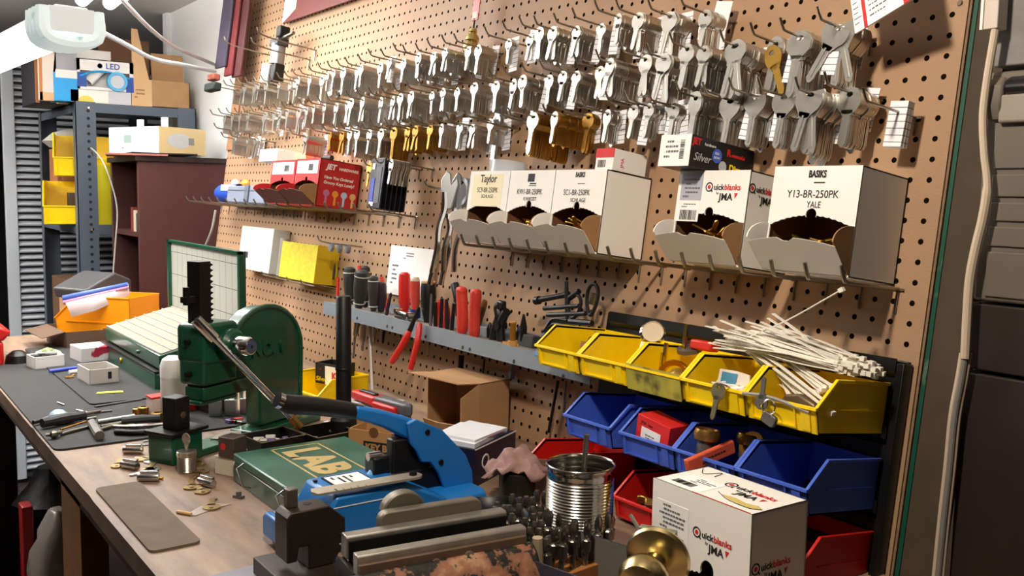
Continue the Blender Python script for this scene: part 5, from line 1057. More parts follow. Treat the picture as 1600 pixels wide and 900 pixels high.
# small kraft key box and neighbours
k0 = az(562, 718)
t = carton('key_carton', MW(-.80, -.415) @ RZ(32), .085, .060, .048, mat('kraft_card', (.72, .54, .34), .8, noise=.06), 'small open kraft carton with a dark printed band beside the green case', 'top')
obj('dark_band', B().box(.030, .082, -.0006, 0, .012, .030), INK, t); text('KEY B.', .016, mat('kraft_card', (.7, .5, .3)), t, at(.034, -.0009, .015, FR), bold=.0008)
obj('thumb_notch', B().lathe([(0, 0), (.009, 0), (.009, .0006), (0, .0006)], 16, c=(.05, -.0007, .046), axis='y'), mat('dark_kraft', (.42, .27, .15), .9), t)
t = tag(obj('tan_carton', B().box(0, .09, 0, .06, 0, .035), mat('kraft_card', (.7, .5, .3)), mw=MW(-.93, -.34) @ RZ(30), bev=.001), 'tan carton lying behind the small open kraft carton', 'box')
# two black parts trays with mixed small parts
def tray(M, w, d, h, label, cols, n, seed):
    t = thing('parts_tray', M, label, 'tray'); b = B(); T = .0015
    b.box(0, w, 0, d, 0, T).box(0, T, 0, d, 0, h).box(w-T, w, 0, d, 0, h).box(0, w, 0, T, 0, h).box(0, w, d-T, d, 0, h); obj('tray_body', b, BLACKP, t)
    obj('pale_edge', B().box(-.0004, w+.0004, -.0004, .001, h-.0004, h+.0006).box(-.0004, .001, 0, d, h-.0004, h+.0006).box(w-.001, w+.0004, 0, d, h-.0004, h+.0006).box(0, w, d-.001, d+.0004, h-.0004, h+.0006), mat('pale_edge', (.55, .5, .42), .6), t)
    st = random.Random(seed)
    for k in range(n):
        c = st.choice(cols); s = st.uniform(.005, .010)
        o = obj('small_part', B().box(-s, s, -s*.6, s*.6, 0, s*.9), c, mw=M @ Matrix.Translation((st.uniform(.012, w-.012), st.uniform(.010, d-.010), st.uniform(.002, h*.6))) @ RZ(st.uniform(0, 180)) @ RX(st.uniform(-30, 30)), bev=.0012)
        tag(o, 'small loose part among the mixed bits in the '+label.split(',')[0], 'part', 'bits in the '+label.split(',')[0])
    return t
tray(MW(-.925, -.560) @ RZ(8), .075, .085, .030, 'black tray of mixed colour bits, just behind the green case', (REDP, STEEL, mat('violet_bit', (.45, .38, .60), .5), BRASSD, WHITE, BLACKM), 26, 4)
tray(MW(-.915, -.470) @ RZ(8), .085, .080, .030, 'nearly empty black tray, left of the small open kraft carton', (BLACKM, STEEL), 8, 5)
# yellow bin with a boxed item and red knife beyond the press
q = az(480, 622); bn = bin_(MW(q.x-.02, q.y+.075, BZ+.001) @ RZ(8), YELP, 'yellow hopper bin standing on the bench behind the arbor press', None, w=.13, D=.12, h=.06)
bx_ = carton('small_carton', MW(q.x+.01, q.y+.015, BZ+.035) @ RZ(20), .070, .05, .045, mat('printed_black_card', (.12, .11, .10), .5, c2=(.70, .30, .12), nscale=40, thr=(.58, .62)), 'open printed black and white carton standing in the yellow bin behind the press', 'top')
obj('white_panel', B().box(.030, .070, -.0008, 0, 0, .040), WHITE, bx_); text('K', .02, REDINK, bx_, at(.05, -.0012, .014, FR), bold=.001); text('Silver', .014, YELP, bx_, at(.002, -.0012, .006, FR), shear=.3)
kA, kB_ = az(556, 622, BZ+.045), az(643, 650, BZ+.045)
kn = thing('utility_knife', Matrix.Translation(kA) @ Matrix.Rotation(math.atan2(kB_.y-kA.y, kB_.x-kA.x), 4, 'Z'), 'red and grey utility knife lying on boxes at the back of the bench', 'knife'); kl = (kB_-kA).length
obj('handle', B().prism([(0, -.012), (kl*.45, -.016), (kl*.5, .016), (0, .014)], 0, .018, 'xy'), REDP, kn, bev=.004); obj('grey_body', B().prism([(kl*.45, -.015), (kl*.95, -.010), (kl, .0), (kl*.95, .010), (kl*.45, .015)], -.002, .020, 'xy'), mat('grey_tool', (.36, .37, .40), .45), kn, bev=.004); obj('slider', B().box(kl*.1, kl*.4, -.005, .005, .017, .022), BLACKP, kn, bev=.002)
obj('red_belly', B().box(kl*.45, kl*.85, -.02, -.009, -.004, .012), REDP, kn, bev=.004)
tag(obj('white_box', B().box(0, .12, 0, .07, 0, .043), mat('offwhite_card', (.85, .85, .83)), mw=MW(kA.x-.02, kA.y-.035) @ RZ(25), bev=.001), 'white carton under the red and grey utility knife', 'box')
tag(obj('printed_box', B().box(0, .055, 0, .035, 0, .028), mat('printed_black_card', (.1, .1, .1)), mw=MW(az(566, 668).x, az(566, 668).y) @ RZ(25), bev=.001), 'small printed black and yellow box at the foot of the black post', 'box')
for k in range(8): bobj('small_part', B().box(-.006, .006, -.005, .005, 0, .008), (REDP, WHITE, STEEL, BLACKM)[k % 4], 'small red, white or grey bit heaped behind the press base', 'part', MW(-1.02+rnd(0, .06), -.33+rnd(-.03, .02), BZ) @ RZ(rnd(0, 90)), 'bits behind the press base', bev=.001)
# dark can with the pink cloth
cc = az(806, 792); dc = thing('dark_can', MW(cc.x-.02, cc.y+.02), 'dark open can holding the pinkish cloth, left of the leftmost red bin', 'can')
obj('can_wall', B().lathe([(.030, 0), (.030, .046), (.0285, .047), (.0285, .002), (0, .002)], 28), mat('dark_can_metal', (.18, .17, .15), .35, .6), dc)
cq = ad(800, 722, 1.36); clb = B(); N = 16; st = random.Random(9); vs = []
for i in range(N+1):
    for j in range(N+1):
        u, v = i/N-.5, j/N-.5; r = math.hypot(u, v); vs.append((u*.085+.005*math.sin(14*v), v*.060+.005*math.sin(16*u), .030*math.exp(-7*r*r)+.0035*math.sin(24*u+9*v)+.003*math.sin(29*v-13*u)-.014*r*r*2))
clb.add(vs, [(i*(N+1)+j, i*(N+1)+j+1, (i+1)*(N+1)+j+1, (i+1)*(N+1)+j) for i in range(N) for j in range(N)])
o = obj('cloth', clb, mat('pink_cloth', (.60, .47, .45), .9, noise=.1), mw=MW(cc.x-.022, cc.y+.018, BZ+.050) @ RZ(40) @ RX(-8), solid=.002, ang=80); tag(o, 'crumpled pinkish grey cloth stuffed into the dark can', 'cloth')
# ---------------- ribbed can with rod ----------------
cn = thing('ribbed_can', MW(-.232, -.378), 'shiny ribbed tin can with an open top holding a metal rod', 'can')
pr_ = [(0, .002), (.0415, 0), (.0425, .002), (.0415, .006)]
for k in range(56): pr_.append((.0412 + (.0009*math.cos(k*PI) if 4 < k < 52 else 0), .008+.0019*k))
pr_ += [(.0412, .117), (.0432, .119), (.0435, .121), (.0420, .1225), (.0405, .121), (.0405, .117)]
for k in range(30): pr_.append((.0402 + .0008*math.cos(k*PI), .112-.0036*k))
pr_ += [(.040, .003), (0, .003)]
obj('can_wall', B().lathe(pr_, 48), mat('tinplate', (.78, .77, .74), .16, 1.), cn, ang=60)
r0, r1 = ad(899, 765, 1.22), ad(896, 682, 1.25)
tag(obj('metal_rod', B().tube([(-.240, -.372, BZ+.004), (-.240+.003, -.365, BZ+.155)], .0035, 10), STEEL), 'thin metal rod standing up out of the ribbed can', 'rod')
# ---------------- white box with ring logo on the bench ----------------
jb = thing('key_dispenser_box', MW(-.113, -.370) @ RZ(-2), 'white key box with ring logos standing on the bench in the lower right', 'box'); w_, d_, h_ = .146, .088, .133
b = B(); T = .0018; b.box(0, T, 0, d_, 0, h_).box(w_-T, w_, 0, d_, 0, h_).box(0, w_, d_-T, d_, 0, h_).box(0, w_, 0, d_, h_-T, h_).box(0, w_, 0, d_, 0, T)
n = 40; arc = []
for k in range(n+1):
    x = T+(w_-2*T)*k/n; u = (x/w_-.56)*2; z = h_*(.06+.30*(1-u*u)) + .0009*(-1)**k
    if abs(x-w_*.60) > .0095: arc.append((x, max(.001, z)))
    elif not any(abs(q[1]-h_*.44) < .02 and q[1] > h_*.38 for q in arc): arc += [(w_*.60-.0098*math.cos(a), h_*.40+.0115*math.sin(a)) for a in [-.3+(PI+.6)*q/12 for q in range(13)]]
b.prism([(0, 0), (T, 0)] + arc + [(w_, 0), (w_, h_), (0, h_)], -.0004, T, 'xz'); obj('box_body', b, BOXW, jb)
obj('kraft_lining', B().box(T, w_-T, d_-T-.001, d_-T, T, h_-T).box(T, T+.0005, T, d_-T, T, h_-T).box(w_-T-.0005, w_-T, T, d_-T, T, h_-T), mat('dark_kraft', (.4, .27, .15)), jb)
quick_logo(jb, at(.074, -.0008, .088, FR), .0098); quick_logo(jb, at(w_+.0004, .012, .070, RT), .0105)
quick_logo(jb, at(.070, .052, h_+.0004), .0125)
obj('label', B().box(.008, .058, -.0008, -.0004, .055, .112), WHITE, jb); barcode(jb, at(.020, -.0011, .058, FR), .032, .018); smallprint(jb, at(.012, -.0011, .082, FR), .042, .030, 6)
obj('top_label', B().box(.015, .066, .006, .048, h_, h_+.0004), PAPER, jb); barcode(jb, at(.018, .010, h_+.0006), .030, .012); smallprint(jb, at(.030, .026, h_+.0006), .032, .018, 4)
obj('red_pinstripe', B().box(.060, w_-.004, .001, .0022, h_, h_+.0004), REDINK, jb)
kp = B(); kp.tube(bez([(.075, .030, 0), (.10, .018, 0), (.13, .016, 0), (.142, .024, 0)], 6), .0005, 4); obj('swoosh', kp, INK, jb, mw=at(0, -.004, h_+.0004)); obj('key_picture', B().prism([(.082, .022), (.10, .026), (.118, .022), (.132, .026), (.142, .020), (.125, .012), (.10, .016)], 0, .0004, 'xy'), mat('gold_print', (.80, .72, .42), .6), jb, mw=at(0, 0, h_))
obj('top_scribbles', B().tube(bez([(.004, .075, 0), (.02, .06, 0), (.03, .08, 0), (.035, .062, 0)], 5), .0005, 4), INK, jb, mw=at(0, 0, h_+.0004))
# ---------------- brass knob set in a slate box ----------------
kb0 = az(915, 905)
kb = thing('slate_box', MW(-.195, -.515) @ RZ(12), 'open slate blue box at the bottom edge, holding the brass door knobs', 'box')
b = B(); b.box(0, .16, 0, .11, 0, .002).box(0, .002, 0, .11, 0, .050).box(.158, .16, 0, .11, 0, .050).box(0, .16, 0, .002, 0, .050).box(0, .16, .108, .11, 0, .050); obj('box_body', b, mat('slate_card', (.20, .21, .28), .4), kb)
obj('grey_inside', B().box(.0021, .0025, .002, .108, .002, .0495).box(.002, .158, .1075, .108, .002, .0495), mat('grey_card', (.42, .40, .37), .6), kb)
kc = ad(1028, 872, .985)
kt_ = thing('door_knob', Matrix.Translation((kc.x, kc.y, kc.z)) @ RZ(28) @ RX(8), 'brass door knob with a wide round rose lying in the slate box', 'knob')
PB = mat('satin_brass', (.82, .75, .54), .24, 1.)
obj('rose', B().lathe([(0, .004), (.034, .004), (.035, .0), (.033, -.004), (.020, -.009), (.012, -.010)], 40, axis='y'), PB, kt_)
obj('neck', B().lathe([(.012, -.008), (.011, -.018), (.010, -.028)], 24, axis='y'), PB, kt_)
obj('knob', B().lathe([(.010, -.026), (.018, -.030), (.026, -.040), (.027, -.050), (.022, -.060), (.010, -.065), (0, -.066)], 32, axis='y'), PB, kt_)
obj('back_plate', B().box(-.022, .018, .004, .012, -.014, .030), mat('zinc_plate', (.62, .62, .56), .4, .7), kt_, bev=.001); obj('tailpiece', B().tube([(-.012, .010, .006), (-.040, .030, .028)], .0025, 6), mat('zinc_plate', (.6, .6, .6)), kt_)
kc2 = ad(1120, 898, .93)
for k in range(7): bobj('carbon_strip', B().box(0, .05, 0, .001, 0, .010), KRAFT, 'torn kraft cardboard strip inside the arch of the white box in front', 'strip', MW(-.08+.010*k, -.352+.004*k, BZ+.004+.003*k) @ RZ(10*k-30), 'torn strips in the white box')
# ---------------- bits standing in a block ----------------
bst = thing('bit_stand', MW(-.315, -.475) @ RZ(4), 'low wooden stand crowded with upright steel bits beside the vise', 'stand')
obj('stand_block', B().box(0, .15, -.02, .13, 0, .018), mat('amber_wood', (.62, .40, .20), .6), bst, bev=.001); 
for cx_, cy_ in ((.004, -.012), (.05, .03), (.09, -.01), (.01, .07), (.10, .07)): obj('pale_card', B().prism([(cx_, cy_), (cx_+.036, cy_+.004), (cx_+.032, cy_+.024), (cx_+.003, cy_+.022)], .019, .0195, 'xy'), mat('pale_blue_card', (.70, .75, .80), .6), bst)
BITM = mat('dark_bit_steel', (.56, .54, .50), .24, .95)
bitb = B().lathe([(0, 0), (.0036, 0), (.0036, .014), (.0058, .016), (.0058, .030), (.0040, .032), (.0034, .034), (.0048, .037), (.0048, .046), (.0030, .050), (0, .0505)], 10)
b0_ = obj('bit', bitb, BITM, ang=25); bd_ = b0_.data; bpy.data.objects.remove(b0_, do_unlink=True)
for i in range(9):
    for j in range(7):
        if rnd(0, 1) < .1: continue
        o = bpy.data.objects.new('bit', bd_); COL.objects.link(o); s = rnd(.8, 1.15)
        o.matrix_world = bst.matrix_world @ Matrix.Translation((.010+.0165*i+rnd(-.002, .002), -.008+.0195*j+rnd(-.002, .002), .0182)) @ RX(rnd(-4, 4)) @ RY(rnd(-4, 4)) @ Matrix.Diagonal((1, 1, s, 1))
        tag(o, 'upright dark steel bit packed with many like it in the stand by the vise', 'bit', 'steel bits in the wooden stand')
# black folded tray with coloured bits behind the vise
a1, a2, a3, a4 = az(738, 777, BZ+.05), az(804, 775, BZ+.05), az(838, 818, BZ+.05), az(790, 832, BZ+.05)
bt2 = thing('parts_tray', MW(0, 0, 0), 'black open tray with red and lime bits between the vise and ribbed can', 'tray'); pp_ = [a1, a2, a3, a4]
bw2 = B()
for i in range(4):
    p, q = pp_[i], pp_[(i+1) % 4]
    bw2.add([(p.x, p.y, BZ), (q.x, q.y, BZ), (q.x, q.y, BZ+.05), (p.x, p.y, BZ+.05)], [(0, 1, 2, 3)])
bw2.add([(p.x, p.y, BZ+.001) for p in pp_], [(0, 1, 2, 3)]); obj('tray_body', bw2, mat('black_card', (.04, .04, .04), .45), bt2, solid=.0015)
for (px, py), m_, l, g in (((808, 812), REDP, 'red', 0), ((817, 820), mat('lime_plastic', (.70, .80, .15), .4), 'lime', 0)):
    q = az(px, py, BZ+.028); bobj('plastic_bit', B().lathe([(0, -.02), (.006, -.02), (.004, .0), (.001, .012), (0, .012)], 8), m_, f'{l} plastic bit standing in the black tray behind the vise', 'bit', Matrix.Translation(q))
q = az(838, 806, BZ); cp = carton('clear_carton', MW(q.x-.06, q.y) @ RZ(50), .075, .06, .052, mat('smoky_paper', (.42, .34, .28), .5), 'smoky brown open box left of the ribbed can', 'top')
# ---------------- stuff around the press foot ----------------
s_ = az(271, 655); sc = thing('spray_can', MW(s_.x, s_.y), 'white capped chrome cylinder standing left of the press anvil', 'can')
obj('can_body', B().lathe([(0, 0), (.022, 0), (.023, .002), (.023, .088), (.022, .092)], 24), mat('white_print', (.84, .82, .80), .4), sc); obj('dome_cap', B().lathe([(.0235, .085), (.0235, .108), (.019, .120), (.010, .126), (0, .127)], 24), mat('cap_white', (.95, .94, .92), .35), sc)
s_ = az(283, 640); jr = thing('jar', MW(s_.x, s_.y+.006), 'clear plastic jar with grey contents in front of the green kit', 'jar'); obj('jar_body', B().lathe([(0, .06), (.021, .06), (.022, .062), (.022, .098), (.020, .100), (0, .100)], 24), mat('clear_plastic', (.78, .76, .74), .15, alpha=.7), jr); obj('jar_base', B().box(-.022, .03, -.018, .025, 0, .06), mat('white_red_card', (.86, .84, .82), .6), jr, bev=.001); obj('red_stripe', B().box(.022, .0305, -.0185, .0255, .0, .055), REDINK, jr)
s_ = az(228, 655); w_b = tag(obj('pill_box', B().box(0, .030, 0, .05, 0, .042), mat('pinkish_white_card', (.86, .78, .76), .6), mw=MW(s_.x-.01, s_.y+.004) @ RZ(6), bev=.001), 'small white box with a pink tint, left of the white capped cylinder', 'box')
tag(obj('red_edge_box', B().box(0, .032, 0, .052, 0, .004), REDG, mw=MW(s_.x-.011, s_.y+.003, BZ+.0425) @ RZ(6), bev=.001), 'thin red card on top of the pinkish white box', 'card')
s_ = az(318, 650); tag(obj('dark_carton', B().box(0, .05, 0, .06, 0, .072), mat('dark_printed_card', (.14, .12, .12), .5, c2=(.5, .1, .1), nscale=30, thr=(.62, .66)), mw=MW(s_.x-.05, s_.y) @ RZ(10), bev=.001), 'dark printed carton behind the press anvil', 'box')
pk = az(355, 640)
for k in range(3):
    p = thing('padlock', MW(-1.185-.020*0+.004*k, -.515+.030*k, BZ) @ RZ(60), f'chrome padlock shackle up, the {["left", "middle", "right"][k]} one of the row beside the press', 'padlock', 'padlocks beside the press')
    obj('lock_body', B().box(-.012, .012, -.008, .008, .0, .035), mat('satin_metal', (.8, .8, .8)), p, bev=.002)
    obj('shackle', B().tube([(.0095*math.cos(a), 0, .052+.012*math.sin(a)) if 0 <= a <= PI else ((.0095 if a < 0 else -.0095), 0, .034) for a in [-.1]+[PI*j/12 for j in range(13)]+[3.3]], .0042, 10), CHROME, p)
for k in range(7): bobj('small_part', B().box(-.008, .008, -.006, .006, 0, .010), (BLACKM, REDP, STEEL, mat('violet_bit', (.4, .4, .6)))[k % 4], 'small dark or red bit between the padlocks and the press', 'part', MW(-1.12+rnd(0, .04), -.52+rnd(0, .06), BZ) @ RZ(rnd(0, 90)), 'bits by the padlocks', bev=.001)
# brown cube on the white box
s_ = az(348, 744); wb2 = tag(obj('white_carton', B().box(0, .040, 0, .036, 0, .030), mat('cream_card', (.84, .80, .72), .7), mw=MW(s_.x-.020, s_.y-.006) @ RZ(28), bev=.001), 'small cream carton carrying the brown metal cube', 'box')
s2 = az(352, 717, BZ+.030); cu_ = thing('metal_cube', MW(s2.x-.018, s2.y-.005, BZ+.0305) @ RZ(28), 'brown metal cube with a red dot on the cream carton', 'block'); obj('cube_body', B().box(0, .032, 0, .030, 0, .032), mat('brown_metal', (.36, .31, .28), .4, .5), cu_, bev=.001); obj('red_dot', B().lathe([(0, -.0006), (.0055, -.0006), (.0055, 0)], 16, c=(.010, 0, .017), axis='y'), REDG, cu_)
s_ = az(385, 700); tag(obj('black_block', B().box(0, .034, 0, .03, 0, .022), BLACKM, mw=MW(s_.x-.015, s_.y) @ RZ(20), bev=.001), 'low black metal block between the brown cube and the green case', 'block')
s_ = az(395, 695); bobj('white_tube', B().tube(bez([(0, 0, .006), (.03, .01, .010), (.05, .03, .006)], 5), .004, 8), WHITE, 'short white tube beside the low black block', 'tube', MW(s_.x-.01, s_.y+.02))
# ---------------- tools lying on the mats ----------------
ZM = BZ+.0038
def rod(name, pts, r, m, label, cat, z=ZM, group=None, n=10, up=0.):
    P = [az(x, y, z) + Vector((0, 0, (r if not isinstance(r, list) else max(r))+up)) for x, y in pts]; O = P[0]
    return tag(obj(name, B().tube([p-O for p in P], r, n), m, mw=Matrix.Translation(O)), label, cat, group)
def rods(name, parts, label, cat, z=ZM):
    O = az(*parts[0][1][0], z); t = thing(name, Matrix.Translation(O), label, cat)
    for nm, pts, r, m in parts:
        P = [az(x, y, z) + Vector((0, 0, (r if not isinstance(r, list) else max(r)))) - O for x, y in pts]; obj(nm, B().tube(bez(P, 4) if len(P) > 2 else P, r if not isinstance(r, list) or len(P) == 2 else [r[min(len(r)-1, int(i/(4*(len(P)-1)+1)*len(r)))] for i in range(4*(len(P)-1)+1)], 10), m, t)
    return t
rods('pliers', [('handle', [(52, 665), (72, 660), (100, 655), (128, 652)], [.004, .006, .006, .005], BLACKP), ('jaw', [(128, 652), (158, 645)], [.005, .0015], STEEL)], 'black handled slim pliers lying on the mat, furthest left of the tools', 'pliers')
rods('screwdriver', [('handle', [(66, 670), (100, 663), (133, 657)], [.009, .0105, .009], DARKG), ('shaft', [(133, 657), (150, 654)], .0025, STEEL)], 'dark gripped screwdriver lying beside the slim pliers on the mat', 'screwdriver')
rods('spoon_wrench', [('handle', [(95, 681), (120, 674), (145, 668)], .003, STEEL), ('bowl', [(72, 686), (84, 685), (95, 681)], [.003, .007, .004], STEEL)], 'steel spoon ended wrench lying on the mat, in front of the screwdriver', 'wrench')
rods('hammer', [('head', [(144, 668), (156, 688)], .0085, GRAYP), ('shaft', [(150, 676), (192, 664)], .0035, STEEL), ('grip', [(190, 665), (215, 663), (250, 660)], [.008, .009, .0075], DARKG)], 'small steel hammer with a dark grip lying in the middle of the mat', 'hammer')
rods('clasp_knife', [('handle', [(178, 674), (215, 675), (258, 671)], [.006, .008, .006], CHROME), ('knife_shadow', [(180, 679), (215, 680), (255, 676)], .005, BLACKM)], 'chrome clasp knife lying in front of the hammer grip', 'knife')  # the black rod below the handle stands in for the knife's cast shadow
rods('flat_bar', [('bar', [(153, 662), (210, 653)], .004, mat('satin_metal', (.8, .8, .8))), ('lower_bar', [(158, 668), (200, 660)], .0025, STEEL)], 'bright flat steel bar lying behind the hammer', 'bar')
rods('scraper', [('blade', [(120, 642), (137, 646)], .002, CHROME), ('stem', [(137, 647), (175, 643)], .002, GRAYP)], 'thin bright scraper at the back of the black mat', 'scraper')
rod('brass_strip', [(95, 678), (135, 665)], .002, BRASSD, 'thin brass strip lying across the steel wrench', 'strip', up=.006)
rod('steel_pin', [(90, 630), (101, 634)], .0018, CHROME, 'small bright pin alone on the back of the mat', 'pin')
rod('ballpoint_pen', [(77, 583), (120, 577)], .0042, mat('pen_blue', (.25, .32, .78), .35), 'blue ballpoint pen lying by the small white open box', 'pen', z=ZM+.003)
rod('pen_cap', [(108, 585), (122, 583)], .005, WHITE, 'white cap beside the blue pen', 'cap', z=ZM+.003)
rod('long_file', [(148, 637), (222, 625)], .002, GRAYP, 'thin dark file at the edge of the upper mat', 'file')
s_ = az(92, 652, ZM); bobj('crumpled_film', B().lathe([(0, 0), (.03, .001), (.026, .008), (.016, .013), (0, .016)], 9), mat('blue_film', (.62, .72, .80), .3, bump=1.5, bscale=80), 'crumpled bluish plastic film behind the screwdriver', 'film', MW(s_.x, s_.y, ZM) @ Matrix.Diagonal((1, .6, 1, 1)))
for i, (px, py, r, h, l) in enumerate(((224, 652, .010, .020, 'taller'), (246, 657, .012, .015, 'shorter'), (212, 648, .006, .012, 'smallest'))):
    s_ = az(px, py, ZM); bobj('brass_plug', B().lathe([(0, 0), (r, 0), (r, h), (r*.5, h+.001), (r*.5, h-.004), (0, h-.004)], 18), BRASSD, f'dull brass cylinder standing on the mat, the {l} of three', 'cylinder', MW(s_.x, s_.y, ZM))
s_ = az(113, 573, ZM)
for (px, py), c in (((106, 570), 0),): pass
bobj('brass_key', keymesh(0, .8), BRASSD, 'small brass key lying behind the yellow slip on the mat', 'key', MW(*az(107, 591, ZM+.003).xy, ZM+.0045) @ RZ(60) @ RX(90))
# small white open boxes at the back of the mat
ob0 = az(139, 602, ZM+.003)
ob = carton('small_open_box', MW(ob0.x-.095, ob0.y-.005, ZM+.003) @ RZ(4), .095, .065, .034, mat('white_print', (.84, .82, .8)), 'small open white box on the upper mat, in front of the green kit', 'top'); obj('dark_inside', B().box(.003, .092, .003, .062, .004, .012), mat('dark_olive', (.22, .20, .08), .7), ob)
obj('dark_mark', B(Matrix()).box(.0952, .0956, .040, .048, .010, .026), INK, ob)
w0 = az(48, 578, ZM); wb3 = carton('small_open_box', MW(w0.x-.06, w0.y+.0, ZM) @ RZ(8), .062, .07, .030, WHITE, 'small white box full of grey bits near the far end of the bench', 'top')
for k in range(7): bobj('small_part', B().box(-.008, .008, -.005, .005, 0, .008), GRAYP if k % 2 else BLACKM, 'grey bit heaped in the white box near the far end of the bench', 'part', wb3.matrix_world @ Matrix.Translation((rnd(.012, .05), rnd(.012, .058), .022)) @ RZ(rnd(0, 90)), 'bits in the far white box', bev=.001)
p0_ = az(118, 566, BZ+.006); pbx = tag(obj('printed_box', B().box(-.09, .0, 0, .075, 0, .036), mat('red_white_blue_card', (.80, .78, .78), .5, c2=(.62, .12, .22), nscale=22, thr=(.55, .6)), mw=MW(p0_.x+.02, p0_.y+.01, ZM+.003) @ RZ(6), bev=.001), 'red and white printed box just behind the small open white box', 'box')
# long flat brown carton and the dark clutter beyond
q = az(90, 545); fc = carton('flat_carton', MW(q.x-.16, q.y+.0) @ RZ(4), .20, .11, .050, mat('brown_card_dark', (.36, .27, .20), .8), 'long open brown carton between the red toolbox and the orange bin', 'top'); obj('raised_flap', B().box(0, .19, -.06, 0, -.001, .001), mat('brown_card_dark', (.4, .3, .2)), fc, mw=Matrix.Translation((.005, 0, .050)) @ RX(12))
bobj('leafy_scraps', B().lathe([(0, 0), (.04, .002), (.03, .018), (.012, .026), (0, .03)], 9), mat('green_white_scrap', (.35, .42, .20), .6, c2=(.75, .74, .62), nscale=60), 'crumpled green and white packaging behind the far white box', 'packaging', MW(*az(75, 560).xy))
# orange hopper bin with a zip bag
ORP = mat('orange_plastic', (.97, .60, .05), .4, noise=.04)
o0 = az(182, 532); bin_(MW(-2.215, -.335, BZ+.004) @ RZ(-50), ORP, 'large orange hopper bin holding a clear zip bag', None, w=.14, D=.24, h=.135, lip=.07, fl=.055)
bag = thing('zip_bag', MW(0, 0, 0), 'clear zip bag with a blue and pink seal lying in the orange bin', 'bag')
g = [ad(100, 468, 2.62), ad(200, 443, 2.70), ad(203, 461, 2.70), ad(150, 485, 2.64), ad(112, 495, 2.60)]
obj('bag_film', B().add([g[0], g[1], g[2], g[3], g[4]], [(0, 1, 2, 3, 4)]), mat('milky_film', (.85, .80, .80), .3, alpha=.75), bag, solid=.002)
g2 = [ad(97, 462, 2.615), ad(199, 441, 2.695), ad(200, 447, 2.695), ad(98, 470, 2.615)]
obj('blue_seal', B().add(g2, [(0, 1, 2, 3)]), mat('seal_blue', (.35, .47, .85), .4), bag, solid=.003)
g3 = [ad(98, 470, 2.614), ad(200, 447, 2.694), ad(201, 451, 2.694), ad(99, 476, 2.614)]
obj('pink_seal', B().add(g3, [(0, 1, 2, 3)]), mat('seal_pink', (.78, .55, .68), .4), bag, solid=.003)
# ---------------- loose cylinders and keys on the bare wood ----------------
PLUGM = mat('plug_chrome', (.82, .82, .83), .22, 1.)
def plug(px, py, rz, label):
    q = az(px, py); t = thing('cylinder_plug', MW(q.x, q.y, BZ+.0066) @ RZ(rz), label, 'lock cylinder', 'chrome lock cylinders on the bench')
    obj('plug_body', B().lathe([(0, -.016), (.0062, -.016), (.0066, -.015), (.0066, .015), (.0062, .016), (0, .016)], 20, axis='x'), PLUGM, t)
    obj('plug_housing', B().box(-.012, .015, -.0035, .0035, .004, .0105), PLUGM, t, bev=.001); return t
plug(208, 709, 55, 'chrome lock cylinder nearest the black mat on the bare wood'); plug(203, 733, 30, 'chrome lock cylinder lying on a brass key, middle of the left three')
plug(232, 752, 60, 'chrome lock cylinder nearest the small brown grey mat'); plug(323, 760, 20, 'chrome lock cylinder right of the mortise cylinder, above the flat keys')
mq = az(288, 738); mt_ = thing('mortise_cylinder', MW(mq.x, mq.y+.004), 'upright chrome mortise cylinder with a key in it on the bare wood', 'lock cylinder')
obj('cylinder_body', B().lathe([(0, 0), (.0145, 0), (.0150, .002)] + [(.0148+.0003*(-1)**k, .003+.001*k) for k in range(24)] + [(.0155, .028), (.0155, .034), (.0145, .035), (0, .035)], 28), mat('satin_nickel', (.68, .66, .62), .3, 1.), mt_)
obj('key', B(Matrix.Translation((0, 0, .060)) @ RZ(20)).add(*((lambda kk: (kk.v, kk.f))(keymesh(0, .75)))), NICKEL, mt_); obj('cam', B().box(-.03, -.012, -.004, .004, 0.004, .010), BRASSD, mt_)
def flatkey(px, py, rz, m, label, kind=0, s=.85, z=BZ, group=None):
    q = az(px, py, z); return bobj('loose_key', keymesh(kind, s), m, label, 'key', MW(q.x, q.y, z+.0016) @ RZ(rz) @ RX(90), group)
TK = mat('dull_key_brass', (.62, .52, .34), .4, .8)
for i, a_ in enumerate(((182, 731, 70, 'leftmost, pointing left'), (213, 721, 20, 'between the upper two chrome cylinders'), (240, 724, 110, 'right of the middle chrome cylinder'), (228, 738, 60, 'behind the cylinder nearest the small mat'), (245, 733, 200, 'with a bent bow, left of the mortise cylinder'), (240, 707, 60, 'touching the yellow tag'), (258, 712, 80, 'just below the yellow tag'),
      (300, 765, 75, 'uppermost of the pair under the right chrome cylinder'), (318, 772, 85, 'lower of the pair under the right chrome cylinder'), (318, 736, 230, 'right of the mortise cylinder'), (312, 728, 80, 'beside the cream carton'), (330, 797, 70, 'among the pale shavings'))):
    flatkey(a_[0], a_[1], a_[2], TK if i not in (2, 4) else NICKEL, 'loose flat key on the bare wood, '+a_[3], random.choice((0, 1, 2)), 1.0)
rod('brass_rod', [(245, 748), (254, 750)], .0022, BRASS, 'short brass stub beside the cylinder nearest the small mat', 'pin', z=BZ)
rod('pencil_stub', [(277, 802), (299, 806)], .0024, mat('pale_wood', (.82, .68, .45), .6), 'short pencil stub lying on the bare wood', 'pencil', z=BZ); rod('graphite_chip', [(276, 801), (279, 803)], .0012, INK, 'tiny dark chip at the end of the pencil stub', 'pencil', z=BZ)
yt = flat('yellow_tag', [(231, 704), (253, 686), (278, 685), (256, 708)], BZ+.0005, .0008, mat('pale_yellow_paper', (.86, .80, .48), .7), 'pale yellow paper tag in front of the press anvil', 'tag')
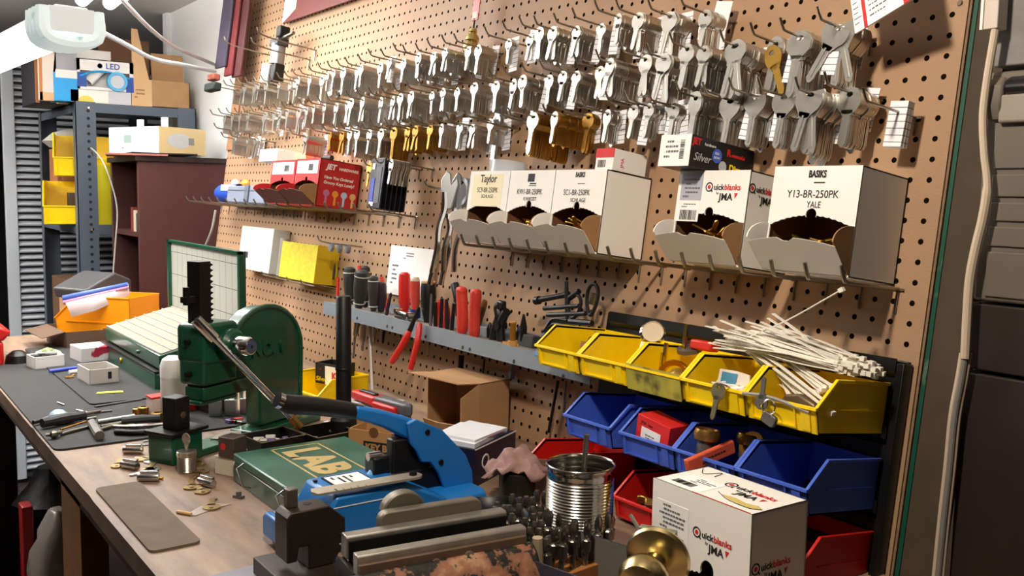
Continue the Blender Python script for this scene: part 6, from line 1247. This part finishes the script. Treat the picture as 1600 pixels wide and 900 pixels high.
flat('metal_strip', [(222, 694), (243, 692), (244, 695), (222, 697)], BZ+.0004, .0015, GRAYP, 'dark flat strip left of the yellow tag', 'strip')
flat('metal_strip', [(224, 689), (246, 687), (246, 689), (224, 691)], BZ+.0004, .0015, GRAYP, 'second dark flat strip at the mat edge, left of the yellow tag', 'strip')
flat('plastic_film', [(292, 804), (312, 792), (330, 786), (362, 788), (345, 792), (322, 800), (305, 806)], BZ+.0004, .0006, mat('pale_film', (.78, .72, .68), .35, alpha=.7), 'thin pale plastic scraps on the bare wood below the flat keys', 'scrap')
bobj('small_catch', B().box(-.008, .008, -.004, .004, 0, .004).cyl((0, 0, .004), (0, 0, .010), .004, n=8), GRAYP, 'small dark metal catch on the wood in front of the green case', 'part', MW(*az(373, 778).xy) @ RZ(30))
bobj('brass_pin', B().cyl((0, 0, 0), (0, 0, .002), .003, n=8), GRAYP, 'tiny dark disc on the bare wood near the small catch', 'part', MW(*az(337, 781).xy))
for k in range(5):
    px, py = ((262, 680), (268, 684), (255, 676), (274, 690), (280, 668))[k]
    bobj('small_part', B().box(-.010, .010, -.005, .005, 0, .007), (GRAYP, STEEL)[k % 2], 'small grey part heaped beside the press anvil at the mat edge', 'part', MW(*az(px, py).xy, BZ+.004) @ RZ(40*k), 'grey parts at the mat edge', bev=.001)
# ---------------- red toolbox at the far end ----------------
q = az(30, 572); rt_ = thing('red_toolbox', MW(q.x-.22, q.y-.13, BZ) @ RZ(0), 'red metal toolbox at the far left end of the bench', 'toolbox')
obj('box_body', B().box(0, .20, 0, .10, 0, .060), REDP, rt_, bev=.006); obj('box_lid', B().prism([(0, .062), (.10, .062), (.12, .085), (.09, .10), (.0, .10)], 0, .20, 'yz'), REDP, rt_, bev=.006); obj('handle', B().box(.06, .14, .02, .05, .10, .112), STEEL, rt_, bev=.004)
bobj('dark_dome', B().lathe([(0, .034), (.012, .033), (.026, .022), (.031, 0)], 18), BLACKM, 'dark round cap between the red toolbox and the white box of bits', 'cap', MW(*az(28, 568).xy))
# dark clutter on the far end of the bench
CB2 = mat('dark_brown_card', (.36, .26, .18), .8, noise=.15)
q = az(75, 535); bobj('tall_carton', B().box(0, .10, 0, .08, 0, .12), CARDB, 'narrow brown carton standing at the far end of the bench', 'box', MW(-2.47, -.56), bev=.001)
bobj('grey_clamshell', B().prism([(0, 0), (.16, 0), (.17, .03), (.06, .075), (.0, .05)], 0, .14, 'xz'), mat('dark_grey_clamshell', (.24, .24, .25), .5), 'dark grey clamshell case leaning behind the narrow brown carton', 'case', MW(-2.49, -.44, BZ+.121) @ RZ(-62), bev=.006)
bobj('dark_crate', B().box(0, .11, 0, .10, 0, .12), mat('black_brown_box', (.12, .10, .09), .6), 'black brown crate under the grey clamshell case', 'crate', MW(-2.49, -.47), bev=.003)
# ---------------- maroon bookcase ----------------
MAR = mat('maroon_laminate', (.28, .13, .12), .5, noise=.08, nscale=10)
XC = -2.75
y0 = ax(215, 250, XC).y; y1 = WY-.012; xl = ay(172, 240, y0).x; CT = ax(215, 243, XC).z
mb_ = thing('bookcase', MW(0, 0, 0), 'maroon laminate bookcase beside the left end of the pegboard', 'bookcase')
obj('near_side', B().box(XC-.018, XC, y0, y1, 0, CT-.018), MAR, mb_, bev=.001); obj('far_side', B().box(xl, xl+.018, y0, y1, 0, CT-.018), MAR, mb_, bev=.001)
obj('top_board', B().box(xl-.01, XC+.01, y0-.01, y1, CT-.018, CT), mat('dark_top_board', (.16, .10, .09), .4), mb_, bev=.001); obj('back_panel', B().box(xl+.018, XC-.018, y1-.006, y1, 0, CT-.018), MAR, mb_)
for z in (.10, .55, .85, ax(200, 372, XC).z): obj('inner_shelf', B().box(xl+.018, XC-.018, y0+.01, y1-.006, z, z+.018), MAR, mb_)
zi = ax(200, 372, XC).z+.018
for k, (c, l) in enumerate((((.45, .12, .12), 'dark red'), ((.80, .75, .62), 'cream'), ((.25, .25, .27), 'dark grey'))):
    bobj('book', B().box(0, .03, 0, .14, 0, .085-.01*k), mat('cover%d' % k, c, .6), f'{l} cased item standing on the shelf inside the bookcase', 'book', MW(xl+.07+.11*k*0+.035*k*1.0+.16, y0+.012, zi))
bobj('white_disc', B().lathe([(0, 0), (.03, 0), (.03, .006), (0, .006)], 20, axis='y'), mat('greyish_box_board', (.8, .8, .8)), 'round pale item on the upper shelf in the bookcase', 'disc', MW(XC-.10, y0+.05, ax(205, 258, XC).z))
# boxes and magazines on top of the bookcase
wbx = thing('thermostat_box', MW(XC-.045, y0+.085, CT+.012) @ RZ(24), 'long box with a white picture end and tan side on top of the bookcase', 'box')
obj('box_body', B().box(-.27, 0, 0, .21, 0, .095), mat('glossy_white_box', (.88, .91, .95), .35), wbx, bev=.002)
obj('tan_side', B().box(0, .001, .0, .21, 0, .095), mat('tan_side', (.80, .70, .50), .5), wbx); obj('oval_picture', B().prism([(.035+.0+.055*(1+math.cos(a))+.0, .048+.026*math.sin(a)) for a in [2*PI*k/24 for k in range(24)]], .001, .0016, 'yz'), mat('silver_grey_print', (.72, .72, .72), .5), wbx)
obj('device_picture', B().prism(rrect(-.22, -.10, .012, .085, .012), -.0008, 0, 'xz'), WHITE, wbx); obj('screen_picture', B().box(-.185, -.145, -.0014, -.0008, .038, .066), mat('lcd_grey', (.58, .68, .66), .4), wbx); smallprint(wbx, at(-.20, -.0014, .018, FR), .09, .010, 1)
obj('qr_patch', B().box(.0016, .0020, .13, .155, .035, .06), mat('silver_grey_print2', (.5, .5, .5)), wbx)
bobj('magazine', B().box(0, .26, 0, .20, 0, .006), mat('pinkish_magazine', (.62, .36, .33), .5), 'pinkish magazine sticking out under the box on the bookcase', 'magazine', MW(XC-.26, y0-.04, CT+.0005) @ RZ(-14))
bobj('dark_folder', B().box(0, .24, 0, .22, 0, .005), mat('dark_folder', (.15, .10, .10), .3), 'dark folder under the box on the bookcase', 'folder', MW(XC-.235, y0+.0, CT+.0068) @ RZ(-5))
for px, h in ((187, .03), (270, .035)):
    q = ax(px, 182, XC-.04); bobj('white_clip', B().box(-.012, .012, -.006, .006, 0, h), WHITE, 'small white tab standing on the %s end of the box on the bookcase' % ('white' if px < 200 else 'tan'), 'tab', wbx.matrix_world @ Matrix.Translation((-.17 if px < 200 else -.04, .06, .096)))
wire = [ax(145, 243, XC-.3), ax(152, 232, XC-.15)+Vector((0, -.02, 0)), ax(172, 256, XC+.005)+Vector((0, -.02, 0)), ax(188, 320, XC+.01)+Vector((0, -.012, 0)), ax(186, 380, XC+.01)+Vector((0, -.012, 0)), ax(181, 445, XC+.01)+Vector((0, -.012, 0))]
tag(obj('white_wire', B().tube(bez(wire, 6), .0024, 8), mat('offwhite_wire', (.60, .60, .57), .5)), 'thin white wire hanging down the front of the bookcase', 'wire')
w2 = [Vector(bw(ab(346, 330)[0], .02, ab(346, 330)[2])), Vector(bw(ab(340, 360)[0], .02, ab(340, 360)[2])), Vector(bw(ab(330, 385)[0], .02, ab(330, 385)[2]))]
tag(obj('white_wire', B().tube(bez(w2, 6), .004, 8), mat('offwhite_wire', (.8, .8, .8))), 'short white wire between the bookcase and the pegboard edge', 'wire')
# ---------------- steel shelving ----------------
SG = mat('grey_steel_paint', (.33, .37, .42), .45, .2); XS = -3.2; XE = -3.95
yA = ax(117, 160, XS).y; yB = WY-.02; ZT = ax(130, 160, XS).z
su = thing('steel_shelving', MW(0, 0, 0), 'grey steel shelving with slotted posts behind the bookcase', 'shelving')
def post(x, y, sx, sy, vis):
    b = B(); W_ = .045
    b.box(min(x, x+sx*W_), max(x, x+sx*W_), min(y, y+sy*.003), max(y, y+sy*.003), 0, ZT+.004).box(min(x, x+sx*.003), max(x, x+sx*.003), min(y, y+sy*.072), max(y, y+sy*.072), 0, ZT+.004)
    p = obj('post', b, SG, su)
    if vis:
        hb = B()
        for k in range(60):
            z = ZT-.03-.0285*k
            if z > .1: hb.lathe([(0, 0), (.0062, 0), (.0062, .0006), (0, .0006)], 10, c=(x+.0002, y+sy*.045, z), axis='x')
        obj('post_holes', hb, INK, p)
post(XS, yA, -1, 1, True); post(XS, yB, -1, -1, False); post(XE, yA, 1, 1, False); post(XE, yB, 1, -1, False)
ZMd = ax(130, 352, XS).z; ZLo = .62
for z in (ZT, ZMd, ZLo, .15):
    b = B(); b.box(XE+.003, XS-.004, yA+.004, yB-.004, z-.003, z).box(XS-.005, XS-.0035, yA+.004, yB-.004, z-.035, z).box(XE+.004, XS-.004, yA+.004, yA+.006, z-.035, z)
    obj('shelf_board', b, SG, su)
for z in (ZT-.02, ZMd-.015, ZMd-.24): obj('bolt', B().lathe([(0, .002), (.006, .001), (.006, 0)], 8, c=(XS, yA+.05, z), axis='x'), CHROME, su)
obj('gusset', B().prism([(yA+.07, ZT-.24*3), (yA+.07, ZT-.24*3-.07), (yA+.14, ZT-.24*3)], XS-.004, XS-.001, 'yz'), SG, su)
# things on the top shelf
zt = ZT+.001
def onshelf(px0, px1, py, h, dep_, name, m, label, cat='box', X=XS-.01, z=None, back=0., bev=.002):
    a, b_ = ax(px0, py, X), ax(px1, py, X); z = zt if z is None else z
    t = thing(name, MW(X-dep_-back, a.y, z), label, cat); w = b_.y-a.y
    obj('box_body', B().box(0, dep_, 0, w, 0, h), m, t, bev=bev); return t, w, dep_
def hgt(px, py0, py1, X=XS-.01): return ax(px, py1, X).z-ax(px, py0, X).z
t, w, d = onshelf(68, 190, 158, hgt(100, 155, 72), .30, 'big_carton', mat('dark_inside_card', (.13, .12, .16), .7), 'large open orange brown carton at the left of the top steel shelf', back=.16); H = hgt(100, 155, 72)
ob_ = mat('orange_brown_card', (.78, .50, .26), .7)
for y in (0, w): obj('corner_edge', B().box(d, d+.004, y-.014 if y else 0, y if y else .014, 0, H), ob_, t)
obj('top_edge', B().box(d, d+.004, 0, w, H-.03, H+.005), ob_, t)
t, w, d = onshelf(64, 92, 158, hgt(80, 158, 66), .03, 'paper_bag', mat('white_orange_card', (.93, .88, .82), .7), 'white and orange printed card panel at the left of the top shelf', back=.02)
obj('orange_edge', B().box(d, d+.002, 0, .010, 0, .22), ob_, t); obj('orange_corner', B().box(d, d+.002, .0, w, 0, .03), mat('pale_orange', (.90, .72, .52), .7), t)
obj('white_rag', B().tube(bez([(.03, .01, .24), (.05, .03, .27), (.06, .05, .22), (.05, .045, .18)], 5), .015, 8), WHITE, t)
BL2 = mat('cyan_blue_card', (.10, .62, .88), .5)
t, w, d = onshelf(86, 124, 155, hgt(100, 155, 110), .10, 'blue_box', BL2, 'bright blue and white box on the top shelf left of the light bulb box', back=.0)
obj('white_band', B().box(d, d+.001, .004, w-.004, .085, .115), WHITE, t); obj('grey_top', B().prism([(0, hgt(100, 155, 110)), (w, hgt(100, 155, 110)), (w, .19), (0.01, .20)], d-.03, d-.02, 'yz'), mat('grey_card2', (.66, .66, .68), .6), t); text('ONE', .022, WHITE, t, at(d+.0015, .01, .090, RT), bold=.001)
t, w, d = onshelf(100, 185, 150, .21, .05, 'white_carton', WHITE, 'long white carton lying across the back of the top shelf items', back=.10)
t, w, d = onshelf(110, 205, 158, hgt(150, 158, 138), .09, 'flat_box', mat('white_yellow_card', (.93, .91, .86), .5), 'flat white box with a yellow print in front on the top shelf')
obj('yellow_print', B().prism([(.055+.028*math.cos(a), .004+.022*math.sin(a)) for a in [PI*k/12 for k in range(13)]], d, d+.001, 'yz'), mat('warm_yellow', (.98, .82, .35), .5), t); obj('grey_half', B().box(d, d+.0008, w*.62, w, .0, hgt(150, 158, 138)), mat('pale_grey_print', (.78, .78, .80), .5), t)
zf = zt+hgt(150, 158, 138)+.001
t, w, d = onshelf(121, 209, 138, .012, .07, 'bulb_box', WHITE, 'white light bulb box with a blue arched window on the top shelf', z=zf)
b = B(); Hh = hgt(150, 138, 90); b.box(d-.004, d, 0, w, Hh*.62, Hh).box(d-.004, d, 0, w*.05, 0, Hh).box(d-.004, d, w*.93, w, 0, Hh).box(0, .004, 0, w, 0, Hh).box(0, d, 0, w, Hh-.003, Hh); obj('window_front', b, WHITE, t)
obj('blue_arch', B().tube(bez([(d+.001, w*.05, Hh*.42), (d+.001, w*.3, Hh*.60), (d+.001, w*.6, Hh*.60), (d+.001, w*.93, Hh*.44)], 6), .004, 6), BL2, t); obj('dark_blue_side', B().box(d, d+.001, 0, w*.16, .01, Hh*.55).box(d, d+.001, w*.86, w, .0, Hh*.5), mat('deep_blue_print', (.14, .30, .62), .5), t)
text('LED', .030, mat('deep_blue_print', (.1, .3, .6)), t, at(d+.0015, w*.50, Hh*.72, RT), bold=.0005); obj('logo_dot', B().lathe([(0, 0), (.009, 0), (.009, .0008)], 14, c=(d, w*.40, Hh*.80), axis='x'), mat('deep_blue_print', (.1, .3, .6)), t)
q = ax(184, 128, XS+.004); bobj('tape_roll', B().lathe([(.026, -.012), (.036, -.012), (.036, .012), (.026, .012), (.026, -.012)], 28, axis='x').lathe([(.0, -.011), (.026, -.011)], 28, axis='x'), mat('ring_blue', (.35, .70, .88), .4), 'round pale blue ring package in front of the light bulb box', 'ring', Matrix.Translation((XS+.004-.012, q.y, zf+.0365))); 
bobj('ring_disc', B().lathe([(0, 0), (.026, 0), (.026, .004), (0, .004)], 24, axis='x'), mat('pale_disc', (.82, .82, .84), .4), 'pale disc filling the blue ring package', 'disc', Matrix.Translation((XS-.006, q.y, zf+.0365)))
bobj('white_tube', B().cyl((0, 0, .018), (0, .05, .075), .018, n=14), WHITE, 'white tube leaning inside the light bulb box window', 'tube', Matrix.Translation((XS-.035, ax(142, 138, XS).y, zf+.013)))
# brown open carton at the right
Xc = XS-.01; a, b_ = ax(206, 160, Xc), ax(297, 165, Xc); w = b_.y-a.y; H2 = hgt(240, 160, 118)
bc = thing('brown_carton', MW(Xc-.26, a.y+.0, zt), 'brown open carton with raised flaps at the right of the top steel shelf', 'box')
b = B(); T = .003; b.box(0, .26, 0, w, 0, T).box(0, T, 0, w, 0, H2).box(.26-T, .26, 0, w, 0, H2).box(0, .26, 0, T, 0, H2).box(0, .26, w-T, w, 0, H2); obj('box_body', b, CARDB, bc)
obj('pale_face', B().box(.26, .2605, 0, w*.34, 0, H2), mat('pale_cardboard', (.84, .68, .50), .8), bc); smallprint(bc, at(.261, w*.04, H2*.3, RT), w*.2, H2*.4, 3, m=mat('brown_ink', (.55, .42, .30), .8))
obj('raised_flap', B().box(-.001, .001, w*.42, w*.98, 0, hgt(260, 118, 72)), CARDB, bc, mw=Matrix.Translation((.20, 0, H2)) @ RY(-8)); obj('front_flap', B().prism([(w*.02, 0), (w*.30, 0), (w*.12, hgt(215, 118, 40)), (w*.02, hgt(215, 118, 40))], 0, .002, 'yz'), mat('pale_cardboard', (.84, .68, .5)), bc, mw=Matrix.Translation((.255, 0, H2)))
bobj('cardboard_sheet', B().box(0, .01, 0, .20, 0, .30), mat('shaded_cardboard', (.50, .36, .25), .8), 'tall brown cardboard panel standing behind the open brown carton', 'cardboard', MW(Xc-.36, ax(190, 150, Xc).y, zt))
bobj('dark_overhead_box', B().box(-.2, 0, 0, .26, 0, .10), mat('dark_brown_card', (.3, .2, .2)), 'dark brown box high up behind the open brown carton', 'box', MW(Xc-.38, ax(195, 100, Xc).y, zt), bev=.002)
# middle shelf: yellow bins, carton, white sack
zm = ZMd+.001
for (px0, px1, pb0, sc_, lab) in ((62, 150, 338, 1., 'large yellow hopper bin, lower of the two stacked on the middle steel shelf'), (78, 165, 262, 1., 'large yellow hopper bin, upper of the two stacked on the middle steel shelf')):
    X = XS-.06; a, b_ = ax(px0+8, pb0, X), ax(px1, pb0, X); lower = px0 == 62
    bin_(MW(X-.31, a.y+.06, zm if lower else zm+.185) @ RZ(78), YELP, lab, 'yellow bins on the steel shelving', w=.21, D=.28, h=.165, lip=.07, fl=.055)
bobj('yellow_sheet', B().box(-.005, 0, 0, .12, 0, .23), mat('yellow_green_plastic', (.86, .80, .08), .45), 'yellow plastic sheet at the right end of the middle shelf', 'panel', MW(XS-.03, ax(146, 350, XS).y, zm))
a = ax(45, 340, XS-.35); bobj('tall_carton', B().box(0, .16, 0, .16, 0, .30), mat('orange_brown_card2', (.66, .42, .27), .8), 'tall brown carton left of the yellow bins on the middle shelf', 'box', MW(XS-.60, yA+.012, zm), bev=.002)
bobj('white_sack', B().lathe([(0, 0), (.10, .005), (.13, .03), (.09, .065), (.03, .085), (0, .088)], 11), mat('white_sack', (.85, .84, .80), .8, bump=1., bscale=20), 'crumpled white sack lying on the tall brown carton', 'sack', MW(XS-.52, yA+.10, zm+.302) @ RZ(20))
bobj('grey_post_case', B().box(0, .04, 0, .04, 0, .12), mat('grey_card3', (.38, .36, .34), .6), 'small grey upright case in front of the tall brown carton', 'case', MW(XS-.30, yA+.02, zm), bev=.002)
# lower shelf clutter
zl = ZLo+.001
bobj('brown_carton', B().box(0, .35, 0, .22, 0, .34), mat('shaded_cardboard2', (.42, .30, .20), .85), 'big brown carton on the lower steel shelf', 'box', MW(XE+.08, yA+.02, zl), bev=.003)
bobj('dark_bag', B().lathe([(0, 0), (.11, .01), (.13, .10), (.10, .24), (.05, .33), (0, .35)], 10), mat('dark_bag', (.13, .12, .12), .6, bump=1., bscale=15), 'dark bag standing on the lower steel shelf', 'bag', MW(XS-.16, yA+.20, zl))
bobj('tan_board', B().prism([(0, 0), (.12, 0), (.12, .42), (.09, .42), (.0, .15)], 0, .008, 'yz'), mat('tan_board', (.76, .60, .46), .7), 'tan board leaning in front of the lower steel shelf', 'board', MW(XS+.02, yA-.06, zl-.1) @ RY(-4))
# ---------------- louvred door ----------------
XD = -4.02; s0, s1 = ax(8, 300, XD).y, ax(27, 300, XD).y
dr = B(); ztop = ax(12, 92, XD).z
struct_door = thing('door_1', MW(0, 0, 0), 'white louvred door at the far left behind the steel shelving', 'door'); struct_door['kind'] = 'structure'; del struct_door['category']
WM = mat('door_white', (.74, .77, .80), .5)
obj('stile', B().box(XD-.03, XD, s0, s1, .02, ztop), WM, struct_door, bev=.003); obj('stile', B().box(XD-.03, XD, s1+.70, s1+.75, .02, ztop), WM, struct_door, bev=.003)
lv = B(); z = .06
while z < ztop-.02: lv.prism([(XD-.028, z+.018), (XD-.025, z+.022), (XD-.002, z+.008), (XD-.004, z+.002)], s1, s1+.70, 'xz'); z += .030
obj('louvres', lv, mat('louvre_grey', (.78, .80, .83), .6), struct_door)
obj('louvre_shade_sheet', B().box(XD-.034, XD-.030, s0, s1+.75, .02, ztop), mat('louvre_shadow', (.30, .31, .33), .8), struct_door)  # dark sheet stands in for the shade between the louvres
dk = tag(obj('dark_cupboard', B().box(-3.05, -2.515, -1.5, ax(28, 750, -2.515).y, 0, BZ-.06), mat('dark_maroon_panel', (.13, .07, .06), .5), bev=.004), 'dark maroon cupboard front low at the far left edge of the picture', 'cupboard')
# ---------------- under the bench at the far left ----------------
bobj('red_crate', B().box(0, .06, 0, ax(54, 850, -2.12).y-ax(36, 850, -2.12).y, 0, ax(45, 792, -2.12).z), mat('red_crate', (.62, .08, .08), .5), 'red crate edge on the floor under the far end of the bench', 'crate', MW(-2.18, ax(36, 850, -2.12).y, 0), bev=.004)
bgb = B(); st = random.Random(3); N = 12; M_ = 9; vs = []
for i in range(M_+1):
    for j in range(N): a = 2*PI*j/N; t_ = i/M_; r = .16*math.sin(PI*min(.97, .12+t_*.85))**.6*(1+st.uniform(-.16, .16)); vs.append((r*math.cos(a), r*math.sin(a)*.7, .46*t_+st.uniform(-.012, .012)))
bgb.add(vs, [(i*N+j, i*N+(j+1) % N, (i+1)*N+(j+1) % N, (i+1)*N+j) for i in range(M_) for j in range(N)]); bgb.f += [tuple(range(N-1, -1, -1)), tuple(range(M_*N, M_*N+N))]
bobj('plastic_bag', bgb, mat('clear_bag', (.62, .58, .55), .25, alpha=.85, bump=1.5, bscale=25), 'bulging clear plastic bag on the floor left of the bench leg', 'bag', MW(-2.05, ax(90, 850, -2.05).y, 0) @ Matrix.Diagonal((.60, .72, ax(80, 795, -2.08).z/.46, 1)), ang=70)
bobj('dark_bundle', B().lathe([(0, 0), (.09, .01), (.105, .05), (.06, .10), (.035, .15), (0, .16)], 9), mat('black_bundle', (.07, .06, .06), .5, bump=2., bscale=20), 'black crumpled bundle on top of the clear plastic bag', 'bundle', MW(-2.38, ax(78, 770, -2.38).y, ax(75, 795, -2.38).z-.02) @ RZ(30))
bobj('dark_stool', B().box(-.10, .08, -.08, .10, 0, ax(75, 795, -2.38).z-.022), BLACKM, 'black stool under the crumpled bundle below the bench', 'stool', MW(-2.38, ax(78, 770, -2.38).y, 0))
# ---------------- wires and hanging straps ----------------
def cable(pxs, d0, d1, r, m, label):
    n = len(pxs); P = [ad(x, y, d0+(d1-d0)*i/(n-1)) for i, (x, y) in enumerate(pxs)]
    return tag(obj('ceiling_cable', B().tube(bez(P, 6), r, 8), m), label, 'cable')
cable([(118, 22), (150, 45), (190, 66), (240, 92), (290, 102), (336, 112)], 1.75, 3.1, .006, mat('pale_blue_cable', (.76, .82, .86), .5), 'pale blue cable sagging from the hanging shop light to the pegboard')
cable([(188, -4), (208, 18), (235, 45), (270, 72), (305, 88), (338, 102)], 2.3, 3.15, .006, mat('grey_cable', (.62, .59, .58), .5), 'grey cable sagging from the ceiling light above the pale blue cable')
def strap(px0, px1, ptop, pbot, d, m, label):
    a, b_, c = ab(px0, pbot, d), ab(px1, pbot, d), ab((px0+px1)/2, ptop, d)
    return tag(obj('hanging_strap', B().box(-(b_[0]-a[0])/2, (b_[0]-a[0])/2, -.004, .004, 0, c[2]-a[2]+.03), m, mw=MB((a[0]+b_[0])/2, d, a[2]), bev=.002), label, 'strap')
strap(337, 352, -2, 108, .075, mat('purple_strap', (.20, .175, .25), .6), 'purple grey strap hanging at the left end of the pegboard')
strap(351, 362, -2, 120, .065, mat('bright_maroon_strap', (.40, .10, .11), .6), 'bright maroon strap, the left one of the maroon pair by the pegboard end')
strap(363, 376, -2, 122, .055, mat('maroon_strap', (.28, .09, .10), .6), 'dark maroon strap, the right one of the maroon pair by the pegboard end')
q = ab(345, 125, .10); bobj('brush_head', B().box(-.04, .02, -.012, .012, -.010, .010), mat('rust_brush', (.55, .28, .20), .7), 'rust coloured clump hanging below the purple strap', 'clump', MB(q[0], .12, q[2]+.004), bev=.004)
q = ab(343, 136, .10); bobj('dark_green_clump', B().box(-.05, .04, -.014, .014, -.014, .012), mat('dark_green_clump', (.10, .15, .12), .6), 'dark green clump hanging just below the rust coloured one', 'clump', MB(q[0], .12, q[2]-.004), bev=.005)
# ---------------- right hand side ----------------
CG = mat('grey_beige_metal', (.46, .425, .38), .45, .2, noise=.05)
cab = thing('grey_cabinet', MW(0, 0, 0), 'grey ribbed metal cabinet fixed at the right edge above a dark brown one', 'cabinet')
yc = -.10; xl_ = ay(1530, 300, yc).x; zt_ = ay(1560, 112, yc).z; zb_ = ay(1530, 470, yc).z
obj('cabinet_body', B().box(xl_, xl_+.30, yc, WY-.004, zb_, zt_), CG, cab, bev=.004)
zs = [ay(1570, y, yc).z for y in (196, 268, 312, 350, 390, 470)]
for k in range(5): obj('front_rib', B().box(xl_+.014, xl_+.29, yc-.0025, yc, zs[k+1]+.003, zs[k]-.003), CG, cab, bev=.0012)
obj('top_hood', B().prism([(yc-.004, zs[0]+.004), (yc-.010, zs[0]+.02), (yc-.008, zt_-.015), (yc+.005, zt_)], xl_+.004, xl_+.022, 'yz'), CG, cab, bev=.003); obj('dark_hood', B().prism([(yc-.002, zs[0]+.03), (yc-.012, zs[0]+.035), (yc-.010, zt_-.012), (yc+.008, zt_-.002)], xl_+.022, xl_+.28, 'yz'), mat('black_hood', (.10, .10, .10), .3), cab, bev=.004)
obj('light_panel', B().box(xl_+.018, xl_+.28, yc-.008, yc, zs[0]+.002, zs[0]+.032), mat('light_grey_panel', (.62, .58, .54), .4), cab, bev=.003)
bcab = thing('brown_cabinet', MW(0, 0, 0), 'dark brown wooden cabinet below the grey ribbed one at the right edge', 'cabinet')
DB = mat('dark_brown_laminate', (.15, .10, .085), .55, noise=.08); zq = ay(1510, 578, yc).z
xk = ay(1500, 640, yc).x
obj('upper_door', B().box(xk, xk+.33, yc, WY-.004, zq+.002, zb_-.003), DB, bcab, bev=.002); obj('lower_door', B().box(xk, xk+.33, yc, WY-.004, 0, zq-.002), DB, bcab, bev=.002)
gp_ = tag(obj('grey_board', B().box(xl_+.004, xl_+.4, yc+.004, yc+.05, ay(1575, 102, yc).z, 2.06), mat('speckled_grey_panel', (.52, .51, .50), .8, noise=.1, nscale=80), bev=.002), 'speckled grey wall board in the upper right corner', 'panel')
bobj('wood_stud', B().box(-.028, .0, -.0, .08, -.86, .52), BROWNW, 'rough brown stud beside the pegboard behind the white cord', 'stud', MB(.098, -.03, 0))
# raceway and cord
def rpt(px, py, y): return ay(px, py, y)
rw = thing('cable_raceway', MW(0, 0, 0), 'white plastic raceway at the top right with the cord coming out', 'raceway')
a0, a1 = rpt(1556, 0, -.105), rpt(1556, 48, -.105); obj('raceway', B().box(a1.x-.007, a1.x+.009, -.120, -.100, a1.z, a1.z+.12), mat('raceway_white', (.82, .77, .72), .5), rw, bev=.001); obj('channel_edge', B().box(a1.x-.009, a1.x-.006, -.122, -.100, a1.z, a1.z+.12), WHITE, rw)
CRD = mat('cream_cord', (.80, .73, .64), .45)
P = [rpt(x, y, -.115) for x, y in ((1557, 30), (1553, 60), (1543, 120), (1536, 180), (1538, 240), (1543, 290), (1536, 340), (1524, 390), (1515, 440), (1511, 500), (1508, 560))]
tag(obj('power_cord', B().tube(bez(P, 5), [.0042]*26+[.0052]*25, 10), CRD), 'cream power cord hanging from the white raceway', 'cord')
for k in range(3):
    P = [rpt(x+5*(k-1), y, -.115+.004*abs(k-1)) for x, y in ((1509, 552), (1503, 590), (1492, 650), (1484, 730), (1474, 820), (1466, 900), (1458, 980))]
    tag(obj('power_cord', B().tube(bez(P, 5), .0036, 10), (CRD, mat('grey_cord_mid', (.50, .48, .46), .5), CRD)[k]), ['left cream', 'middle grey', 'right cream'][k]+' strand of the triple cord hanging at the lower right', 'cord', 'cord strands at the lower right')
